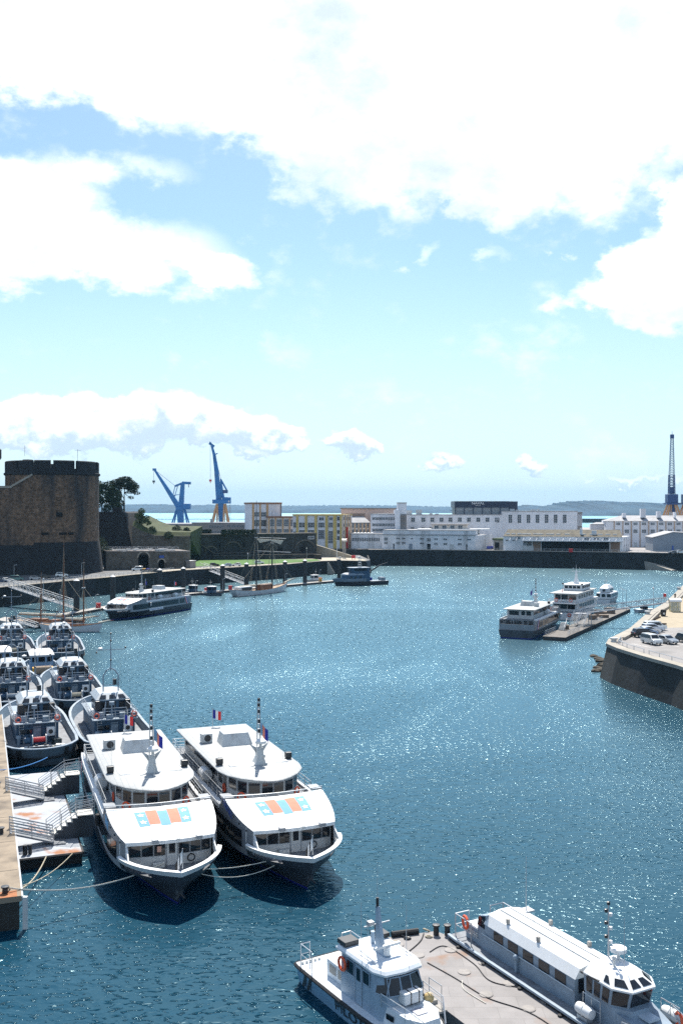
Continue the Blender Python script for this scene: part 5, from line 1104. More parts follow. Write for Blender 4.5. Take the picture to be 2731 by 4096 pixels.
    m = MB().tube((-7.6, -.5, 1.2), (-7.6, -.5, 2.0), .16, None, 8).tube((-7.6, .5, 1.2), (-7.6, .5, 2.0), .16, None, 8).tube((-7.6, -.9, 1.75), (-7.6, .9, 1.75), .11, None, 8); m.build("towing_bitts", black_paint, t)
    m = MB().path([(-8.6, -1.5, 1.2), (-8.6, -1.5, 2.0), (-8.6, 1.4, 2.0), (-8.6, 1.4, 1.2)], .05, 6); m.build("tow_rail", rail_steel, t)
    MB().torus((-6.9, -1.9, 1.3), .5, .12, (0, 0, 1), 14, 6).torus((-6.9, -1.9, 1.45), .45, .11, (0, 0, 1), 14, 6).build("rope_coil", rope_mat, t)
    for x, s in ((-8.6, -1), (-6.4, 1), (-4, -1), (-1, 1), (2.5, -1), (5.5, 1), (-9.8, 1)): MB().torus((x, s * (hb(x, lv[2]) + .16), 1.0), .42, .16, (.15, 1, 0), 14, 6).build("tyre_fender", black_rubber, t)
    m = MB()
    for y in (-1.9, -.9, 1.0, 1.9): m.tube((-3.28, y, 1.2), (-3.28, y, 3.7), .06, None, 5)
    m.beam((-3.3, -2.4, 3.1), (-3.3, 2.4, 3.1), .12, .1).beam((-3.3, -2.4, 2.2), (-3.3, -.6, 2.2), .1, .14); m.build("bulkhead_pipes", navy_grey, t)
    for y in (1.0, 1.7): MB().box(-3.34, -3.18, y - .3, y + .3, 2.4, 2.95).build("bulkhead_window", dark_glass, t)
    m = MB()
    for y, z, r in ((-1.9, 1.9, .3), (1.0, 1.8, .26)): m.torus((-3.42, y, z), r, .06, (1, 0, 0), 12, 5)
    m.build("hose_reel", black_paint, t); MB().tube((-4.4, 2.3, 1.2), (-4.4, 2.3, 2.2), .18, None, 8).lathe([(.3, 0), (.3, .3), (.02, .32)], (-4.4, 2.3, 2.2), 10).build("deck_vent", navy_pale, t)
    MB().cbox(-4.9, -2.1, 1.2, 1.2, .9, .8, .2).build("tarpaulin_stack", mat("dark_tarp", (.03, .045, .05), .8, var=.3, vscale=3), t)
    MB().tube((-3.4, .4, 3.8), (-3.4, .4, 5.6), .09, None, 7).cbox(-3.4, .4, 5.5, .5, .6, .4).build("fire_monitor", navy_pale, t)
    MB().path([(-2.9, -1.5, 3.8), (-2.9, -1.5, 5.0), (-2.9, 1.4, 5.0), (-2.9, 1.4, 3.8)], .05, 5).build("rear_gantry", rail_steel, t)
    m = MB()
    for k in range(6): m.cbox(-7.2 + random.uniform(-1, 1), random.choice((-2.2, 2.0)) + random.uniform(-.5, .5), 1.2, random.uniform(.3, .9), random.uniform(.3, .7), random.uniform(.2, .6), random.uniform(0, 3))
    m.build("deck_gear", dull_white, t)
    for s in (-1, 1): lifebuoy(t, (-3.8, s * 2.3, 4.3), (1, 0, 0), .3, .06)
    # goal-post mast with a pole, crosstree, lamps and radar
    m = MB()
    for s in (-1, 1): m.path([(.2, s * .95, 6.4), (.2, s * .95, 8.4), (.2, s * .55, 9.0), (.2, 0, 9.3)], .085, 7)
    m.tube((.2, -.95, 7.2), (.2, .95, 7.2), .05, None, 6); m.tube((.2, 0, 9.0), (.2, 0, 13.6), .08, .05, 7); m.tube((.2, -1.9, 11.6), (.2, 1.9, 11.6), .045, None, 6)
    ms = m.build("mast", navy_pale, t)
    for y, z in ((0, 10.2), (0, 12.6), (0, 13.5), (-1.85, 11.7), (1.8, 11.2)): MB().lathe([(.03, 0), (.11, .03), (.11, .22), (.03, .25)], (.08, y, z), 8).build("signal_lamp", black_paint, ms)
    MB().lathe([(.02, 0), (.28, .05), (.3, .2), (.05, .3)], (.2, 1.3, 11.66), 10).build("radar", white_paint, ms, smooth=True)
    MB().tube((.2, -.5, 7.2), (.2, -.5, 7.9), .26, None, 10).build("loudhailer", black_paint, ms)
    m = MB()
    for y in (-2.1, 2.1): m.tube((2, y * .7, 6.4), (2, y * .7, 10.5), .018, .01, 4)
    m.tube((.2, -1.85, 11.6), (-1.2, -2.3, 6.3), .012, None, 4).tube((.2, 0, 13.3), (-3.6, 0, 3.9), .012, None, 4); m.build("aerials", rail_steel, t)
    return t
HT = math.atan2(.94, -.34)
def put_tug(o, rx, ry, h=HT, xr=-1.5): o.location = (rx - xr * math.cos(h), ry - xr * math.sin(h), 0); o.rotation_euler = (0, 0, h)
G_T = "grey blue navy tugs moored in rows"
tA = make_tug(); tugs = [tA] + [copy_tree(tA) for _ in range(5)]
for o, (x, y), l in zip(tugs, ((-38.0, 124.6), (-29.0, 126.9), (-41.2, 154.0), (-50.4, 153), (-56.7, 202), (-66.5, 202)),
    ("grey blue tug nearest the concrete pier, its whole round stern in view", "grey blue tug with its stern hidden behind the roof of the nearest ferry",
     "grey blue tug in the middle row, on the open water side of the raft", "grey blue tug in the middle row, beside the pier and cut by the picture edge",
     "farthest tug on the water side, lying just before the small white sailing boat", "farthest tug on the pier side, close to the white floating gangway")):
    put_tug(o, x, y, HT + rad(random.uniform(-2.5, 2.5))); tag(o, l, "tug boat", G_T)
for i_, o in enumerate(tugs):
    for c in kids(o):
        if c.name.startswith("mast"): c.scale = (1, 1, random.uniform(.94, 1.05))
        if i_ and c.name.startswith("towing_winch"):
            for g_ in c.children:
                if g_.name.startswith("winch_drum"): g_.data = g_.data.copy(); g_.data.materials[0] = (navy_pale, black_paint, rope_mat)[i_ % 3]
        if i_ and c.name.startswith("deck_gear"): c.rotation_euler = (0, 0, rad((0, 2, -3, 3, -2, 1)[i_]))
def make_launch():
    "smaller work launch with a reel on its stern"
    t = thing("work_launch", "x", "work boat")
    lv = [TL(-.7, -6.5, 7.6, 2.3, -4, 0), TL(.1, -7.0, 8.6, 2.8, -4, 1), TL(sheer(1.1, .8), -7.3, 9.2, 3.1, -4, 2, 2.8), TL(sheer(1.7, 1.0), -7.4, 9.5, 3.2, -4, 2, 3.0)]
    m = MB(); hull_skin(m, lv, transom=False); m.build("hull", navy_hull, t, smooth=True)
    pr = [(x, hb(x, lv[2]) - .08, 1.05 + .8 * max(0, ((x + 7.3) / 16.5 - .45) / .55) ** 2) for x in [-7.2 + 16.2 * k for k in TS]]
    m = MB(); m.loft([[p, (p[0], -p[1], p[2])] for p in pr], closed=False); m.build("main_deck", navy_pale, t)
    m = MB()
    for s in (-1, 1):
        c = [(lv[3][1] + k * (lv[3][2] - lv[3][1]), s * hb(lv[3][1] + k * (lv[3][2] - lv[3][1]), lv[3]), lv[3][0](k) + .03) for k in TS]
        for a, b in zip(c, c[1:]): m.beam(a, b, .26, .1)
    m.build("bulwark_cap", navy_pale, t)
    blue = mat("light_navy_blue", (.16, .29, .45), .5, var=.1)
    MB().box(-1.2, 4.2, -1.9, 1.9, 1.0, 4.4).build("wheelhouse", blue, t, bevel=.05)
    a = [(-1.45, -2.1), (4.4, -2.1), (4.4, 2.1), (-1.45, 2.1)]; k = lambda f, z: [(1.5 + (x - 1.5) * f, y * f, z) for x, y in a]
    MB().loft([k(1, 4.38), k(1, 4.5), k(.74, 5.0), k(.7, 5.02)]).build("wheelhouse_roof", white_paint, t)
    for y0, y1 in ((-1.65, -.85), (-.5, .6), (.9, 1.65)): pane(t, "wheelhouse_window", (-1.2, y1), (-1.2, y0), 3.3, 4.2, .012, frame=blue)
    for s in (-1, 1):
        for x0 in (-.7, .8, 2.3):
            p, q = (x0, s * 1.9), (x0 + 1.1, s * 1.9); pane(t, "wheelhouse_window", *((q, p) if s > 0 else (p, q)), 3.3, 4.2, .012)
    MB().tube((0, 0, 5), (0, 0, 10.2), .06, .03, 6).tube((0, -1.6, 8.6), (0, 1.6, 8.6), .035, None, 5).build("mast", navy_pale, t)
    r = MB().box(-4.2, -2.6, -1.7, -1.45, 1.1, 2.7).box(-4.2, -2.6, 1.45, 1.7, 1.1, 2.7).build("reel_stand", yellow_paint, t)
    MB().lathe([(.02, -1.45), (.75, -1.45), (.75, -1.38), (.7, -1.38), (.7, 1.38), (.75, 1.38), (.75, 1.45), (.02, 1.45)], (-3.4, 0, 2.2), 16, 'y').build("reel_drum", mat("reel_timber", (.30, .22, .15), .8, var=.35, vscale=2.5), r)
    railing(MB(), [(4.5, -2.6, 1.2), (-1, -2.9, 1.1)], 1.0, 2, .03, 1.2).build("railing", rail_steel, t); railing(MB(), [(4.5, 2.6, 1.2), (-1, 2.9, 1.1)], 1.0, 2, .03, 1.2).build("railing", rail_steel, t)
    return t
lA = make_launch(); put_tug(lA, -52.2, 174.5, HT, -1.45); tag(lA, "light blue work launch with a timber coloured reel on its stern, between the tug rows", "work boat", "work launches among the tugs")
lB = copy_tree(lA); put_tug(lB, -60.8, 178, HT, -1.45); tag(lB, "light blue work launch with a reel, beside the pier behind the middle tug row", "work boat")

# ---------------------------------------------------------------- near pier, rusty pontoon, ramps and stairs
U = Vector((.34, -.94)).normalized(); NN = Vector((-U.y, U.x))     # U runs towards the viewer, NN to the water side
e1 = Vector((-22.8, 71.3)); e0 = e1 - U * 110
t = thing("concrete_pier", "weathered beige concrete pier with a rusty chain at its end, beside the rusty pontoon", "pier")
MB().prism([tuple(e0), tuple(e1), tuple(e1 - NN * 14), tuple(e0 - NN * 14)], 2.0, 2.4).build("pier_deck", pier_concrete, t)
MB().prism([tuple(e0 - NN * .15), tuple(e1 - NN * .15 - U * .1), tuple(e1 - NN * 14 - U * .1), tuple(e0 - NN * 14)], -2, 2.0).build('pier_wall', mat('dark_pier_wall', (.03, .03, .027), .9, var=.4, vscale=.8), t)  # pier side coloured much darker than its deck
ed = MB(); w3 = lambda p, z: Vector((p.x, p.y, z))
ed.beam(w3(e0 + NN * .06, 2.2), w3(e1 + NN * .06, 2.2), .12, .3); ed.build("edge_angle", rail_steel, t)
MB().prism([tuple(e1 - NN * 3.6 + U * .02), tuple(e1 - NN * .3 + U * .02), tuple(e1 - NN * .3 - U * 1.2), tuple(e1 - NN * 3.6 - U * 1.2)], 2.398, 2.41).build("rust_stain", rust, t)
ch = MB()
for k in range(14): ch.torus(w3(e1 - NN * (2.0 - .05 * (k % 3)) + U * .12, 2.2 - k * .24), .12, .035, (1, 0, 0) if k % 2 else (0, 1, 0), 8, 5)
for k in range(16): ch.torus(w3(e1 - NN * (2.4 + random.uniform(-.45, .45)) - U * random.uniform(0, .7), 2.5 + random.uniform(0, .25)), .14, .04, (random.random(), random.random(), random.random() + .1), 8, 5)
for k in range(9):
    q_ = e1 - U * (5.5 + 7 * k); MB().prism([tuple(q_ - NN * .1), tuple(q_ - NN * 13.9), tuple(q_ - NN * 13.9 - U * .07), tuple(q_ - NN * .1 - U * .07)], 2.39, 2.404).build("slab_joint", castle_dark, t)
ch.build("chain", mat("rusty_chain", (.05, .035, .025), .9, var=.5, vscale=9), t)
for q in (.9, 15, 30): MB().lathe([(.22, 0), (.2, .35), (.3, .42), (.3, .5), (.02, .52)], w3(e1 - NN * 1.1 - U * q, 2.4), 10).build("bollard", black_paint, t)
fd = MB().beam(w3(e1 + NN * .25, 2.3), w3(e1 + NN * .25, -.2), .3, .3); fd.build("corner_fender", dull_white, t)
# pontoon
pa, pb, pc, pd = Vector((-26.9, 82.7)), Vector((-21.9, 84.6)), Vector((-31.4, 110.5)), Vector((-36.6, 108.6))
pont_m = mat("pontoon_deck", (.36, .385, .42), .8, var=.12, vscale=.9, color2=(.30, .12, .045), c2scale=.33, c2lo=.57, c2hi=.66)
t = thing("rusty_pontoon", "pale floating pontoon with rust patches between the concrete pier and the nearest ferry", "pontoon")
MB().prism([tuple(p) for p in (pa, pb, pc, pd)], .72, 1.0).build("pontoon_deck", pont_m, t); MB().prism([tuple(p + (Vector((-29.2, 96.6)) - p) * .01) for p in (pa, pb, pc, pd)], -.6, .72).build("pontoon_float", black_rubber, t)
m = MB(); pr = [w3(p, .86) for p in (pa, pb, pc, pd)]; m.path(pr, .16, 6, True); m.build("fender_rail", black_rubber, t)
g = pa.lerp(pb, .14) - U * .9; MB().tube(w3(g, 1), w3(g, 1.8), .2, None, 8).tube(w3(g + NN * .4, 1), w3(g + NN * .4, 1.8), .16, None, 8).build("bollard", black_paint, t)
m = MB().text("BOUNOUI 00", .5, w3(pa.lerp(pb, .5) + U * .03, .35), (NN.x, NN.y, 0), (0, 0, 1), .01) if False else None
def stairs(o, label):
    "boarding steps rising towards the ferry; o = foot of the flight on the pontoon, steps run along NN"
    s = thing("boarding_stairs", label, "stairs", (o.x, o.y, 1.0), math.atan2(NN.y, NN.x), "boarding steps on the pontoon")
    n = 6
    for i in range(n): MB().box(i * .42, i * .42 + .5, -.75, .75, .3 * (i + 1) - .07, .3 * (i + 1)).build("stair_tread", mat("tread_plate", (.66, .64, .58), .7, var=.1), s)
    MB().box(n * .42, n * .42 + 1.5, -.8, .8, .3 * n + .1, .3 * n + .2).build("landing_plate", mat("tread_plate", (.66, .64, .58)), s)
    MB().vprism([(0, 0), (n * .42 + 1.4, 0), (n * .42 + 1.4, 1.85), (n * .42, 1.75), (0, .2)], ((0, .72), (1, 0)), (0, .06)).vprism([(0, 0), (n * .42 + 1.4, 0), (n * .42 + 1.4, 1.85), (n * .42, 1.75), (0, .2)], ((0, -.72), (1, 0)), (0, .06)).build("stair_side", hull_grey, s)
    for yy in (-.78, .78):
        m = MB()
        for h in (.4, .7, 1.0, 1.3): m.path([(0, yy, .3 + h * .9), (n * .42, yy, .3 * n + h), (n * .42 + 1.5, yy, .3 * n + .15 + h)], .03, 5)
        for x, z in ((0, .1), (1.2, .9), (n * .42, 1.9), (n * .42 + 1.5, 1.9)): m.tube((x, yy, z), (x, yy, z + 1.4), .032, None, 5)
        m.build("handrail", rail_steel, s)
    return s
stairs(Vector((-25.9, 87.9)), "nearer flight of pale boarding steps on the rusty pontoon"); stairs(Vector((-30.6, 101.2)), "farther flight of pale boarding steps on the rusty pontoon")
def ramp(o, label):
    s = thing("gangplank", label, "gangplank", (o.x, o.y, 0), math.atan2(NN.y, NN.x), "gangplanks from pier to pontoon")
    m = MB(); m.add([(-.4, -.8, 2.46), (3.2, -.8, 1.3), (3.2, .8, 1.3), (-.4, .8, 2.46), (-.4, -.8, 2.3), (3.2, -.8, 1.14), (3.2, .8, 1.14), (-.4, .8, 2.3)], [(0, 1, 2, 3), (7, 6, 5, 4), (0, 4, 5, 1), (1, 5, 6, 2), (2, 6, 7, 3), (3, 7, 4, 0)]); m.build("ramp_deck", deck_grey, s)
    for yy in (-.8, .8):
        m = MB()
        for h in (.25, .5, .75, 1.0): m.beam((-.4, yy, 2.4 + h), (3.2, yy, 1.25 + h), .05, .1 if h < 1 else .12)
        for x in (-.4, 1.4, 3.2): z = 2.4 - (x + .4) * .32; m.tube((x, yy, z), (x, yy, z + 1.05), .035, None, 5)
        m.tube((-.4, yy, 2.45), (1.4, yy, 2.8), .025, None, 4).tube((3.2, yy, 1.3), (1.4, yy, 2.8), .025, None, 4); m.build("handrail", rail_steel, s)
    MB().box(2.9, 4.2, -.85, .85, 1.02, 1.1).build("landing_plate", deck_grey, s)
    return s
q1 = e1 - U * 15.4; q2 = e1 - U * 29; ramp(q1, "nearer aluminium gangplank from the concrete pier to the rusty pontoon"); ramp(q2, "farther aluminium gangplank from the concrete pier to the rusty pontoon")
def rope(a, b, sag, label, r=.05, m_=rope_mat, n=22, extra=None):
    a = Vector(a); b = Vector(b); pts = []
    for i in range(n + 1):
        k = i / n; p = a.lerp(b, k); p.z -= sag * 4 * k * (1 - k); pts.append(p)
    o = MB().path(pts, r, 5).build("mooring_rope", m_, None, smooth=True); tag(o, label, "rope", "mooring ropes"); return o
pale_rope = mat("pale_rope", (.62, .60, .52), .9, var=.1, vscale=8)
rope(w3(e1 - NN * .8 - U * 1, 2.7), Vector((-13.9, 78.2, 2.3)), .9, "pale rope sagging from the pier end to the bow of the nearest ferry", .055, pale_rope)
rope(w3(e1 - NN * .9 - U * 1, 2.7), w3(pa.lerp(pb, .45), .95), 1.0, "thick doubled rope from the pier end to the middle of the pontoon edge", .06)
rope(w3(e1 - NN * 1.0 - U * 1, 2.75), w3(pa.lerp(pb, .85), .95), .7, "thinner rope from the pier end to the corner of the pontoon by the ferry", .04)
rope(Vector((-11.0, 77.2, 2.2)), Vector((-4.4, 80.0, 2.3)), .35, "upper pale rope slung between the bows of the two near ferries", .035, pale_rope)
rope(Vector((-11.2, 77.0, 2.0)), Vector((-4.6, 79.6, 2.0)), .8, "lower pale rope slung between the bows of the two near ferries", .035, pale_rope)
rope(w3(e1 - NN * .8 - U * 36, 2.6), Vector((-33.2, 113.0, 1.9)), .3, "bright blue rope from the pier to the round stern of the nearest tug", .05, mat("blue_rope", (.03, .22, .55), .8))

# ---------------------------------------------------------------- pilot boat, long launch, barge
PB_WHITE = mat("pilot_deck_white", (.66, .70, .73), .6, var=.06, color2=(.50, .54, .57), c2scale=1.2, c2lo=.55, c2hi=.75)
PB_GREY = mat("pilot_grey", (.27, .36, .45), .45, var=.06, color2=(.21, .28, .36), c2scale=.9, c2lo=.5, c2hi=.75)
PB_HULL = mat("pilot_hull_blue", (.20, .36, .50), .4, var=.1, streak=True, color2=(.12, .22, .31), c2scale=.8)
def pilot_boat():
    S0 = Vector((-1.2, 64.3)); d = Vector((.52, -.85)).normalized(); h = math.atan2(d.y, d.x); o = S0 + d * 6
    t = thing("pilot_boat", "white topped pilot boat with blue hull lettering and an orange ring on its cabin side", "pilot boat", (o.x, o.y, 0), h)
    L_ = lambda z, xf, b, ef, xa=-6.0: (z, xa, xf, b, -5, 2.0, .96, 1.0, ef)
    lv = [L_(-.6, 5.0, 1.5, 1.7), L_(0, 6.0, 1.8, 2.0), L_(.7, 6.6, 1.95, 2.3), L_(1.25, 7.0, 2.05, 2.6)]
    m = MB(); m.mat(1); hull_skin(m, lv[:2]); m.mat(0); hull_skin(m, lv[1:], cap_bottom=False); m.build("hull", [PB_HULL, black_rubber], t, smooth=True)
    MB().sheet(outline(lv[3], z=1.27)).build("deck", PB_WHITE, t)
    m = MB()
    for s in (-1, 1):
        c = [(x, s * (hb(x, lv[3]) + .05), 1.18) for x in [-6 + 13 * k for k in TS]]; m.path(c, .12, 6)
    m.tube((-6.05, -1.95, 1.18), (-6.05, 1.95, 1.18), .12, None, 6); m.build("gunwale_fender", black_rubber, t)
    MB().text("PILOTE", .82, (.7, -(hb(.7, lv[2]) + .06), .68), (1, .02, 0), (0, -.12, 1), .01, fit=3.6).build("name_lettering", black_paint, t, fix=False)
    MB().add([(-5.2, -1.97, .15), (-4.9, -1.98, .15), (-4.5, -2.03, 1.02), (-4.8, -2.03, 1.02)], [(0, 1, 2, 3)]).add([(-4.6, -1.98, .15), (-4.3, -1.99, .15), (-3.9, -2.04, 1.02), (-4.2, -2.04, 1.02)], [(0, 1, 2, 3)]).build("hull_stripe", black_paint, t)
    MB().box(-3.6, -1.2, -1.15, 1.15, 1.26, 2.3).build("engine_casing", PB_WHITE, t, bevel=.06)
    for x in (-3.2, -2.2): MB().box(x, x + .75, -1.18, -1.14, 1.6, 2.1).build("vent_grille", concrete, t)
    wl = [(-1.3, -1.5), (2.0, -1.5), (2.75, -1.2), (2.95, 0), (2.75, 1.2), (2.0, 1.5), (-1.3, 1.5)]
    k = lambda f, z, dx=0: [(x + (dx if x > 1.5 else 0), y * f, z) for x, y in wl]
    MB().loft([k(1, 1.26, .75), k(1, 2.4, .45), k(.97, 3.75, -.1)]).build("cabin", PB_GREY, t)
    m = MB(); r = [(-1.7, -1.65), (2.3, -1.6), (3.05, -1.25), (3.2, 0), (3.05, 1.25), (2.3, 1.6), (-1.7, 1.65)]
    q = lambda f, z: [(.6 + (x - .6) * f, y * f, z) for x, y in r]; m.loft([q(.97, 3.68), q(1, 3.74), q(1, 3.84), q(.93, 3.98), q(.3, 4.02)]); m.build("cabin_roof", PB_WHITE, t)
    ws = [((2.12, -1.46), (2.85, -1.22)), ((2.92, -1.12), (3.06, -.42)), ((3.08, -.32), (3.1, .32)), ((3.06, .42), (2.92, 1.12)), ((2.85, 1.22), (2.12, 1.46))]
    for p_, q_ in ws: pane(t, "windscreen", (p_[0] + .31, p_[1]), (q_[0] + .31, q_[1]), 2.75, 3.58, .03, lean=-.40, frame=PB_GREY, fw=.04)
    for s in (-1, 1):
        for a, b, za, zb in ((-.6, .15, 2.75, 3.5), (1.15, 1.8, 2.8, 3.5)):
            p_, q_ = (a, s * 1.5), (b, s * 1.5); pane(t, "cabin_window", *((q_, p_) if s > 0 else (p_, q_)), za, zb, .0, frame=PB_GREY)
        p_, q_ = (.35, s * 1.5), (1.0, s * 1.5); dd = pane(t, "cabin_door", *((q_, p_) if s > 0 else (p_, q_)), 1.35, 3.55, .0, m=PB_GREY, frame=mat("pilot_grey_dark", (.26, .32, .38), .5)); pane(dd, "door_window", *(((.85, s * 1.5), (.5, s * 1.5)) if s > 0 else ((.5, s * 1.5), (.85, s * 1.5))), 2.7, 3.4, .035)
    m = MB(); tr = [(2.4, -1.45), (5.0, -1.2), (5.9, -.6), (5.9, .6), (5.0, 1.2), (2.4, 1.45)]; m.loft([[(x, y, 1.26) for x, y in tr], [(2.4 + (x - 2.4) * .93, y * .9, 2.15) for x, y in tr]]); m.build("fore_cabin_top", PB_WHITE, t)
    pane(t, "port_light", (3.3, -1.32), (3.9, -1.25), 1.6, 1.9, .04)
    MB().box(4.2, 4.9, -.35, .35, 2.14, 2.2).build("deck_hatch", mat("hatch_grey", (.33, .33, .38), .5), t)
    rb = MB().cbox(3.55, .1, 2.3, .75, 1.25, .65).build("life_raft_case", white_paint, t, bevel=.09); st = MB()
    for y in (-.2, .35): st.box(3.16, 3.94, .1 + y - .03, .1 + y + .03, 2.28, 2.97)
    st.build("raft_strap", black_paint, rb)
    MB().ball((3.6, 1.35, 2.2), .3, 12).build("buoy", mat("buff_buoy", (.55, .40, .18), .6, var=.15, vscale=3), t, smooth=True)
    lifebuoy(t, (-1.0, -1.62, 3.05), (0, 1, 0), .37, .085)
    # roof gear: mast fin, radar bar, aerials, black boxes
    m = MB(); m.loft([[(.3, -.22, 4.0), (1.6, -.2, 4.0), (1.6, .2, 4.0), (.3, .22, 4.0)], [(.35, -.14, 4.4), (.95, -.14, 4.4), (.95, .14, 4.4), (.35, .14, 4.4)], [(.25, -.07, 6.6), (.5, -.07, 6.6), (.5, .07, 6.6), (.25, .07, 6.6)]]); ms = m.build("mast_fin", PB_GREY, t)
    MB().tube((.35, 0, 6.5), (.35, 0, 7.1), .09, None, 8).build("mast_lamp", black_paint, ms); MB().tube((.35, 0, 7.0), (.35, 0, 9.2), .016, .01, 4).build("whip_antenna", rail_steel, ms)
    MB().beam((.45, -1.0, 5.6), (.45, .8, 5.6), .06, .06).cbox(.45, -.55, 5.63, .35, .35, .22).build("crosstree", rail_steel, ms)
    MB().tube((1.35, 0, 4.1), (1.35, 0, 4.55), .2, None, 10).beam((1.35, -.9, 4.62), (1.35, .9, 4.62), .16, .14).build("radar_scanner", white_paint, ms)
    MB().cbox(-1.3, -1.0, 4.02, .9, 1.0, .28).build("roof_box", black_paint, t, bevel=.03); MB().cbox(-1.2, 1.2, 4.02, .9, .9, .25).build("roof_box", black_paint, t, bevel=.03)
    MB().tube((-.6, .3, 4.0), (-.6, .3, 4.7), .13, None, 8).build("exhaust", PB_GREY, t); MB().tube((-1.2, .9, 4.0), (-1.2, .9, 4.8), .08, None, 8).build("horn", black_paint, t)
    for x, y, hh in ((.3, -1.1, 3.0), (1.3, -1.3, 2.6), (1.6, 1.2, 2.8)): MB().tube((x, y, 4), (x, y, 4 + hh), .02, .012, 4).build("whip_antenna", rail_steel, t)
    MB().tube((.0, -1.15, 4.2), (2.2, -1.15, 4.1), .03, None, 5).tube((.0, 1.15, 4.2), (2.2, 1.15, 4.1), .03, None, 5).build("roof_handrail", rail_steel, t)
    # rails
    for s in (-1, 1):
        railing(MB(), [(-5.6, s * 1.2, 1.27), (-5.6, s * 1.85, 1.27), (-4.2, s * 1.85, 1.27)], 1.3, 2, .035, 1.3, .035).build("stern_railing", rail_steel, t)
        railing(MB(), [(2.9, s * 1.45, 2.1), (5.0, s * 1.3, 2.1), (6.3, s * .5, 1.4)], .75, 2, .028, 1.5).build("fore_railing", rail_steel, t)
    m = MB()
    for k_ in range(5): m.tube((-5.6, -1.7 + .3 * k_, 1.3), (-5.6, -1.7 + .3 * k_, 1.42), .09, None, 6)
    m.build("cleats", dull_white, t)
    pt = MB().box(2.8, 4.0, 1.75, 2.35, 1.3, 1.42).box(2.8, 3.1, 1.75, 2.35, 1.4, 1.62)
    pt.build("boarding_step", concrete, t); railing(MB(), [(2.4, 2.25, 1.3), (3.6, 2.25, 1.3)], 1.35, 2, .03, .6).build("boarding_rail", rail_steel, t)
pilot_boat()
NY = mat("launch_grey", (.23, .30, .37), .5, var=.07, color2=(.17, .22, .28), c2scale=.8, c2lo=.5, c2hi=.75)
def long_launch():
    S0 = Vector((9.35, 69.0)); d = Vector((.47, -.88)).normalized(); h = math.atan2(d.y, d.x); o = S0 + d * 9.5
    t = thing("passenger_launch", "long grey launch with a white ridged cabin roof moored along the steel barge", "launch", (o.x, o.y, 0), h)
    L_ = lambda z, xf, b, ef: (z, -9.5, xf, b, -8.5, 2.0, .97, 3.5, ef)
    lv = [L_(-.5, 8.2, 1.8, 1.8), L_(.05, 9.2, 2.2, 2.0), L_(1.05, 10.0, 2.45, 2.5)]
    m = MB(); hull_skin(m, lv); m.build("hull", black_rubber, t, smooth=True)
    MB().sheet(outline(lv[2], z=1.07)).build("deck", deck_grey, t)
    m = MB()
    for s in (-1, 1):
        c = [(x, s * (hb(x, lv[2]) - .02), 1.08) for x in [-9.5 + 19.5 * k for k in TS]]
        for a, b in zip(c, c[1:]): m.beam(a, b, .2, .14)
    m.build("toe_rail", NY, t)
    for s in (-1, 1):
        for x in (-8, -5.2, -1.5, 2.2): MB().lathe([(.02, -.4), (.16, -.35), (.16, .35), (.02, .4)], (x, s * 2.6, .55), 8).build("tyre_fender", black_rubber, t)
    # long cabin with canted roof edges
    sec = [(-1.62, 1.07), (-1.62, 2.75), (-1.25, 3.3), (-.35, 3.48), (.35, 3.48), (1.25, 3.3), (1.62, 2.75), (1.62, 1.07)]
    MB().loft([[(x, y, z) for y, z in sec[:2]] + [(x, y, z) for y, z in sec[6:]] for x in (-6.4, 2.3)]).build("cabin_wall", NY, t)
    m = MB(); m.loft([[(x, y * 1.01, z + .012) for y, z in sec[1:7]] for x in (-6.5, 2.36)]); rf = m.build("cabin_roof", white_paint, t)
    MB().box(-6.3, 2.2, -.42, -.34, 3.49, 3.56).build("roof_rib", dull_white, rf); MB().box(-6.3, 2.2, .34, .42, 3.49, 3.56).build("roof_rib", dull_white, rf)
    for x, y in ((-4.6, -1.1), (-1.6, -1.1), (-3.2, 1.2), (.4, 1.2)): MB().cbox(x, y, 3.36, .2, .2, .3).build("deck_light", concrete, rf)
    for i in range(5):
        x = -5.4 + i * 1.5
        for s in (-1, 1):
            p_, q_ = (x, s * 1.62), (x + .95, s * 1.62); pane(t, "cabin_window", *((q_, p_) if s > 0 else (p_, q_)), 2.0, 2.7, .012)
        
    pane(t, "front_window", (2.3, -1.35), (2.3, -.75), 1.9, 2.7, .02); pane(t, "front_door", (2.3, -.55), (2.3, .1), 1.2, 2.9, .02, m=dark_glass)
    m = MB(); m.tube((-6.6, -1.7, 2.1), (2.3, -1.72, 2.1), .045, None, 5); m.build("grab_rail", rail_steel, t)
    MB().loft([[(-7.6, -1.5, 1.07), (-6.4, -1.62, 1.07), (-6.4, 1.62, 1.07), (-7.6, 1.5, 1.07)], [(-7.3, -1.4, 3.0), (-6.4, -1.5, 3.3), (-6.4, 1.5, 3.3), (-7.3, 1.4, 3.0)]]).build("rear_entrance", NY, t)
    MB().loft([[(-7.36, -1.53, 2.4), (-6.5, -1.6, 2.4), (-6.5, -1.5, 2.4), (-7.3, -1.4, 2.4)], [(-7.3, -1.46, 2.95), (-6.5, -1.53, 3.2), (-6.5, -1.42, 3.2), (-7.3, -1.36, 2.95)]]).build("smoked_panel", dark_glass, t)
    MB().box(-8.7, -7.3, -1.5, 1.5, 1.07, 2.05).build("stern_box", NY, t, bevel=.03); MB().box(-8.65, -7.35, -1.45, 1.45, 2.05, 2.1).build("stern_box_lid", white_paint, t)
    MB().text("NYMPHE", .55, (-8.0, -1.53, 1.6), (1, 0, 0), (0, 0, 1), .01, fit=1.35).build("name_lettering", white_paint, t, fix=False)
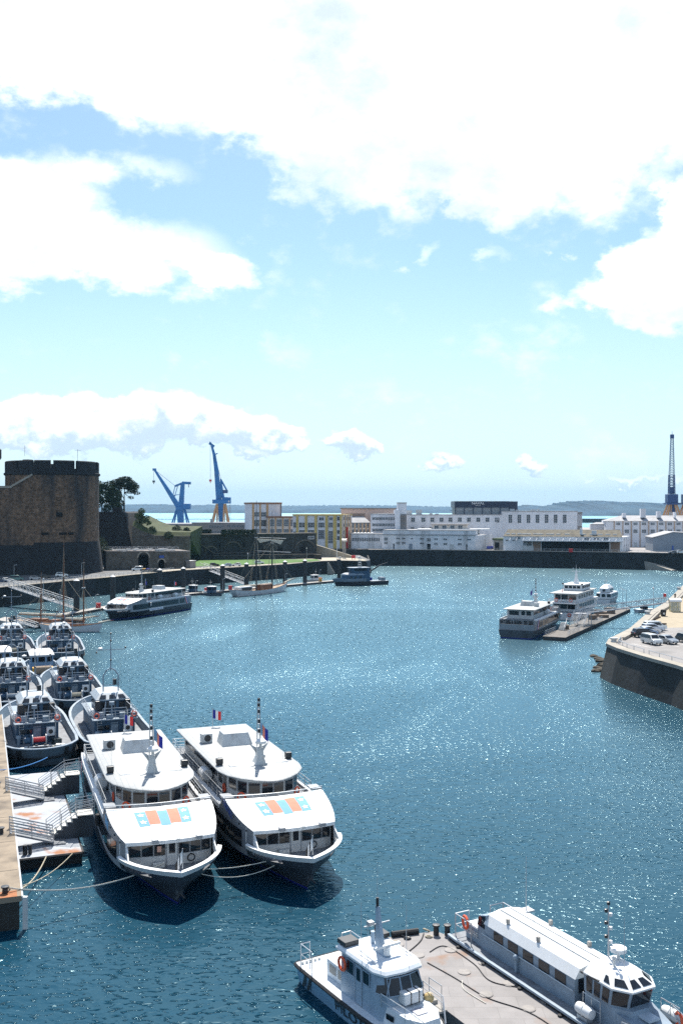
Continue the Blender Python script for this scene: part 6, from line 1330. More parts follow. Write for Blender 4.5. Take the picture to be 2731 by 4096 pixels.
    MB().box(-6.9, -5.6, 1.5, 2.3, 2.4, 2.5).box(-8.2, -7.0, .9, 2.0, 2.4, 2.48).build("side_table", white_paint, t)
    for s in (-1, 1):
        railing(MB(), [(-7.4, s * 2.0, 1.1), (-9.2, s * 2.0, 1.1), (-9.2, s * .9, 1.1)], 1.45, 2, .04, 1.2, .04).build("stern_railing", rail_steel, t)
    lifebuoy(t, (-8.2, -1.9, 2.3), (.2, 1, 0), .4, .09); lifebuoy(t, (-7.0, 1.8, 2.3), (.1, 1, .2), .4, .09)
    MB().tube((-5.8, 1.3, 3.4), (-5.8, 1.3, 6.9), .03, .015, 5).cbox(-5.8, 1.3, 3.3, .7, .9, .1).build("whip_antenna", rail_steel, t)
    MB().tube((-2.9, -1.8, 1.1), (-2.9, -1.8, 1.9), .1, None, 8).ball((-2.9, -1.8, 2.0), .2, 8).build("vent_cowl", NY, t, smooth=True)
    # wheelhouse
    wh = [(2.9, -1.35), (4.9, -1.35), (5.75, -.75), (5.75, .75), (4.9, 1.35), (2.9, 1.35)]
    k = lambda f, z, dx=0: [(2.9 + (x - 2.9) * (1 + dx), y * f, z) for x, y in wh]
    MB().loft([k(1.05, 1.07, .25), k(1.02, 2.3, .1), k(1.06, 2.35, 0), k(1.08, 3.35, .1)]).build("wheelhouse", NY, t)
    m = MB(); m.loft([k(1.12, 3.33, .14), k(1.12, 3.42, .14), k(.72, 3.86, -.16), k(.6, 3.9, -.2)]); rf = m.build("wheelhouse_roof", white_paint, t)
    A = k(1.06, 2.35, 0); B = k(1.08, 3.35, .1)
    def wpane(i, a, b, name="wheelhouse_window"):
        p0, p1 = Vector(A[i]), Vector(A[i + 1]); q0, q1 = Vector(B[i]), Vector(B[i + 1]); pts = [p0.lerp(p1, a).lerp(q0.lerp(q1, a), .08), p0.lerp(p1, b).lerp(q0.lerp(q1, b), .08), p0.lerp(p1, b).lerp(q0.lerp(q1, b), .9), p0.lerp(p1, a).lerp(q0.lerp(q1, a), .9)]
        n = (pts[1] - pts[0]).cross(pts[3] - pts[0]).normalized(); MB().add([v + n * .005 for v in pts] + [v + n * .03 for v in pts], [(3, 2, 1, 0), (4, 5, 6, 7), (0, 1, 5, 4), (1, 2, 6, 5), (2, 3, 7, 6), (3, 0, 4, 7)]).build(name, dark_glass, t)
    for i, a, b in ((0, .1, .32), (0, .4, .62), (0, .72, .96), (1, .1, .9), (2, .06, .48), (2, .52, .94), (3, .1, .9), (4, .04, .28), (4, .4, .62)): wpane(i, a, b)
    C = k(1.12, 3.42, .14); D = k(.72, 3.86, -.16)
    for i, a, b in ((0, .72, .95), (1, .15, .85), (2, .05, .45), (2, .55, .95), (3, .15, .85)):
        p0, p1, q0, q1 = Vector(C[i]), Vector(C[i + 1]), Vector(D[i]), Vector(D[i + 1]); pts = [p0.lerp(p1, a).lerp(q0.lerp(q1, a), .2), p0.lerp(p1, b).lerp(q0.lerp(q1, b), .2), p0.lerp(p1, b - .06).lerp(q0.lerp(q1, b - .06), .75), p0.lerp(p1, a + .06).lerp(q0.lerp(q1, a + .06), .75)]
        n = (pts[1] - pts[0]).cross(pts[3] - pts[0]).normalized(); MB().add([v for v in pts] + [v + n * .03 for v in pts], [(3, 2, 1, 0), (4, 5, 6, 7), (0, 1, 5, 4), (1, 2, 6, 5), (2, 3, 7, 6), (3, 0, 4, 7)]).build("roof_light", dark_glass, rf)
    MB().beam((2.6, -1.42, 3.3), (4.2, -1.5, 3.42), .12, .1).build("rain_gutter", black_paint, rf)
    m = MB(); m.loft([[(5.5, -1.4, 1.07), (7.6, -1.2, 1.07), (7.6, 1.2, 1.07), (5.5, 1.4, 1.07)], [(5.4, -1.35, 2.1), (7.3, -1.0, 1.75), (7.3, 1.0, 1.75), (5.4, 1.35, 2.1)]]); m.build("fore_trunk", NY, t)
    MB().box(6.1, 6.9, -.4, .4, 1.98, 2.1).build("deck_hatch", mat("launch_pale", (.45, .52, .58), .5), t)
    ms = MB().tube((2.9, .4, 3.8), (2.9, .4, 6.9), .06, .04, 7).build("mast", rail_steel, t)
    for z, s in ((4.6, 1), (5.0, -1), (5.4, 1), (5.8, -1), (6.2, 1), (6.5, -1), (6.9, 0)): MB().lathe([(.03, 0), (.1, .03), (.1, .2), (.03, .22)], (2.9, .4 + s * .18, z), 8).build("signal_lamp", white_paint if s > 0 else black_paint, ms)
    MB().tube((3.4, .7, 3.85), (3.4, .7, 4.3), .1, None, 8).lathe([(.05, 0), (.48, .04), (.48, .26), (.05, .3)], (3.4, .7, 4.3), 14).build("radar_dome", white_paint, t, smooth=True)
    MB().tube((4.6, 0, 3.8), (4.6, 0, 6.8), .022, .012, 4).build("whip_antenna", rail_steel, t); MB().tube((4.0, -.2, 3.8), (4.0, -.2, 4.3), .07, None, 6).ball((4.0, -.2, 4.35), .13, 8).build("searchlight", dull_white, t)
    for s, x in ((-1, 3.6), (1, 6.2)):
        rb = MB().lathe([(.02, -.62), (.28, -.58), (.33, -.35), (.33, -.03), (.36, 0), (.33, .03), (.33, .35), (.28, .58), (.02, .62)], (x, s * 2.0, 1.62), 12, 'x').build("life_raft", white_paint, t, smooth=True); MB().box(x - .4, x + .4, s * 2.0 - .25, s * 2.0 + .25, 1.1, 1.34).build("raft_cradle", rail_steel, rb)
        railing(MB(), [(x - .5, s * 1.7, 1.1), (x + .9, s * 1.7, 1.1)], 1.3, 2, .035, .7).build("side_railing", rail_steel, t)
        railing(MB(), [(6.4, s * 1.9, 1.1), (8.0, s * 1.45, 1.1)], 1.1, 2, .035, .9).build("fore_railing", rail_steel, t)
    lifebuoy(t, (7.0, 1.75, 1.7), (.4, 1, 0), .4, .09); lifebuoy(t, (6.6, -1.3, 1.5), (.3, 1, .6), .4, .09)
    MB().box(7.0, 8.6, -1.6, -.6, 1.08, 1.7).build("tender_bow_locker", NY, t, bevel=.03); MB().torus((8.2, .3, 1.2), .35, .12, (0, 0, 1), 12, 6).build("rope_coil", rope_mat, t)
long_launch()
def barge():
    t = thing("steel_barge", "flat grey steel barge with round hatches and trailing ropes between the pilot boat and the long launch", "barge")
    t['label'] = "flat rust streaked steel barge with round hatches, between pilot boat and grey launch"
    bm_ = mat("barge_plate", (.24, .225, .22), .75, brick=(2.6, 1.3, .018, 1), var=.14, vscale=.9, color2=(.22, .13, .085), c2scale=.42, c2lo=.58, c2hi=.70)
    d = Vector((.49, -.87)).normalized(); c0, c1, c2 = Vector((.9, 67.4)), Vector((6.5, 69.1)), Vector((7.7, 68.0))
    MB().prism([tuple(c0), tuple(c0 + d * 26), tuple(c2 + d * 26), tuple(c2), tuple(c1)], -.7, .8).build("barge_deck", bm_, t)
    n = Vector((-d.y, d.x))
    def at(s, w, z): q = c0.lerp(c1, .5) + d * s + n * w; return Vector((q.x, q.y, z))
    for s, w in ((1.2, -.6), (3.6, 2.0), (3.2, -.3), (6.6, .9), (9.6, .3), (6.2, 2.8), (9.2, 2.4), (12.2, 1.4), (12, 3.0)):
        MB().lathe([(.42, 0), (.42, .04), (.36, .06), (.02, .06)], at(s, w, .8), 16).build("round_hatch", mat("hatch_plate", (.25, .23, .215), .7, var=.2, vscale=3), t)
    for q in (c1 + d * .5 - n * .3, c1 + d * .9 + n * .35): MB().lathe([(.2, 0), (.18, .55), (.26, .6), (.26, .7), (.02, .72)], (q.x, q.y, .8), 10).build("bollard", black_paint, t)
    b0, b1 = c0.lerp(c1, .45), c0.lerp(c1, .78)
    MB().tube((b0.x, b0.y, .95), (b1.x, b1.y, .95), .22, None, 10).build("roller_fender", black_rubber, t); MB().torus((c0.x + 1.7, c0.y + .6, .95), .4, .16, (0, 0, 1), 14, 6).build("tyre", black_rubber, t)
    MB().box(-.15, .15, -.1, .1, 0, 0).build("x", black_paint) if False else None
    rr = MB()
    def hose(pts, r, m_, nm):
        out = []
        P_ = [Vector(p) for p in pts]
        for i in range(len(P_) - 1):
            a, b, c_, e = P_[max(0, i - 1)], P_[i], P_[i + 1], P_[min(len(P_) - 1, i + 2)]
            for k in range(8):
                u = k / 8; out.append(.5 * ((2 * b) + (c_ - a) * u + (2 * a - 5 * b + 4 * c_ - e) * u * u + (3 * b - a - 3 * c_ + e) * u ** 3))
        out.append(P_[-1]); MB().path(out, r, 5).build(nm, m_, t, smooth=True)
    hose([at(.6, 1.9, .84), at(1.6, .9, .84), at(2.6, -.9, .84), at(2.4, -1.6, .84)], .035, black_rubber, "hose")
    hose([at(3.2, .6, .84), at(3.0, 2.0, .84), at(6, 2.1, .84), at(8.5, 1.6, .84), at(11, 3.1, .84), at(16, 3.2, .84)], .03, black_rubber, "hose")
    hose([at(4.4, -.4, .84), at(7, -.1, .84), at(10, .1, .84), at(13, 1.2, .84), at(18, 1.0, .84)], .03, black_rubber, "hose")
    hose([at(7.5, .1, .84), at(8.5, -.5, .84), at(10.5, -.4, .84)], .025, pale_rope, "rope")
    for k in range(5): q = at(random.uniform(.2, 1.2), random.uniform(-.5, 2.4), .84); MB().torus(q, .22, .06, (random.random() * .5, random.random() * .5, 1), 9, 5).build("rope_coil", black_paint if k % 2 else rope_mat, t)
barge()
# ---------------------------------------------------------------- right-hand quay
RQ = [(56, 118), (53.5, 138), (51.6, 153), (49.2, 163), (47.6, 172), (47.3, 178), (49.4, 184), (57.8, 200), (71, 231), (82.7, 255), (107, 313), (128, 360)]
struct(MB().prism(RQ + [(300, 360), (300, 118)], -3, 6.0).build("parking_ground", park_asphalt))
m = MB(); wallrun(m, list(reversed(RQ)), -2.5, 5.7, 1.0, -0.0)
rings = []
for i, p in enumerate(RQ):
    a = Vector(RQ[max(0, i - 1)]); b = Vector(RQ[min(len(RQ) - 1, i + 1)]); dd = (b - a).normalized(); n = Vector((-dd.y, dd.x)); p = Vector(p); q0 = p + n * 1.9; q1 = p + n * .12; q2 = p - n * 1
    rings.append([(q0.x, q0.y, -2.5), (q1.x, q1.y, 5.55), (q2.x, q2.y, 5.55), (q2.x, q2.y, -2.5)])
tag(MB().loft(rings).build("rounded_quay_wall", quay_stone), "dark rounded stone quay wall under the car park, mossy at the top", "quay wall")
rings = []; 
for i, p in enumerate(RQ):
    a = Vector(RQ[max(0, i - 1)]); b = Vector(RQ[min(len(RQ) - 1, i + 1)]); dd = (b - a).normalized(); n = Vector((-dd.y, dd.x)); p = Vector(p); q0 = p + n * .3; q2 = p - n * 1.5
    rings.append([(q0.x, q0.y, 5.55), (q0.x, q0.y, 6.1), (q2.x, q2.y, 6.1), (q2.x, q2.y, 5.55)])
tag(MB().loft(rings).build("quay_coping", coping_stone), "pale stone coping round the corner of the car park quay", "coping")
# low parapet behind the coping on the harbour side
def off(i, k):
    a = Vector(RQ[max(0, i - 1)]); b = Vector(RQ[min(len(RQ) - 1, i + 1)]); dd = (b - a).normalized(); return Vector(RQ[i]) - Vector((-dd.y, dd.x)) * k
m = MB(); rings = []
for i in range(6, 12):
    a, b = off(i, 2.2), off(i, 2.6); rings.append([(a.x, a.y, 6.0), (a.x, a.y, 6.55), (b.x, b.y, 6.55), (b.x, b.y, 6.0)])
m.loft(rings); tag(m.build("parapet", coping_stone), "low stone parapet between the parked cars and the harbour", "parapet")
for k, (i0, i1) in enumerate(((5.2, 6.0), (3.4, 5.0), (1.8, 3.2))):
    pts = []
    for j in range(9):
        u = i0 + (i1 - i0) * j / 8; i = int(u); f = u - i; q = off(i, 1.9).lerp(off(min(i + 1, 11), 1.9), f); pts.append((q.x, q.y, 6.02))
    r = MB(); r.path([Vector(p) + Vector((0, 0, .62)) for p in pts], .07, 6)
    for j in range(0, 9, 2): r.tube(pts[j], Vector(pts[j]) + Vector((.0, 0, .62)), .06, None, 6)
    tag(r.build("guard_rail", rail_steel), ("guard rail at the rounded tip of the car park", "middle guard rail along the car park edge", "guard rail of the car park nearest the picture edge")[k], "guard rail", "car park guard rails")
struct(MB().prism([(60.5, 201), (73.2, 230.5), (84.8, 254), (108.8, 312), (116, 310), (96, 262), (82, 222), (72, 203)], 5.97, 6.012).build("sandy_pavement", sand_paving))
def disc(cx, cy, r0, r1, n=24): return [(cx + r0 * math.cos(2 * math.pi * i / n), cy + r1 * math.sin(2 * math.pi * i / n)) for i in range(n)]
struct(MB().prism(disc(84, 196, 11, 15), 5.96, 6.09).build("roundabout", pale_paving))
m = MB()
def line(m, a, b, w=.14):
    a = Vector(a); b = Vector(b); d = (b - a).normalized() * .0 + (b - a).normalized(); n = Vector((-d.y, d.x)) * w / 2; m.sheet([(p.x, p.y, 6.01) for p in (a - n, b - n, b + n, a + n)])
for k in range(9):
    s0 = Vector((53.2, 181.5)) + Vector((1.38, 2.5)) * k; line(m, s0, s0 + Vector((5.0, 1.1)))
for k in range(5):
    s0 = Vector((51.6, 178.0)) + Vector((2.6, .55)) * k; line(m, s0, s0 + Vector((1.9, -4.9)))
line(m, (51, 177.5), (56, 178.6)); line(m, (56, 160), (66, 157.5)); line(m, (58, 163), (68, 160.4))
mk = struct(m.build("parking_lines", road_white, fix=False))

WHEEL = {}
def wheel_mesh():
    if not WHEEL:
        a = MB().lathe([(.05, -.1), (.27, -.11), (.32, -.07), (.32, .07), (.27, .11), (.05, .1)], (0, 0, 0), 14, 'y').build("tyre", black_rubber, None); b = MB().lathe([(.02, -.125), (.19, -.115), (.2, .115), (.02, .125)], (0, 0, 0), 10, 'y').build("rim", rail_steel, None)
        WHEEL['t'], WHEEL['r'] = a.data, b.data; bpy.data.objects.remove(a); bpy.data.objects.remove(b)
    return WHEEL
CARCOL = {}
def car(kind, col, loc, dirv, label, detail=True, z=6.0, group=None):
    "car with its nose towards dirv: hatch / suv / van"
    key = col
    if key not in CARCOL: CARCOL[key] = mat("car_paint_%d" % len(CARCOL), col, .25, metal=.15, var=.04, coat=.6)
    pm = CARCOL[key]; h = math.atan2(dirv[1], dirv[0])
    t = thing("parked_van" if kind == 'van' else "parked_car", label, "van" if kind == 'van' else "car", (loc[0], loc[1], z), h, group)
    if kind == 'van': L, Wd, prof, cab = 4.4, .9, [(-2.2, .3), (-2.2, 1.0), (-2.1, 1.75), (-1.9, 1.85), (.55, 1.85), (.75, 1.75), (1.3, 1.12), (2.05, .95), (2.2, .75), (2.2, .3)], [(-2.12, 1.12), (-2.02, 1.66), (.5, 1.66), (1.15, 1.12)]
    elif kind == 'suv': L, Wd, prof, cab = 4.4, .92, [(-2.2, .35), (-2.2, .95), (-2.0, 1.1), (-1.75, 1.6), (-1.4, 1.68), (.1, 1.66), (1.0, 1.12), (1.95, .98), (2.2, .75), (2.2, .35)], [(-1.85, 1.1), (-1.6, 1.52), (.05, 1.52), (.8, 1.1)]
    else: L, Wd, prof, cab = 4.1, .87, [(-2.05, .3), (-2.08, .85), (-1.9, 1.0), (-1.45, 1.4), (-1.1, 1.46), (.0, 1.44), (.85, 1.0), (1.8, .84), (2.05, .62), (2.05, .3)], [(-1.62, 1.0), (-1.25, 1.33), (-.05, 1.33), (.68, 1.0)]
    def wid(zz): return Wd * (1.0 if zz < 1.0 else 1 - .2 * (zz - 1.0) / .7) * (.94 if zz < .5 else 1)
    m = MB(); secs = []
    for f in (-1, -.9, .9, 1): secs.append([(x * (1 if abs(f) < 1 else .985), f * wid(zz), zz - (.03 if abs(f) == 1 and zz > 1 else 0)) for x, zz in prof])
    m.loft(secs); body = m.build("car_body", pm, t, smooth=True, bevel=0.03 if detail else 0)
    def glass(name, poly): MB().add(poly, [tuple(range(len(poly)))]).build(name, dark_glass, t, fix=False)
    for s in (-1, 1):
        pts = [(x, s * (wid(zz) + .012), zz) for x, zz in cab]; glass("side_window", pts)
    # windscreen and rear window follow the profile
    def seg(i, k0, k1, off_):
        (x0, z0), (x1, z1) = prof[i], prof[i + 1]; n = Vector((z1 - z0, 0, -(x1 - x0))).normalized() * off_
        if n.z < 0: n = -n
        a = (x0 + (x1 - x0) * k0, z0 + (z1 - z0) * k0); b = (x0 + (x1 - x0) * k1, z0 + (z1 - z0) * k1)
        return [(a[0] + n.x, -wid(a[1]) * .86, a[1] + n.z), (a[0] + n.x, wid(a[1]) * .86, a[1] + n.z), (b[0] + n.x, wid(b[1]) * .86, b[1] + n.z), (b[0] + n.x, -wid(b[1]) * .86, b[1] + n.z)]
    wi = 5
    glass("windscreen", seg(wi, .06, .95, .02)); glass("rear_window", seg(1 if kind == 'van' else 2, .15, .9, .02))
    wm = wheel_mesh()
    for x in (-L * .3, L * .31):
        for s in (-1, 1):
            o = bpy.data.objects.new("wheel", wm['t']); COL.objects.link(o); o.parent = t; o.location = (x, s * (Wd - .06), .32)
            if detail: r = bpy.data.objects.new("rim", wm['r']); COL.objects.link(r); r.parent = o
    if detail:
        for s in (-1, 1):
            MB().box(L / 2 - .12, L / 2 + .012, s * .62 - .16, s * .62 + .16, .62, .76).build("headlight", emblem_white, t); MB().box(-L / 2 - .015, -L / 2 + .1, s * .68 - .12, s * .68 + .12, .75, .95).build("tail_light", red_paint, t)
            MB().cbox(.75, s * (Wd + .1), .98, .14, .2, .14).build("door_mirror", pm, t)
        MB().box(L / 2 - .02, L / 2 + .02, -.55, .55, .36, .58).build("grille", black_paint, t); MB().box(L / 2 + .02, L / 2 + .035, -.26, .26, .42, .53).build("number_plate", emblem_white, t)
    return t
WHT, SIL, BLK, DBL, GRN, GRY = (.74, .74, .73), (.42, .44, .46), (.015, .016, .018), (.03, .06, .12), (.05, .14, .13), (.16, .17, .19)
car('van', (.66, .66, .64), (55.0, 177.6), (.28, -.96), "pale beige van facing the viewer at the head of the car park")
car('hatch', (.36, .39, .41), (58.1, 178.4), (.36, -.93), "silver saloon car parked between the beige van and the dark estate")
car('suv', (.05, .065, .07), (62.0, 179.5), (.40, -.92), "dark grey estate car parked beside the silver saloon, cut by the picture edge")
r0 = Vector((56.6, 187.6)); st = Vector((1.35, 2.6)); rd = (.975, .22)
for k, (kd, c, l) in enumerate((('suv', BLK, "black sport utility car with its tail to the harbour, first of the quayside row"), ('hatch', (.20, .30, .46), "pale blue car second in the quayside row, behind the black one"),
    ('hatch', WHT, "white hatchback third in the quayside row"), ('suv', (.55, .60, .68), "silver white estate fourth in the quayside row"), ('van', WHT, "white van at the far end of the quayside row"))):
    q = r0 + st * k; car(kd, c, q, rd, l)
# wheelie bin, shelter, chain of kerb stones, person, posts
def street_bin():
    q = P(662.5, 616.2, 6); t = thing("rubbish_container", "black domed rubbish container with a white notice, on the sandy pavement", "rubbish bin", q, rad(-20))
    MB().loft([[(-.5, -.5, .08), (.5, -.5, .08), (.5, .5, .08), (-.5, .5, .08)], [(-.62, -.6, 1.15), (.62, -.6, 1.15), (.62, .6, 1.15), (-.62, .6, 1.15)]]).build("bin_body", black_paint, t, bevel=.05)
    MB().loft([[(-.66, -.64, 1.15), (.66, -.64, 1.15), (.66, .64, 1.15), (-.66, .64, 1.15)], [(-.5, -.5, 1.45), (.5, -.5, 1.45), (.5, .5, 1.45), (-.5, .5, 1.45)], [(-.2, -.2, 1.55), (.2, -.2, 1.55), (.2, .2, 1.55), (-.2, .2, 1.55)]]).build("bin_lid", black_rubber, t)
    MB().box(.0, .32, -.62, -.58, .45, .85).build("notice", emblem_white, t)
street_bin()
def shelter():
    q = P(674, 611.6, 6); t = thing("glazed_shelter", "small yellow framed glazed shelter with a curved white roof at the head of the footbridge", "shelter", q, rad(-8))
    cy = mat("cream_yellow_paint", (.55, .48, .25), .5, var=.1)
    for x in (-1.1, -.4, .4, 1.1):
        for y in (-.9, .9): MB().box(x - .05, x + .05, y - .05, y + .05, 0, 2.3).build("frame_post", cy, t)
    m = MB()
    for z in (.1, 1.1, 2.25):
        for y in (-.9, .9): m.box(-1.1, 1.1, y - .04, y + .04, z, z + .08)
        for x in (-1.1, 1.1): m.box(x - .04, x + .04, -.9, .9, z, z + .08)
    m.build("frame_rails", cy, t)
    gl = mat("pale_glass", (.45, .50, .48), .15, var=.1); gl.node_tree.nodes['Principled BSDF'].inputs['Alpha'].default_value = .45
    for y in (-.9, .9):
        for x in (-1.05, -.35, .45): MB().box(x, x + .65, y - .01, y + .01, .18, 2.25).build("glass_panel", gl, t)
    r = [[(x, -1.2 * math.cos(a), 2.35 + .75 * math.sin(a)) for a in [math.pi * i / 10 for i in range(11)]] + [(x, -1.1 * math.cos(a), 2.32 + .66 * math.sin(a)) for a in [math.pi * i / 10 for i in range(10, -1, -1)]] for x in (-1.35, 1.35)]
    MB().loft(r).build("curved_roof", white_paint, t)
shelter()
def person(q, h, label, shirt, legs, skin=(.42, .24, .16)):
    "standing figure grown as one skin from joints"
    me = bpy.data.meshes.new("person"); V = []; E = []; R = []
    def v(x, y, z, r, p=None):
        V.append((x, y, z)); R.append(r); i = len(V) - 1
        if p is not None: E.append((p, i))
        return i
    pel = v(0, 0, .95, .145); wa = v(0, 0, 1.12, .13, pel); ch = v(0, .01, 1.34, .165, wa); nk = v(0, .0, 1.50, .065, ch); hd = v(0, .02, 1.60, .095, nk); tp = v(0, .02, 1.72, .085, hd)
    for s in (-1, 1):
        hp = v(s * .1, 0, .88, .1, pel); kn = v(s * .12, .02, .50, .068, hp); an = v(s * .12, -.01, .09, .045, kn); v(s * .13, .14, .04, .04, an)
        sh = v(s * .2, 0, 1.42, .065, ch); el = v(s * .27, -.03, 1.13, .048, sh); wr = v(s * .25, .08, .90, .034, el); v(s * .24, .12, .81, .03, wr)
    me.from_pydata(V, E, []); o = bpy.data.objects.new("person", me); COL.objects.link(o)
    sk = o.modifiers.new("skin", 'SKIN'); sk.use_smooth_shade = True
    for i, r in enumerate(R): me.skin_vertices[0].data[i].radius = (r, r)
    me.skin_vertices[0].data[0].use_root = True
    o.modifiers.new("sub", 'SUBSURF').levels = 1
    dg = bpy.context.evaluated_depsgraph_get(); m2 = bpy.data.meshes.new_from_object(o.evaluated_get(dg)); bpy.data.objects.remove(o)
    for mm in (mat("person_skin", skin, .6), mat("dark_shirt_%.2f" % shirt[0], shirt, .9), mat("dark_trousers", legs, .9), mat("dark_hair", (.02, .014, .01), .8)): m2.materials.append(mm)
    for p in m2.polygons:
        c = p.center; p.material_index = 3 if c.z > 1.66 or (c.z > 1.58 and c.y < .0) else 0 if c.z > 1.5 or (abs(c.x) > .2 and c.z < 1.12 and c.z > .75) else 1 if c.z > .95 else 2
    ob = bpy.data.objects.new("person", m2); COL.objects.link(ob); ob.location = q; ob.rotation_euler = (0, 0, h); tag(ob, label, "person"); return ob
person(Vector((88.3, 265, 6.0)), rad(150), "person in a dark shirt standing behind the glazed shelter", (.02, .02, .025), (.03, .03, .04))
q = Vector((84.6, 262, 6)); t = thing("lifebuoy_post", "small red box on a post where the footbridge meets the quay", "lifebuoy box", q); MB().tube((0, 0, 0), (0, 0, 1.2), .05, None, 6).build("post", rail_steel, t); MB().cbox(0, 0, .9, .7, .35, .95).build("red_box", red_paint, t, bevel=.04)
# footbridge to the pontoon
def truss(name, label, a, b, wid, hgt, cat="gangway", m_=rail_steel, bays=10, deckm=deck_grey):
    a = Vector(a); b = Vector(b); d = (b - a); L = d.length; h = math.atan2(d.y, d.x); t = thing(name, label, cat, a, h); dz = d.z; Lx = math.hypot(d.x, d.y)
    zz = lambda x: dz * x / Lx
    MB().beam((0, 0, -.05), (Lx, 0, dz - .05), wid, .1).build("walkway", deckm, t)
    for s in (-1, 1):
        m = MB(); y = s * wid / 2; m.beam((0, y, 0), (Lx, y, dz), .12, .22); m.beam((0, y, hgt), (Lx, y, dz + hgt), .13, .16); m.beam((0, y, hgt * .5), (Lx, y, dz + hgt * .5), .05, .06)
        for i in range(bays + 1):
            x = Lx * i / bays; m.tube((x, y, zz(x)), (x, y, zz(x) + hgt), .05, None, 5)
            if i < bays: x2 = Lx * (i + 1) / bays; m.tube((x, y, zz(x) + (hgt if i % 2 else 0)), (x2, y, zz(x2) + (0 if i % 2 else hgt)), .045, None, 5)
        m.build("truss_side", m_, t)
    return t
truss("footbridge", "grey steel truss footbridge from the car park quay to the long pontoon", (61.8, 254.0, 3.6), (83.0, 255.0, 6.1), 1.8, 1.35, "footbridge", mat("bridge_grey", (.36, .40, .43), .5, var=.1), 11)
# long pontoon with stairs and rails
def long_pontoon():
    a, b = Vector((48.4, 228.0)), Vector((82, 293.5)); d = (b - a).normalized(); n = Vector((d.y, -d.x)); L = (b - a).length
    t = thing("long_pontoon", "long dark sided floating pontoon with railings and stairs beside the white ships", "pontoon", (a.x, a.y, 0), math.atan2(d.y, d.x))
    MB().box(0, L, -2.6, 2.6, -.5, .75).build("float", mat("pontoon_side", (.06, .06, .06), .9, var=.4, vscale=1), t); MB().box(-.05, L + .05, -2.66, 2.66, .75, .85).build("deck", mat("dark_planks", (.16, .145, .13), .9, var=.3, vscale=1.2), t)
    railing(MB(), [(3, -2.4, .85), (14, -2.4, .85)], 1.1, 3, .04, 1.2, .04).build("side_railing", rail_steel, t); railing(MB(), [(18, -2.4, .85), (38, -2.4, .85)], 1.1, 3, .04, 1.2, .04).build("side_railing", rail_steel, t); railing(MB(), [(1, 2.4, .85), (10, 2.4, .85)], 1.1, 3, .04, 1.2, .04).build("side_railing", rail_steel, t)
    MB().box(26.2, 29.4, -1.8, 2.2, 3.5, 3.6).build("landing", deck_grey, t)
    m = MB()
    for x in (26.4, 29.2):
        for y in (-1.6, 2.0): m.tube((x, y, .85), (x, y, 3.5), .1, None, 6)
    m.build("landing_legs", rail_steel, t)
    for y0 in (-1.6, .4):
        m = MB(); k = 10
        for i in range(k): m.box(26.2 - (i + 1) * .5, 26.2 - i * .5, y0, y0 + 1.5, 3.5 - (i + 1) * .26, 3.56 - (i + 1) * .26)
        m.build("stair_flight", dull_white, t)
        for y in (y0, y0 + 1.5):
            m = MB()
            for hh in (.5, 1.0): m.tube((26.2, y, 3.5 + hh), (21.2, y, .9 + hh), .04, None, 5)
            for x, z in ((26.2, 3.5), (23.7, 2.2), (21.2, .9)): m.tube((x, y, z), (x, y, z + 1.0), .04, None, 5)
            m.build("stair_handrail", rail_steel, t)
    for x0 in (12.5,):
        m = MB()
        for i in range(6): m.box(x0 + i * .4, x0 + i * .4 + .45, .9, 2.3, .85 + i * .28, .9 + (i + 1) * .28)
        m.build("boarding_steps", dull_white, t); railing(MB(), [(x0, .9, .85), (x0 + 2.4, .9, 2.6), (x0 + 4, .9, 2.6)], 1.0, 2, .035, 1, .04).build("stair_handrail", rail_steel, t)
    m = MB()
    for x, y, sx_, sz_ in ((16, 1.2, 1.4, 1.0), (40, .5, 2, 1.2), (46, -1, 2.4, .8), (52, 1, 3, 1), (58, 0, 2.6, 1.6), (63, .6, 2, 1.1), (49, 1.5, 1.6, 1.8)): m.cbox(x, y, .85, sx_, sx_ * .7, sz_, x)
    m.build("stacked_gear", mat("pontoon_gear", (.22, .17, .13), .8, var=.4, vscale=.8), t)
    return t
long_pontoon()
def lamp_post(q, hgt, label, arm=.8, globe=False, group="lamp posts round the harbour", rz=0.0):
    t = thing("lamp_post", label, "lamp post", q, rz, group)
    MB().tube((0, 0, 0), (0, 0, hgt), .08, .05, 7).build("pole", rail_steel, t)
    if globe: MB().ball((0, 0, hgt + .15), .25, 10).build("lamp_globe", white_paint, t, smooth=True)
    else: MB().tube((0, 0, hgt - .05), (arm, 0, hgt + .1), .045, None, 5).cbox(arm, 0, hgt + .02, .5, .22, .12).build("lamp_head", white_paint, t)
    return t
lamp_post(PD(625.5, 283, .85), 6.2, "lamp post on the long pontoon beside the small white boat", -.9)
lamp_post(Vector((80.2, 257.5, .5)), 9, "lamp post with a globe standing at the quay end of the footbridge", globe=True)
lamp_post(PD(622, 290, .85), 6, "second lamp post at the far part of the long pontoon", -.8)
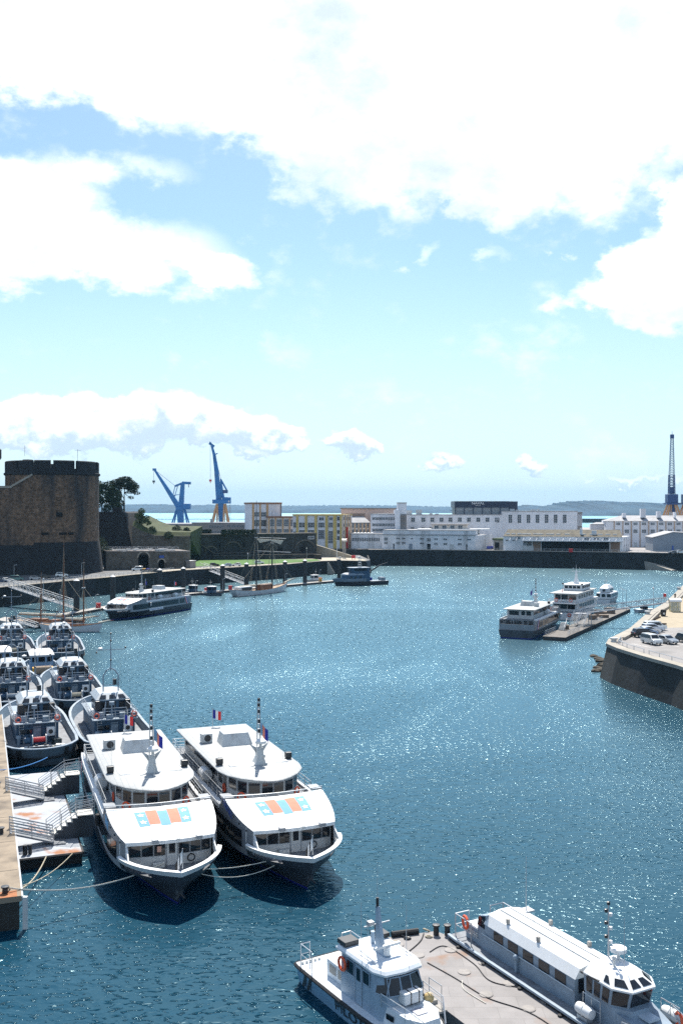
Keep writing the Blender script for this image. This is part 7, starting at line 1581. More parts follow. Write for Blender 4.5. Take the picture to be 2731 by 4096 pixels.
# big white ship and small white boat
def white_ship():
    d = Vector((.46, .89)).normalized(); o = Vector((60.3, 272.5)) + d * 13
    t = thing("white_ship", "tall white three decked passenger ship seen from astern beside the long pontoon", "passenger ship", (o.x, o.y, 0), math.atan2(d.y, d.x))
    L_ = lambda z, xf, b: (z, -13, xf, b, -10, 2, .9, 3, 2.4)
    lv = [L_(-.6, 11, 3), L_(0, 12.5, 3.6), L_(2.0, 15, 4.0)]
    m = MB(); hull_skin(m, lv); m.build("hull", white_paint, t, smooth=True); MB().sheet(outline(lv[2], z=1.98)).build("deck", deck_grey, t)
    MB().box(-10, 9, -3.5, 3.5, 2, 4.5).build("main_deck_house", white_paint, t, bevel=.08); MB().box(-12.8, 10, -3.9, 3.9, 4.45, 4.6).build("upper_deck", white_paint, t)
    MB().box(-9, 7.5, -3.3, 3.3, 4.6, 7.0).build("upper_deck_house", white_paint, t, bevel=.08); MB().box(-11.2, 8.5, -3.9, 3.9, 7.0, 7.2).build("boat_deck", roof_white, t)
    MB().box(-2.5, 6, -2.6, 2.6, 7.2, 8.9).build("bridge", white_paint, t, bevel=.1); MB().box(-2.8, 6.4, -2.9, 2.9, 8.9, 9.02).build("bridge_roof", white_paint, t)
    for y0, y1 in ((-2.9, -.9), (-.7, 1.2), (1.4, 2.9)): pane(t, "saloon_window", (-9, y1), (-9, y0), 5.2, 6.6, .01); pane(t, "saloon_window", (-10, y1), (-10, y0), 2.6, 4.0, .01)
    for i in range(9):
        x = -8 + i * 1.7; pane(t, "side_window", (x, -3.3), (x + .9, -3.3), 5.4, 6.5, .01); pane(t, "side_window", (x, -3.5), (x + 1.1, -3.5), 2.8, 4.0, .01)
    for i in range(4): pane(t, "bridge_window", (-2.5, 2.2 - i * 1.15), (-2.5, 1.3 - i * 1.15), 7.9, 8.6, .01); pane(t, "bridge_window", (-2 + i * 2, -2.6), (-.6 + i * 2, -2.6), 7.9, 8.6, .01)
    ms = MB().loft([[(.2, -.7, 9), (2, -.7, 9), (2, .7, 9), (.2, .7, 9)], [(.7, -.3, 10.8), (1.5, -.3, 10.8), (1.5, .3, 10.8), (.7, .3, 10.8)], [(1, -.15, 13), (1.3, -.15, 13), (1.3, .15, 13), (1, .15, 13)]]).build("mast", white_paint, t)
    MB().tube((1.1, -1.4, 12.6), (1.1, 1.4, 12.6), .06, None, 5).tube((1.1, -.9, 12.6), (1.1, -.9, 13.8), .04, None, 4).tube((1.1, .9, 12.6), (1.1, .9, 13.8), .04, None, 4).tube((1.1, 0, 12.9), (1.1, 0, 14.6), .04, None, 4).build("crosstree", white_paint, ms)
    for s in (-1, 1):
        MB().cbox(-2.6, s * 2.7, 9.02, .5, .5, .35).build("horn_box", black_paint, t); lifebuoy(t, (-11, s * 2.0, 4.9 + .4), (1, 0, 0), .42, .1); lifebuoy(t, (-13.1, s * 2.2, 1.4), (1, 0, 0), .42, .1)
        MB().loft([[(9.5, s * 3.6, 2), (12, s * 2.6, 2.2), (12, s * 2.5, 3.3), (9.5, s * 3.5, 4.5)], [(9.5, s * 3.4, 2), (12, s * 2.4, 2.2), (12, s * 2.3, 3.3), (9.5, s * 3.3, 4.5)]]).build("bow_shoulder", white_paint, t)
    railing(MB(), [(8, -3.8, 7.2), (-11, -3.8, 7.2), (-11, 3.8, 7.2)], .0 + 1, 3, .04, 1.4).build("boat_deck_railing", white_paint, t) if False else None
    railing(MB(), [(-9, -3.8, 4.6), (-12.6, -3.8, 4.6), (-12.6, 3.8, 4.6), (-9, 3.8, 4.6)], 1.0, 3, .04, 1.3, .04).build("deck_railing", white_paint, t); railing(MB(), [(-10, -3.8, 2), (-12.9, -3.6, 2), (-12.9, 3.6, 2), (-10, 3.8, 2)], 1.0, 3, .04, 1.3, .04).build("deck_railing", white_paint, t)
    flag(t, (-8.6, 1, 8.6), .8, .7, [flag_red, flag_red], rad(200), 1.0, "ensign", 1.4)
    t.scale = (1.15, 1.0, .97)
white_ship()
def small_white_boat():
    d = Vector((.46, .89)).normalized(); o = Vector((82.6, 316)) + d * 6.5
    t = thing("white_motor_boat", "small rounded white passenger boat beyond the tall white ship", "boat", (o.x, o.y, 0), math.atan2(d.y, d.x))
    L_ = lambda z, xf, b: (z, -6.5, xf, b, -5, 2, .85, 0, 2.2)
    lv = [L_(-.5, 5.5, 1.7), L_(0, 6.3, 2.0), L_(1.3, 8, 2.4)]; m = MB(); hull_skin(m, lv); m.build("hull", white_paint, t, smooth=True); MB().sheet(outline(lv[2], z=1.28)).build("deck", dull_white, t)
    MB().box(-5.6, 4, -2.1, 2.1, 1.3, 3.2).build("saloon", white_paint, t, bevel=.3); MB().box(-5, 1.6, -1.4, 1.4, 3.2, 4.6).build("flying_bridge", white_paint, t, bevel=.4); MB().loft([[(-4.6, -1.2, 4.6), (1, -1.2, 4.6), (1, 1.2, 4.6), (-4.6, 1.2, 4.6)], [(-3.5, -.6, 5.4), (0, -.6, 5.4), (0, .6, 5.4), (-3.5, .6, 5.4)]]).build("domed_top", white_paint, t)
    MB().lathe([(.02, 0), (.42, .02), (.42, .05), (.02, .06)], (-5.06, 0, 3.9), 12, 'x').build("round_port", dark_glass, t)
    for i in range(6): pane(t, "side_window", (-4.8 + i * 1.4, -2.1), (-3.9 + i * 1.4, -2.1), 2.0, 2.9, .02)
    for y in (-1.5, 0, 1.5): pane(t, "rear_window", (-5.6, y + .5), (-5.6, y - .5), 2.0, 2.9, .02)
    for i in range(3): pane(t, "bridge_window", (-3.6 + i * 1.5, -1.4), (-2.6 + i * 1.5, -1.4), 3.7, 4.3, .02)
    MB().tube((-2, 0, 5.3), (-2, 0, 8.2), .06, .03, 6).tube((-2, -.8, 6.6), (-2, .8, 6.6), .04, None, 5).build("mast", white_paint, t)
    t.scale = (1.1, 1.12, 1.08)
small_white_boat()
t = thing("speedboat", "little white speedboat at the far tip of the long pontoon", "boat", PD(644, 291, 0), rad(20))
lv = [(-.3, -3, 2.6, .8, -2, 2, .9, 0, 2), (.3, -3, 3, 1.1, -2, 2, .9, 0, 2.2), (.95, -3.1, 3.4, 1.3, -2, 2, .9, 0, 2.4)]; m = MB(); hull_skin(m, lv); m.sheet(outline(lv[2], z=.93)); m.build("hull", white_paint, t, smooth=True)
MB().box(-1.2, .6, -.8, .8, .95, 1.7).build("cuddy", dark_glass, t, bevel=.15)
# rocks at the foot of the quay
for k, (px, py, s) in enumerate(((598, 659, 1.0), (601.5, 661.5, 1.5), (597, 668, .9), (601, 671, 1.4), (595, 671.5, 1.0), (593, 656.5, .9), (603, 666, 1.5))):
    q = P(px, py, 0); m = MB(); m.ball((0, 0, 0), s, 10, .5); o = m.build("rock", mat("shore_rock", (.055, .048, .036), .95, var=.5, vscale=1.2, bump=.8, bscale=3, obj=False), None)
    for v in o.data.vertices: v.co *= 1 + .35 * noise.noise(v.co * 1.1 + Vector((k * 7, 0, 0)))
    o.location = q; o.rotation_euler = (0, 0, k); tag(o, "brown rock awash at the foot of the rounded quay", "rock", "rocks at the foot of the rounded quay")

for k in range(6):
    q = P(650.5 + k * 1.55, 621.6 - k * .75, 6); t = thing("kerb_block", "small dark kerb block in the line between the bin and the parked cars", "kerb block", q, rad(40), "line of kerb blocks"); MB().cbox(0, 0, 0, .8, .35, .32, 0, .85).build("block", mat("weathered_timber", (.10, .075, .055), .9, var=.3, vscale=3), t)
for px, py, l in ((655.9, 623.6, "timber bench block on the sandy pavement, nearer the quay edge"), (661.4, 625.2, "timber bench block on the sandy pavement, nearer the road")):
    t = thing("timber_block", l, "bench block", P(px, py, 6), rad(-25)); MB().cbox(0, 0, .15, 1.7, .5, .3).build("beam", mat("weathered_timber", (.10, .075, .055)), t); MB().cbox(0, 0, 0, 1.2, .35, .15).build("foot", concrete, t)
for k, (px, py) in enumerate(((646.8, 614.2), (678, 589.6), (613, 641.8))):
    q = P(px, py, 6.1); t = thing("mooring_bollard", ("squat pale bollard on the coping halfway along the car park edge", "squat pale bollard on the coping beyond the footbridge", "squat pale block at the rounded tip of the car park quay")[k], "bollard", q); MB().lathe([(.55, 0), (.45, .35), (.7, .5), (.7, .75), (.02, .8)], (0, 0, 0), 12).build("bollard_body", dull_white, t)
# ---------------------------------------------------------------- left harbour side
def line_d(px):
    k = (px - 341) / 1000
    d = (-57 - .79 * 341) / (k - .79); return d if d > 341 else (-75 - .32 * 285) / (k - .32)
PL = [(-78, 276), (-75, 285), (-57, 341), (-30, 375.2), (-1.6, 411)]
m = MB(); rings = []
for i, p in enumerate(PL):
    a = Vector(PL[max(0, i - 1)]); b = Vector(PL[min(4, i + 1)]); dd = (b - a).normalized(); n = Vector((dd.y, -dd.x)); p = Vector(p); rings.append([(p.x + n.x * 1.6, p.y + n.y * 1.6, -.4), (p.x + n.x * 1.6, p.y + n.y * 1.6, .8), (p.x - n.x * 1.6, p.y - n.y * 1.6, .8), (p.x - n.x * 1.6, p.y - n.y * 1.6, -.4)])
t = thing("visitor_pontoon", "long pale floating pontoon under the old quay, running past the two masted schooner", "pontoon")
m.loft(rings); m.build("float", concrete, t); m = MB()
for r in rings: pass
m.loft([[(r[1][0], r[1][1], .3), (r[1][0] + .08, r[1][1] - .08, .3), (r[1][0] + .08, r[1][1] - .08, .7), (r[1][0], r[1][1], .7)] for r in rings]); m.build("fender_strip", black_rubber, t)
pile_m = mat("pile_black", (.018, .02, .022), .6, var=.3, vscale=.8)
for k, (px, py, l) in enumerate(((76.4, 580.6, "black mooring pile with a white cap, beside the small mast of the sailing boats"), (112.6, 576.7, "black mooring pile behind the bow of the far ferry"), (159.4, 570, "black mooring pile behind the french flag of the far ferry"), (183, 568.5, "black mooring pile to the left of the white gangway, by the paved road"),
    (222.3, 565.7, "black mooring pile standing against the white gangway"), (246.1, 564, "black mooring pile just left of the tall main mast"), (284.6, 561.8, "black mooring pile behind the schooner's bow"), (304.5, 560.7, "black mooring pile beyond the bowsprit tip"), (338.5, 559.3, "black mooring pile with no white cap, at the grey patrol boat"))):
    d = line_d(px); q = PD(px, d + 2.2, 0); zt = ZP(py, d + 2); t = thing("mooring_pile", l, "pile", (q.x, q.y, 0), 0, "mooring piles along the pontoon")
    MB().tube((0, 0, -2), (0, 0, zt), .85, None, 12).build("pile_shaft", pile_m, t)
    if k < 8: MB().lathe([(.9, 0), (.02, .6)], (0, 0, zt), 12).build("pile_cap", white_paint, t)
for px, py, zz in ((195.4, 581, .8), (222.6, 579, .8), (284.8, 573.8, .8), (319, 570, .8), (348, 569, .8), (95.6, 596.5, .8), (28, 605, 1)):
    d = line_d(px) if px > 60 else 262; lamp_post(PD(px, d, .8), max(4.0, ZP(py, d) - .8), "slim lamp post on the %s" % {195.4: "pontoon beside the police boats", 222.6: "pontoon in front of the white gangway", 284.8: "pontoon at the schooner's bow", 319: "pontoon beside the white cabin boat", 348: "pontoon beside the grey patrol boat", 95.6: "pontoon at the bow of the far ferry", 28: "pontoon behind the left tugs"}[px], .6)
for px, y0, y1, l in ((14, 565, 577, "lamp post on the road at the foot of the curtain wall"), (81.5, 563, 577, "lamp post on the road at the foot of the round tower"), (247.6, 554, 566, "globe lamp at the edge of the lawn behind the schooner"), (306.2, 548.6, 559, "globe lamp at the end of the lawn wall"), (43.4, 579.5, 596, "tall lamp post at the head of the long gangway")):
    d = 24000 / (y1 - HZ); lamp_post(PD(px, d, 6), max(4, (y1 - y0) * d / 1000), l, .8, globe=px > 200 or px == 43.4)
q = P(336.4, 560, 6); t = thing("signal_mast", "tall slim white signal mast at the end of the old quay", "mast", q); MB().tube((0, 0, 0), (0, 0, 9), .16, .1, 8).build("mast_pole", white_paint, t); MB().cbox(0, 0, 9, 1.6, .2, .15).build("yard", white_paint, t)
q = P(343.8, 558.6, 6); t = thing("concrete_portal", "grey concrete gauge tower standing at the end of the old quay", "tower", q); MB().box(-.7, -.2, -.5, .5, 0, 8).box(.2, .7, -.5, .5, 0, 8).build("legs", concrete, t); MB().box(-1.4, 1.4, -.9, .9, 8, 8.4).build("platform", concrete, t); railing(MB(), [(-1.3, -.8, 8.4), (1.3, -.8, 8.4), (1.3, .8, 8.4), (-1.3, .8, 8.4)], 1, 2, .04, 1.2).build("railing", rail_steel, t); MB().cbox(-2.2, 0, 0, 1.6, 1, .9).build("plinth_block", dull_white, t)
q = P(353, 559.5, 6); t = thing("red_cabinet", "red cabinet on two legs near the steps of the old quay", "cabinet", q); MB().box(-.9, .9, -.3, .3, .6, 2.0).build("box", red_paint, t); MB().box(-.8, -.65, -.1, .1, 0, .6).box(.65, .8, -.1, .1, 0, .6).build("legs", red_paint, t)
truss("gangway", "long white truss gangway sloping down from the castle road behind the tugs", (-104.5, 312.5, 6.1), (-76.5, 289, 1.2), 1.8, 2.1, "gangway", dull_white, 14)
truss("gangway", "white truss gangway sloping down behind the schooner's stern", (-56.8, 408, 6.1), (-36.5, 382, 1.2), 1.8, 1.9, "gangway", dull_white, 12)
truss("gangway", "short white gangway leading to the sailing boats behind the farthest tugs", (-80.5, 246.5, 2.6), (-74.5, 244.5, 1.1), 1.5, 1.0, "gangway", dull_white, 4)
p, q = PD(-4, 262, 0), PD(26, 250, 0); t = thing("tug_pontoon", "pale pontoon behind the farthest tugs at the picture edge", "pontoon"); MB().prism([(p.x, p.y), (q.x, q.y), (q.x, q.y + 7), (p.x, p.y + 7)], -.4, 1.0).build("float", concrete, t)

def sail_boat(name, label, o, d, L, b, hull_m, masts, furled=True, cat="sailing boat", free=1.3, boards=None, sheerh=1.2):
    "wooden sailing boat: hull with sheer, deck, coach roof, masts with shrouds, booms with furled sails, bowsprit"
    d = Vector(d).normalized(); t = thing(name, label, cat, (o[0], o[1], 0), math.atan2(d.y, d.x)); h = L / 2
    L_ = lambda z, xa, xf, bb: (z, xa, xf, bb, -h * .3, 2, .45, h * .1, 2.0)
    sh = lambda base, k: (lambda tt: base + k * (abs(tt - .42) / .58) ** 2)
    lv = [L_(-.7, -h * .85, h * .75, b * .5), L_(.05, -h * .9, h * .9, b * .85), L_(sh(free * .6, sheerh * .6), -h * .97, h * .97, b * .98), L_(sh(free, sheerh), -h, h, b)]
    m = MB(); m.mat(1); hull_skin(m, lv[:2]); m.mat(0); hull_skin(m, lv[1:], cap_bottom=False); m.build("hull", [hull_m, mat("bottom_paint", (.10, .13, .15), .6)], t, smooth=True)
    ps = [(lv[3][1] + k * 2 * h, hb(lv[3][1] + k * 2 * h, lv[3]) - .05, lv[3][0](k) - .3) for k in TS]; m = MB(); m.loft([[q, (q[0], -q[1], q[2])] for q in ps], closed=False); m.build("deck", mat("teak_deck", (.34, .24, .15), .8, var=.2, vscale=2), t)
    m = MB()
    for s in (-1, 1):
        c = [(x, s * (y + .03), z + .33) for x, y, z in ps]
        for a_, b_ in zip(c, c[1:]): m.beam(a_, b_, .16, .1)
    m.build("cap_rail", wood_brown, t)
    for x0, x1, hh, mm in (boards or [(-h * .45, -.05 * h, .6, wood_brown), (.1 * h, .25 * h, .5, wood_brown)]): MB().box(x0, x1, -b * .5, b * .5, free - .3, free + hh).build("coach_roof", mm, t, bevel=.05)
    m = MB().tube((h * .85, 0, free + sheerh * .8), (h * 1.35, 0, free + sheerh * 1.8), .14, .07, 7); m.build("bowsprit", wood_brown, t)
    if furled: MB().tube((h * .88, 0, free + sheerh * .95), (h * 1.25, 0, free + sheerh * 1.75), .32, .14, 7).build("furled_jib", canvas, t)
    for mx, mz, r, yards, col in masts:
        ms = MB().tube((mx, 0, free - .5), (mx, 0, mz * .62), r, r * .8, 8).tube((mx, 0, mz * .6), (mx + .1, 0, mz), r * .55, r * .25, 6).build("mast", col, t)
        MB().cbox(mx, 0, mz * .6, .5, 1.2, .2).build("crosstrees", dull_white, ms)
        rg = MB()
        for s in (-1, 1):
            for dx in (-.9, -.3, .4): rg.tube((mx + dx, s * b * .95, free + .1), (mx, s * .12, mz * .61), .03, None, 4)
            for k in range(7): f = (k + 1) / 9; rg.tube((mx - .9 * (1 - f), s * b * .95 * (1 - f), free + (mz * .61 - free) * f), (mx + .4 * (1 - f), s * b * .95 * (1 - f), free + (mz * .61 - free) * f), .02, None, 4)
            rg.tube((mx, s * .6, mz * .6), (mx + .1, 0, mz * .97), .02, None, 4)
        rg.tube((h * 1.2, 0, free + sheerh * 1.6), (mx, 0, mz * .62), .03, None, 4).tube((-h * .9, 0, free + .4), (mx, 0, mz * .62), .025, None, 4).build("shrouds", rope_mat, ms)
        bm_ = MB().tube((mx - .2, 0, free + 1.3), (mx - h * .62, 0, free + 1.5), .13, .09, 6).build("boom", wood_brown, t)
        if furled: MB().tube((mx - .4, 0, free + 1.65), (mx - h * .58, 0, free + 1.75), .34, .22, 8).build("furled_sail", canvas, bm_)
        for yz, yl in yards:
            y_ = MB().tube((mx + .3, -yl * .5, yz), (mx + .3, yl * .5, yz + .2), .12, .08, 6).build("yard", dull_white, ms); 
    return t
sc = sail_boat("schooner", "white two masted schooner with square yards and furled sails under the lawn", (-28.5, 353.8), (.56, .83), 31, 3.0, mat("schooner_white", (.70, .70, .70), .5, var=.08, color2=(.52, .52, .5), c2scale=.5, c2lo=.55, c2hi=.8, streak=True), [(-2.5, 33, .3, [], black_paint), (6.5, 29.5, .28, [(19.5, 12), (14.6, 16)], black_paint)], cat="schooner", free=1.6, boards=[(-13, -6.5, 1.6, white_paint), (-1.2, 4.2, 1.7, wood_brown)], sheerh=1.6)
MB().box(-12.2, -6.9, -1.62, 1.62, 1.9, 2.9).build("awning_opening", black_paint, sc); MB().loft([[(5.2, y, z) for y, z in ((-6, 18.9), (6, 19.3), (4.6, 17.8), (0, 18.7), (-4.8, 17.4))], [(5.5, y, z) for y, z in ((-6, 18.9), (6, 19.3), (4.6, 17.8), (0, 18.7), (-4.8, 17.4))]]).build("slack_square_sail", canvas, sc)
sail_boat("sailing_boat", "white hulled old sailing boat with one brown mast, just before the far ferry", (-66.3, 246), (.96, -.22), 16.5, 2.3, white_paint, [(3.2, 17.6, .2, [], wood_brown)], free=1.3, sheerh=.9)
sail_boat("sailing_boat", "dark hulled two masted old sailing boat behind the middle tugs, tan canvas on its booms", (-74.5, 254), (.95, -.3), 22, 2.6, black_paint, [(4.6, 21.6, .24, [], wood_brown), (-2.0, 14, .2, [], wood_brown)], free=1.5, sheerh=1.0)

def work_boat(name, label, o, d, hullm, L=9.5, cab=navy_grey):
    d = Vector(d).normalized(); t = thing(name, label, "boat", (o[0], o[1], 0), math.atan2(d.y, d.x)); h = L / 2; b = L * .16
    lv = [(-.4, -h, h * .75, b * .7, -h * .8, 2, .9, 0, 1.9), (.05, -h, h * .9, b * .9, -h * .8, 2, .9, 0, 2.0), (lambda k: .75 + .5 * k * k, -h, h, b, -h * .8, 2, .92, 0, 2.3)]
    m = MB(); hull_skin(m, lv); m.build("hull", hullm, t, smooth=True); ps = [(-h + k * L, hb(-h + k * L, lv[2]) - .05, lv[2][0](k) - .08) for k in TS]; m = MB(); m.loft([[q, (q[0], -q[1], q[2])] for q in ps], closed=False); m.build("deck", navy_pale, t)
    m = MB()
    for s in (-1, 1): m.path([(x, s * (y + .06), z) for x, y, z in ps], .1, 6)
    m.build("fender_belt", black_rubber if hullm != black_rubber else dull_white, t)
    w = [(-1.4, -b * .7), (.9, -b * .7), (1.5, -b * .45), (1.5, b * .45), (.9, b * .7), (-1.4, b * .7)]
    MB().prism(w, .7, 3.0).build("wheelhouse", cab, t, bevel=.04); MB().prism([(x * 1.12, y * 1.12) for x, y in w], 3.0, 3.14).build("wheelhouse_roof", white_paint, t, bevel=.03)
    lst = list(zip(w, w[1:])) + [(w[-1], w[0])]
    for a, q in lst:
        a, q = Vector(a), Vector(q); pane(t, "wheelhouse_window", tuple(a.lerp(q, .12)), tuple(a.lerp(q, .88)), 1.95, 2.8, .02)
    MB().tube((-.6, 0, 3.1), (-.6, 0, 5.6), .06, .03, 6).tube((-.6, -.7, 4.5), (-.6, .7, 4.5), .04, None, 5).build("mast", dull_white, t); MB().lathe([(.02, 0), (.3, .03), (.3, .2), (.02, .24)], (.3, 0, 3.2), 10).build("radar_dome", white_paint, t)
    railing(MB(), [(h * .35, -b * .8, 1.0), (h * .9, -b * .25, 1.2), (h * .9, b * .25, 1.2), (h * .35, b * .8, 1.0)], .8, 2, .03, 1).build("bow_rail", rail_steel, t)
    MB().cbox(-h * .6, 0, .8, 1.2, 1.0, .6).build("engine_box", dull_white, t)
    return t
work_boat("harbour_launch", "left of two small grey launches moored together behind the far ferry", (-52.2, 353), (.75, -.66), navy_hull); w2 = work_boat("harbour_launch", "right of two small grey launches, white bow rail towards the schooner's stern", (-45.0, 347.5), (.85, -.52), navy_hull)
w3_ = work_boat("cabin_boat", "white cabin boat with red lifebuoys moored behind the pontoon past the bowsprit", (-11, 408), (-.85, -.5), white_paint, 8.5, white_paint)
for y in (-.5, .5): MB().torus((-2.6, y * 1.2, 1.5), .5, .13, (.5, 1, 0), 14, 6).build("lifebuoy", red_paint, w3_)
for px, c in ((230, red_paint), (206, red_paint), (98.2, red_paint), (319.8, yellow_paint)):
    d = line_d(px); q = PD(px, d, .8); t = thing("pontoon_locker", "%s locker on the pontoon %s" % ("yellow" if c is yellow_paint else "red", {230: "at the schooner's stern", 206: "between the grey launches and the schooner", 98.2: "at the bow of the far ferry", 319.8: "beyond the schooner's bowsprit"}[px]), "locker", q); MB().cbox(0, 0, 0, 1.3, .9, 1.3).build("locker_box", c, t, bevel=.05); MB().cbox(0, 0, 1.3, 1.4, 1.0, .12).build("locker_lid", c, t)

def patrol_boat():
    a, b = Vector((17.6, 400.5)), Vector((-3.2, 391.5)); d = (b - a).normalized(); o = (a + b) / 2; t = thing("patrol_boat", "grey harbour patrol boat with a rounded cabin and a dark folding crane, at the end of the old quay", "patrol boat", (o.x, o.y, 0), math.atan2(d.y, d.x)); h = 11.2
    t['label'] = "grey patrol boat with rounded cabin and dark folding crane, at the quay end"
    lv = [(-.6, -h, h * .85, 2.4, -h * .85, 2, .95, 3, 2), (.05, -h, h * .92, 2.9, -h * .85, 2, .95, 3, 2.2), (1.55, -h - .2, h, 3.2, -h * .85, 2, .96, 4, 2.6)]
    m = MB(); hull_skin(m, lv); m.build("hull", mat("patrol_dark_hull", (.04, .045, .055), .6, var=.2), t, smooth=True); MB().sheet(outline(lv[2], z=1.56)).build("deck", navy_pale, t)
    m = MB()
    up = [(1.55, -1.5, h, 3.2, -1.4, 2, 1, 4, 2.6), (2.7, -1.5, h + .7, 3.35, -1.4, 2, 1, 4, 2.8)]; hull_skin(m, up, cap_bottom=False, transom=False); m.build("bow_bulwark", navy_pale, t)
    cw = [(-1, -2.6), (5, -2.6), (7.2, -1.6), (7.8, 0), (7.2, 1.6), (5, 2.6), (-1, 2.6)]; k = lambda f, z: [(3 + (x - 3) * f, y * f, z) for x, y in cw]
    MB().loft([k(1, 1.6), k(1, 4.0)]).build("cabin", navy_grey, t); MB().loft([k(1.01, 4.0), k(.95, 4.45), k(.7, 4.85)]).build("cabin_top", navy_pale, t)
    MB().box(-3.4, -1, -2.6, 2.6, 1.6, 4.6).build("after_house", navy_grey, t); MB().loft([[(-3.2, -2.2, 4.6), (3.0, -2.2, 4.6), (4.0, -1.2, 4.6), (4.0, 1.2, 4.6), (3.0, 2.2, 4.6), (-3.2, 2.2, 4.6)], [(-3.2, -2.2, 6.7), (3.2, -2.2, 6.7), (4.3, -1.2, 6.7), (4.3, 1.2, 6.7), (3.2, 2.2, 6.7), (-3.2, 2.2, 6.7)]]).build("wheelhouse", navy_grey, t)
    MB().prism([(-3.5, -2.7), (3.6, -2.7), (5, -1.4), (5, 1.4), (3.6, 2.7), (-3.5, 2.7)], 6.7, 6.95).build("wheelhouse_roof", navy_pale, t)
    for s in (-1, 1):
        for i in range(5):
            p_, q_ = (-2.2 + i * 1.1, s * 2.2), (-1.3 + i * 1.1, s * 2.2); pane(t, "wheelhouse_window", *((q_, p_) if s > 0 else (p_, q_)), 5.6, 6.55, .06)
        for x in (.4, 2.6, 4.4):
            p_, q_ = (x, s * 2.6), (x + .7, s * 2.6); pane(t, "cabin_window", *((q_, p_) if s > 0 else (p_, q_)), 2.7, 3.6, .02)
    ms = MB()
    for x, y in ((-.6, -.5), (.6, -.5), (.6, .5), (-.6, .5)): ms.tube((x, y, 6.95), (x * .5, y * .5, 11.2), .06, None, 5)
    for z in (7.8, 8.8, 9.8, 10.8): ms.cbox(0, 0, z, 1.2 - .12 * (z - 7), 1 - .1 * (z - 7), .06)
    mo = ms.tube((0, -1.3, 9.6), (0, 1.3, 9.6), .05, None, 5).build("mast", dull_white, t); MB().cbox(.5, 0, 10.9, .8, 1.6, .3).build("radar", white_paint, mo)
    cr = MB().tube((-3.8, .5, 1.6), (-3.8, .5, 5.0), .28, None, 8).beam((-3.8, .5, 4.9), (-8.2, 1.0, 7.6), .4, .5).beam((-8.0, 1.0, 7.5), (-11.5, 1.4, 8.6), .28, .34).tube((-11.4, 1.4, 8.6), (-11.6, 1.4, 7.5), .06, None, 5).build("folding_crane", black_paint, t)
    MB().cbox(-5.2, -1.4, 1.6, 1.3, 1.2, 1.1).build("deck_container", flag_blue, t); m = MB()
    for i in range(7): m.tube((-5.5 - i * .7, 1.8, 1.6), (-5.5 - i * .7, 1.8, 3.0), .06, None, 4); 
    m.build("stanchions", rail_steel, t); MB().cbox(-9.6, 0, 1.6, 1.8, 3.4, 1.2).build("stern_gear", navy_pale, t); MB().lathe([(.02, -.6), (.45, -.5), (.45, .5), (.02, .6)], (-3.0, -2.4, 5.2), 10, 'x').build("life_raft", white_paint, t, smooth=True)
    railing(MB(), [(-3.4, -2.6, 4.6), (-3.4, 2.6, 4.6)], .9, 2, .03, 1).build("railing", rail_steel, t)
patrol_boat()

# cars on the castle road, vans and bins, cars of the far quay
RD = Vector((.52, .85)); 
def road_car(kind, col, px, py, label, d_=None, z=6.0, det=False): car(kind, col, P(px, py, z), d_ or (.93, .36), label, det, z)
road_car('hatch', DBL, 0.8, 583.0, "dark blue car at the picture edge on the castle road"); road_car('hatch', WHT, 7.5, 582.0, "white car parked in front of the dark blue one on the castle road"); road_car('van', GRN, 17, 580.6, "teal green van parked under the curtain wall", (.9, .2))
road_car('hatch', SIL, 35.2, 580, "silver hatchback parked under the castle walls, beside the teal van"); road_car('suv', BLK, 44.5, 578.6, "dark car parked between the silver hatchback and the white estate"); road_car('suv', WHT, 61.5, 576.8, "white estate car parked at the foot of the round tower")
road_car('van', WHT, 137, 570.8, "white car derived van outside the larger arched gateway", (-.9, -.3)); road_car('van', (.72, .73, .75), 172.5, 567.4, "white delivery van parked beside the smaller arched gateway", (.93, .25))
road_car('hatch', BLK, 214.2, 566.2, "black car parked at the edge of the lawn", (.97, .15)); road_car('hatch', (.34, .40, .46), 226.6, 566.6, "grey blue hatchback parked next to the white car by the lawn", (-.9, -.3)); road_car('hatch', WHT, 236, 566.2, "white hatchback on the road beside the lawn, left of the masts", (-.95, -.2)); road_car('suv', WHT, 258.8, 564, "white sport utility car between the two schooner masts", (.97, .2))
for px, c, nm in ((144, yellow_paint, "yellow"), (148, flag_blue, "blue"), (151.5, GRY, "grey"), (155, GRY, "second grey")):
    q = P(px, 572.2, 6); t = thing("recycling_bin", "%s lidded recycling bin in the row beside the arched gateway" % nm, "recycling bin", q, rad(55), "recycling bins"); MB().loft([[(-.6, -.5, .1), (.6, -.5, .1), (.6, .5, .1), (-.6, .5, .1)], [(-.75, -.6, 1.2), (.75, -.6, 1.2), (.75, .6, 1.2), (-.75, .6, 1.2)]]).build("bin_body", mat("bin_grey", (.06, .065, .07), .6), t); MB().cbox(0, 0, 1.2, 1.6, 1.3, .22, 0, .8).build("bin_lid", c if not isinstance(c, tuple) else mat("bin_grey", c), t)
q = P(190.6, 568, 6); t = thing("site_hut", "small grey slatted hut beside the lawn at the head of the gangway", "hut", q, rad(55)); MB().box(-1.6, 1.6, -1.2, 1.2, 0, 2.9).build("hut_wall", grey_render, t); MB().box(-1.8, 1.8, -1.4, 1.4, 2.9, 3.05).build("hut_roof", dull_white, t)
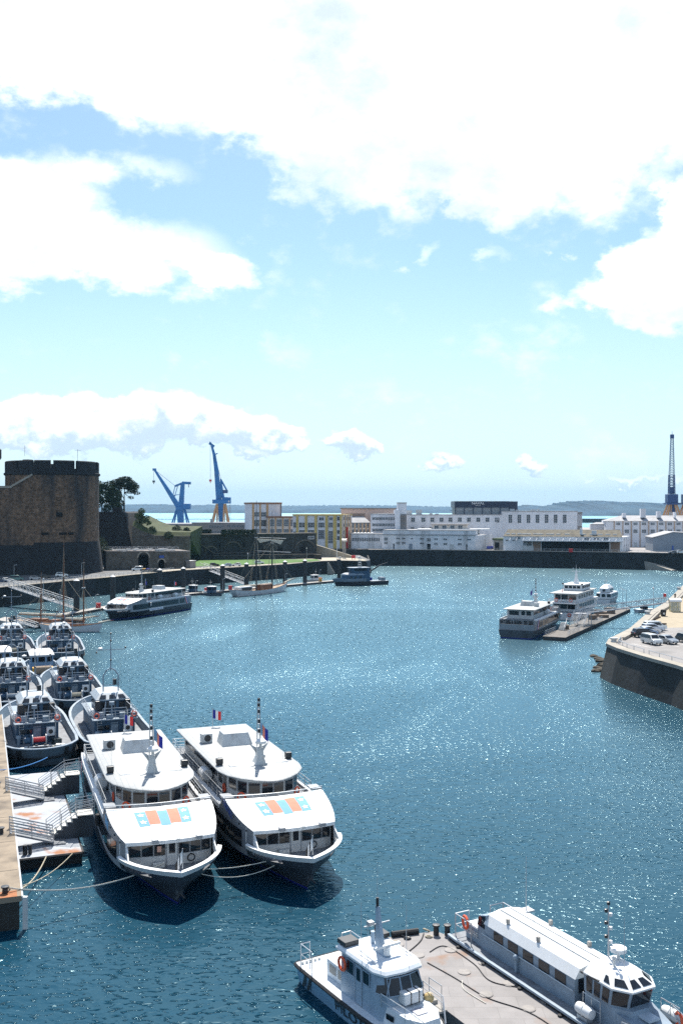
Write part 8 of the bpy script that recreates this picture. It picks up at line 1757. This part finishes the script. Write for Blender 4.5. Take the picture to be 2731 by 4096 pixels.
for k, (kind, c, px, py, l) in enumerate((('hatch', BLK, 361.3, 546.6, "black car alone on the far quay beside the tank house"), ('suv', BLK, 369.3, 543.6, "dark car behind the lone black one on the far quay"), ('suv', BLK, 375, 545.2, "black estate in front of the white workshop corner"), ('hatch', DBL, 378.6, 543.4, "dark blue car at the corner of the white workshop"), ('hatch', (.3, .42, .6), 422, 548.2, "pale blue car parked before the low white workshop"),
    ('hatch', WHT, 605.2, 551.2, "left of two white cars at the end of the quay warehouse"), ('hatch', WHT, 610.2, 551.2, "right of two white cars at the end of the quay warehouse"), ('hatch', SIL, 642.6, 544.8, "silver car far back beside the hipped roof warehouse"), ('suv', BLK, 647.6, 548, "black car at the corner of the blue metal shed"), ('suv', DBL, 652.5, 550, "dark blue car in front of the blue metal shed corner"), ('hatch', SIL, 657.6, 551.2, "silver car nearest the slipway before the metal shed"), ('hatch', DBL, 667.5, 550.4, "blue car by the door of the metal shed"), ('hatch', GRY, 671.5, 553.6, "grey car on the quay edge right of the slipway"), ('suv', WHT, 679, 553.4, "white car at the picture edge on the far quay"), ('hatch', SIL, 318, 543.8, "silver car parked at the foot of the yellow pillars"), ('van', WHT, 329.5, 543.6, "white van parked at the foot of the yellow pillars"))):
    q = P(px, py, 8.3); car(kind, c, q, (random.choice((-1, 1)), random.uniform(-.3, .3)), l, False, 8.3)
q = PD(489.5, 520, 8.3); 
for k, px in enumerate((488, 491, 495)):
    q = P(px, 549.6 - k * .2, 8.3); t = thing("blue_drum", "blue rounded skip in front of the green roofed annex", "skip", q, 0, "blue skips"); MB().lathe([(.02, -1.1), (.8, -1.0), (1.0, 0), (.8, 1.0), (.02, 1.1)], (0, 0, .9), 12, 'x').build("skip_body", flag_blue, t); MB().box(-.9, .9, -.6, .6, 0, .3).build("skip_feet", black_paint, t)
q = P(527, 550.6, 8.3); t = thing("white_container", "white site container on the edge of the far quay before the warehouse", "container", q, rad(-16)); MB().box(-3, 3, -1.2, 1.2, .1, 2.6).build("container_body", dull_white, t); MB().box(-3.02, -2.9, -1.22, 1.22, .1, 2.6).build("end_frame", white_paint, t); MB().box(3, 3.3, -1.1, 1.1, .1, 2.3).build("end_door", grey_render, t)
q = P(542.8, 548.4, 8.3); t = thing("waste_bin", "blue bin beside the loading bays of the quay warehouse", "bin", q); MB().cbox(0, 0, 0, 1.4, 1.2, 1.5, 0, 1.1).build("bin_body", flag_blue, t); MB().cbox(0, 0, 1.5, 1.6, 1.4, .15).build("bin_lid", flag_blue, t)

# trees and shrubs
def tree(label, base, hgt, crown, n, leaf=.55, cols=((.045, .075, .025), (.025, .05, .02)), trunk_r=.35, forks=5, group=None, name="tree", seed=1):
    "crown = list of (x, y, z, rx, ry, rz) clumps; leaves are many small faces scattered through the clumps"
    rnd = random.Random(seed); t = thing(name, label, "tree" if hgt > 4 else "shrub", base, 0, group)
    m = MB(); top = Vector(crown[0][:3]); pts = [Vector((0, 0, -.5))]
    for k in range(1, 5): f = k / 4; pts.append(Vector((top.x * f + rnd.uniform(-.25, .25), top.y * f + rnd.uniform(-.2, .2), top.z * f * .92)))
    for i in range(4): m.tube(pts[i], pts[i + 1], trunk_r * (1 - .2 * i), trunk_r * (1 - .2 * (i + 1)), 7)
    for c in crown[1:]:
        a = pts[rnd.choice((2, 3))]; b = Vector(c[:3]); mid = a.lerp(b, .5) + Vector((0, 0, -.3)); m.tube(a, mid, trunk_r * .45, trunk_r * .3, 5); m.tube(mid, b, trunk_r * .3, trunk_r * .1, 5)
    m.build("trunk", mat("bark", (.05, .038, .028), .95, var=.3, vscale=3), t)
    L = MB(); tot = sum(c[3] * c[4] * c[5] for c in crown)
    for c in crown:
        for _ in range(int(n * c[3] * c[4] * c[5] / tot)):
            while True:
                p = Vector((rnd.uniform(-1, 1), rnd.uniform(-1, 1), rnd.uniform(-1, 1)))
                if .25 < p.length < 1 and noise.noise(p * 2.3 + Vector(c[:3])) > -.16: break
            q = Vector((c[0] + p.x * c[3], c[1] + p.y * c[4], c[2] + p.z * c[5])); s = leaf * rnd.uniform(.5, 1.2); u = Vector((rnd.gauss(0, 1), rnd.gauss(0, 1), rnd.gauss(0, .7))).normalized(); v = u.orthogonal().normalized(); v.rotate(Matrix.Rotation(rnd.uniform(0, 6.3), 3, u))
            L.mat(0 if rnd.random() < .55 else 1); w = u.cross(v); L.add([q - v * s * .6, q + w * s * .35, q + v * s * .6, q - w * s * .35], [(0, 1, 2, 3)])
    ms = []
    for k, c in enumerate(cols): ms.append(mat("leaves_%d_%d" % (int(c[0] * 1e4), k), c, .8, var=.3, vscale=.4))
    L.build("crown", ms, t, fix=False); return t
B = PD(110, 441, 28.6)
tree("leafy dark green tree standing next to the round castle tower on the bastion", PD(102, 438, 28.6), 14, [(0, 0, 8, 4.6, 4, 4.2), (-1.6, 0, 11.2, 3.4, 3, 2.8), (3.2, 0, 11.4, 3.4, 3, 2.4), (5.0, .5, 7.2, 3.8, 3.2, 3.2), (-2.5, 0, 4.6, 3.4, 3, 2.8), (5.5, 0, 3.4, 2.8, 2.4, 2.0)], 6500, .62, seed=3)
tree("dark second leafy tree on the bastion, between the leafy tree and the stone pine", PD(113, 443, 28.6), 10, [(0, 0, 7.0, 3.9, 3.4, 3.6), (-1.5, 0, 3.6, 3.0, 2.6, 2.4), (2.6, 0, 4, 2.6, 2.4, 2.0), (1.2, 0, 10, 2.8, 2.6, 2.2)], 3600, .6, ((.03, .055, .022), (.02, .04, .016)), seed=5)
tree("umbrella shaped dark stone pine leaning over the edge of the bastion", PD(124, 440, 28.6), 14, [(.4, 0, 12.4, 4.8, 4, 2.5), (-3.2, 0, 12.6, 3.2, 3, 2.1), (3.6, 0, 11.2, 3.2, 3, 2.2), (5.4, 0, 8.4, 1.9, 1.7, .9), (.4, 0, 14.4, 3.6, 3.2, 1.4), (2.9, 0, 6.4, 1.6, 1.3, .8), (3.6, 0, 9.4, 2.4, 2.2, 1.1)], 6500, .5, ((.018, .042, .018), (.012, .028, .012)), .42, seed=8)
tree("pale green loose tree on the grassy bank between the bastion and the cranes", PD(141.5, 436, 22.4), 8, [(0, 0, 6.4, 1.6, 1.5, 1.7), (-1.3, 0, 4.6, 2.0, 1.8, 1.4), (1.5, 0, 3.6, 2.1, 1.9, 1.6), (-.6, 0, 2.2, 2.4, 2, 1.4), (2.8, 0, 1.6, 1.6, 1.5, 1.2)], 2400, .5, ((.10, .14, .05), (.06, .09, .035)), .2, seed=11)
for k, (px, d, z, s, l) in enumerate(((99, 400, 15.2, 2.6, "ivy bush growing at the foot of the round tower above the gallery wall"), (104, 396, 12.2, 2.4, "lower ivy bush hanging beside the gallery wall"), (176.5, 447, 19.6, 2.1, "clipped round bush on the rampart left of the office block"), (186.2, 447, 19.6, 1.5, "smaller clipped round bush on the rampart"), (152, 436, 20.2, 1.5, "low bush on the grassy bank beside the pale loose tree"), (168, 432.5, 17.6, 1.8, "bush hanging over the rubble terrace wall"), (118, 437, 28.7, 1.8, "undergrowth beneath the stone pine on the bastion"), (107, 436, 28.7, 2.0, "undergrowth beneath the leafy tree on the bastion"))):
    tree(l, PD(px, d, z), 3, [(0, 0, s * .7, s, s * .9, s * .85), (s * .7, 0, s * .35, s * .7, s * .7, s * .5), (-s * .6, 0, s * .4, s * .6, s * .6, s * .5)], 900, .42, ((.03, .055, .022), (.05, .075, .028)) if k != 4 else ((.08, .11, .04), (.05, .08, .03)), .1, name="bush", seed=20 + k)
# hedge along the top of the rampart
for px0, px1, l in ((180, 211, "dark clipped hedge on the rampart under the office block's windows"), (221, 256, "long dark clipped hedge on the rampart before the tall stair tower")):
    a, b = PD(px0, 474, 18.1), PD(px1, 484, 18.1); m = MB(); rnd = random.Random(int(px0))
    for _ in range(1500):
        k = rnd.random(); q = a.lerp(b, k) + Vector((rnd.uniform(-.4, .4), rnd.uniform(-.8, .8), rnd.uniform(0, 2.0))); s = rnd.uniform(.2, .5); u = Vector((rnd.gauss(0, 1), rnd.gauss(0, 1), rnd.gauss(0, 1))).normalized(); v = u.orthogonal().normalized(); w = u.cross(v); m.add([q - v * s, q + w * s * .6, q + v * s, q - w * s * .6], [(0, 1, 2, 3)])
    tag(m.build("clipped_hedge", mat("leaves_hedge", (.022, .04, .018), .85, var=.4, vscale=.5), fix=False), l, "hedge")

# ---------------------------------------------------------------- cranes
CB = mat("crane_blue", (.012, .15, .42), .5, var=.12, color2=(.008, .08, .25), c2scale=.08, c2lo=.5, c2hi=.75); CDK = mat("crane_navy", (.012, .04, .16), .5, var=.15); CO = mat("crane_orange", (.55, .30, .12), .55, var=.12)
def XZ(px, py, d): return Vector(((px - 341) * d / 1000, 0, ZP(py, d)))
def crane_base(name, label, px, d): q = PD(px, d, 0); t = thing(name, label, "crane", (q.x, d, 0)); return t, Vector((q.x, 0, 0))
def legs(t, f, tops, feet, m_, r):
    for (ax, az), (bx, bz) in zip(tops, feet):
        for s in (-1, 1): MB().beam(f(ax, az) + Vector((0, s * 3.0, 0)), f(bx, bz) + Vector((0, s * 9, 0)), r, r).build("portal_leg", m_, t)
def hook(t, f, px0, py0, px1, py1):
    m = MB(); a, b = f(px0, py0), f(px1, py1); m.tube(a, b + Vector((0, 0, 2)), .22, None, 4); r = m.build("hoist_rope", black_paint, t); MB().cbox(b.x, b.y, b.z, 3.2, 1.6, 2.6).tube(b, b - Vector((0, 0, 2.2)), .5, None, 6).build("hook_block", red_paint if px0 > 200 else black_paint, r)
def left_crane():
    d = 1300; t, o = crane_base("harbour_crane", "blue dockside crane with its jib slanting low to the left and a hammerhead tower", 180.7, d); f = lambda x, y: XZ(x, y, d) - o
    f0, f1 = f(180.7, 525), f(180, 509.5); MB().loft([[f0 + Vector((x * 3.6, y * 3.6, 0)) for x, y in ((-1, -1), (1, -1), (1, 1), (-1, 1))], [f1 + Vector((x * 4.2, y * 3.6, 0)) for x, y in ((-1, -1), (1, -1), (1, 1), (-1, 1))]]).build("pedestal", CB, t)
    legs(t, f, ((176.5, 509.5), (184.5, 509.5)), ((172.6, 524), (188, 524)), CB, 1.4)
    a = f(176, 509.5); b = f(190.3, 509.5); MB().box(f(183, 0).x, b.x, -5, 5, f(0, 509.4).z, f(0, 503.6).z).build("machine_house", CB, t, bevel=.4); MB().box(a.x, f(184, 0).x, -4.5, 4.5, f(0, 510.4).z, f(0, 506.8).z).build("slewing_platform", CB, t)
    j0, j1 = f(178.5, 507), f(154.3, 469.5); dj = (j1 - j0).normalized(); up = Vector((0, 1, 0)).cross(dj)
    MB().loft([[j0 + up * u * 3.4 + Vector((0, y * 2.4, 0)) for u, y in ((-1, -1), (1, -1), (1, 1), (-1, 1))], [j1 + up * u * 1.2 + Vector((0, y * 1.2, 0)) for u, y in ((-1, -1), (1, -1), (1, 1), (-1, 1))]]).build("jib", CB, t)
    MB().cbox(j1.x, 0, j1.z - 1.6, 4.5, 3.2, 3.0).build("jib_head", CB, t)
    t0, t1 = f(180.8, 507), f(182.6, 483); MB().loft([[t0 + Vector((x * 3.3, y * 3, 0)) for x, y in ((-1, -1), (1, -1), (1, 1), (-1, 1))], [t1 + Vector((x * 2.3, y * 2.4, 0)) for x, y in ((-1, -1), (1, -1), (1, 1), (-1, 1))]]).build("tower", CB, t)
    MB().beam(f(174.8, 486.2), f(183, 482.8), 3, 2.4).beam(f(182, 482.8), f(190.6, 483.2), 4, 3.4).build("hammerhead", CB, t); hk = MB().beam(f(188.4, 483), f(188.3, 487.5), .8, .8).build("tail_hook", CDK, t)
    MB().beam(f(174.8, 486.2), f(172.9, 495.2), .8, .8).beam(f(177.8, 485), f(174.3, 497), .8, .8).beam(f(172.9, 495.4), f(179, 494.6), .8, .8).build("luffing_struts", CB, t)
    m = MB()
    for y in (-1, 1): m.tube(j1 + Vector((0, y, 0)), f(175, 486) + Vector((0, y, 0)), .16, None, 4)
    m.build("luffing_ropes", CDK, t); hook(t, f, 153.6, 471, 153.6, 482.5)
left_crane()
def right_crane():
    d = 1300; t, o = crane_base("harbour_crane", "tall blue dockside crane with a nearly upright jib on splayed orange legs", 220.5, d); f = lambda x, y: XZ(x, y, d) - o
    f0, f1 = f(220.8, 524), f(220.8, 503.5); MB().loft([[f0 + Vector((x * 2.2, y * 2.2, 0)) for x, y in ((-1, -1), (1, -1), (1, 1), (-1, 1))], [f1 + Vector((x * 3.6, y * 3.2, 0)) for x, y in ((-1, -1), (1, -1), (1, 1), (-1, 1))]]).build("pedestal", CB, t)
    legs(t, f, ((216.8, 504), (225, 504)), ((211.8, 524), (228.2, 524)), CO, 1.7); legs(t, f, ((217.6, 504), (224, 504)), ((217, 524), (223.6, 524)), CO, 1.3)
    MB().box(f(212.6, 0).x, f(230.4, 0).x, -6, 6, f(0, 503.6).z, f(0, 499.4).z).build("slewing_platform", CB, t, bevel=.4); MB().box(f(222, 0).x, f(230.4, 0).x, -5, 5, f(0, 499.6).z, f(0, 497.2).z).build("machine_house", CB, t, bevel=.4); MB().box(f(228.4, 0).x, f(229.8, 0).x, -6.1, -5.9, f(0, 502.4).z, f(0, 500.6).z).build("house_sign", dull_white, t)
    pts = [(218.6, 500, 3.4), (216.2, 470, 2.7), (214.0, 455, 1.9), (211.6, 446, 1.3)]; MB().loft([[f(x, y) + Vector((a * r, b * r * .8, 0)) for a, b in ((-1, -1), (1, -1), (1, 1), (-1, 1))] for x, y, r in pts]).build("jib", CB, t)
    MB().beam(f(209, 443.2), f(214, 446.5), 3, 3).beam(f(209.6, 441.8), f(211.4, 444), 1.4, 1.4).build("jib_head", CB, t); MB().beam(f(213.2, 455), f(217.4, 453.4), 2, 1.2).build("jib_platform", CB, t)
    MB().loft([[f(x, y) + Vector((0, s * 2, 0)) for x, y in ((219.6, 498), (224.2, 498), (221, 479), (220, 479))] for s in (-1, 1)]).build("gantry_frame", CB, t); MB().beam(f(220.6, 479.5), f(226.6, 490.5), 1.6, 2.0).build("counter_arm", CB, t); MB().box(f(222.8, 0).x, f(227.4, 0).x, -3, 3, f(0, 493.2).z, f(0, 490).z).build("counterweight", CDK, t)
    m = MB()
    for y in (-1, 1): m.tube(f(212, 446) + Vector((0, y, 0)), f(220.6, 479) + Vector((0, y, 0)), .16, None, 4)
    m.build("luffing_ropes", CDK, t); hook(t, f, 210, 445, 210.2, 481.5)
    q = MB(); 
    for k in range(10): z = f(0, 521 - k * 1.7).z; q.box(f(228.9, 0).x, f(230, 0).x, -1, 1, z, z + .3)
    q.beam(f(229, 521), f(229, 505), .3, .3).beam(f(230, 521), f(230, 505), .3, .3).build("access_stair", rust_trim, t)
right_crane()
def lattice_crane(px, label, sc=1.0, d=1100):
    t, o = crane_base("lattice_crane", label, px, d); dx = px - 671; f = lambda x, y: XZ(x + dx, y, d) - o
    legs(t, f, ((668, 503), (674, 503)), ((664.4, 517), (677.2, 517)), CO, 1.5); legs(t, f, ((669.6, 504), (672.4, 504)), ((667, 517), (674.6, 517)), CO, 1.0)
    MB().box(f(664.2, 0).x, f(677, 0).x, -6, 6, f(0, 504.6).z, f(0, 502.8).z).build("portal_beam", CDK, t); MB().box(f(665.4, 0).x, f(675.8, 0).x, -5, 5, f(0, 502.8).z, f(0, 494.2).z).build("machine_house", CDK, t, bevel=.4)
    MB().box(f(668.4, 0).x, f(673.4, 0).x, -3, 3, f(0, 512).z, f(0, 504).z).build("slewing_column", CDK, t)
    def lat(x0, y0, w0, x1, y1, w1, n, r, m_, name):
        m = MB(); R = []
        for i in range(n + 1):
            k = i / n; c = f(x0 + (x1 - x0) * k, y0 + (y1 - y0) * k); w = w0 + (w1 - w0) * k; R.append([c + Vector((a * w, b * w * .8, 0)) for a, b in ((-1, -1), (1, -1), (1, 1), (-1, 1))])
        for i in range(n):
            for j in range(4): m.tube(R[i][j], R[i + 1][j], r, None, 4); m.tube(R[i][j], R[i + 1][(j + 1) % 4], r * .6, None, 4); m.tube(R[i + 1][j], R[i + 1][(j + 1) % 4], r * .6, None, 4)
        m.build(name, m_, t)
    lat(670.6, 494, 3.0, 670.6, 475, 2.6, 7, .55, CDK, "jib_foot"); lat(670.7, 475, 2.5, 671, 438, 1.3, 16, .28, mat("crane_steel_blue", (.06, .14, .26), .5), "lattice_jib"); 
    m = MB().cbox(f(671, 0).x, 0, f(0, 438.5).z, 3.6, 3, 4.4).tube(f(671, 436), f(671, 430.8), .35, .15, 5); m.build("jib_head", CDK, t)
    MB().box(f(668.6, 0).x, f(672.6, 0).x, -2, 2, f(0, 494).z, f(0, 487).z).build("operator_cab", CDK, t)
lattice_crane(671, "slim upright lattice crane in dark blue on orange legs behind the hipped roof warehouse")
lattice_crane(687, "second dark crane cut by the picture edge beside the slim lattice crane")
# rocks and scattered boats done; a drifting wisp of detail: quay furniture on the far side
for px, py, l, c in ((374.5, 547.6, "red cabinet on the far quay edge by the parked cars", red_paint), (570, 552.2, "small red bollard box before the dark loading bays", red_paint), (381.5, 547.4, "pale crates on the far quay at the workshop corner", dull_white)):
    q = P(px, py, 8.3); t = thing("quay_cabinet", l, "cabinet", q); MB().cbox(0, 0, 0, 1.8, 1.0, 1.6).build("cabinet_box", c, t, bevel=.04); MB().cbox(0, 0, 1.6, 2.0, 1.2, .1).build("cabinet_lid", c, t)
fl = MB(); fpts = [(PD(382, 533).x, 530.5)] + [(x, y + 1.0) for x, y in FQ[1:5]]
for a, b in zip(fpts, fpts[1:]):
    railing(fl, [(a[0], a[1], 8.5), (b[0], b[1], 8.5)], 1.1, 2, .05, 3.0, .06)
tag(fl.build("quay_railing", dull_white), "thin pale railing along the edge of the far quay", "railing")
a, b = Vector((-128, 292.5)), Vector((-60, 399)); fl = MB(); railing(fl, [(q[0] - .6, q[1] + .4, 6.05) for q in QL[1:6]], 1.0, 2, .05, 2.4, .06); tag(fl.build("road_railing", rail_steel), "low metal railing along the castle road above the quay", "railing")
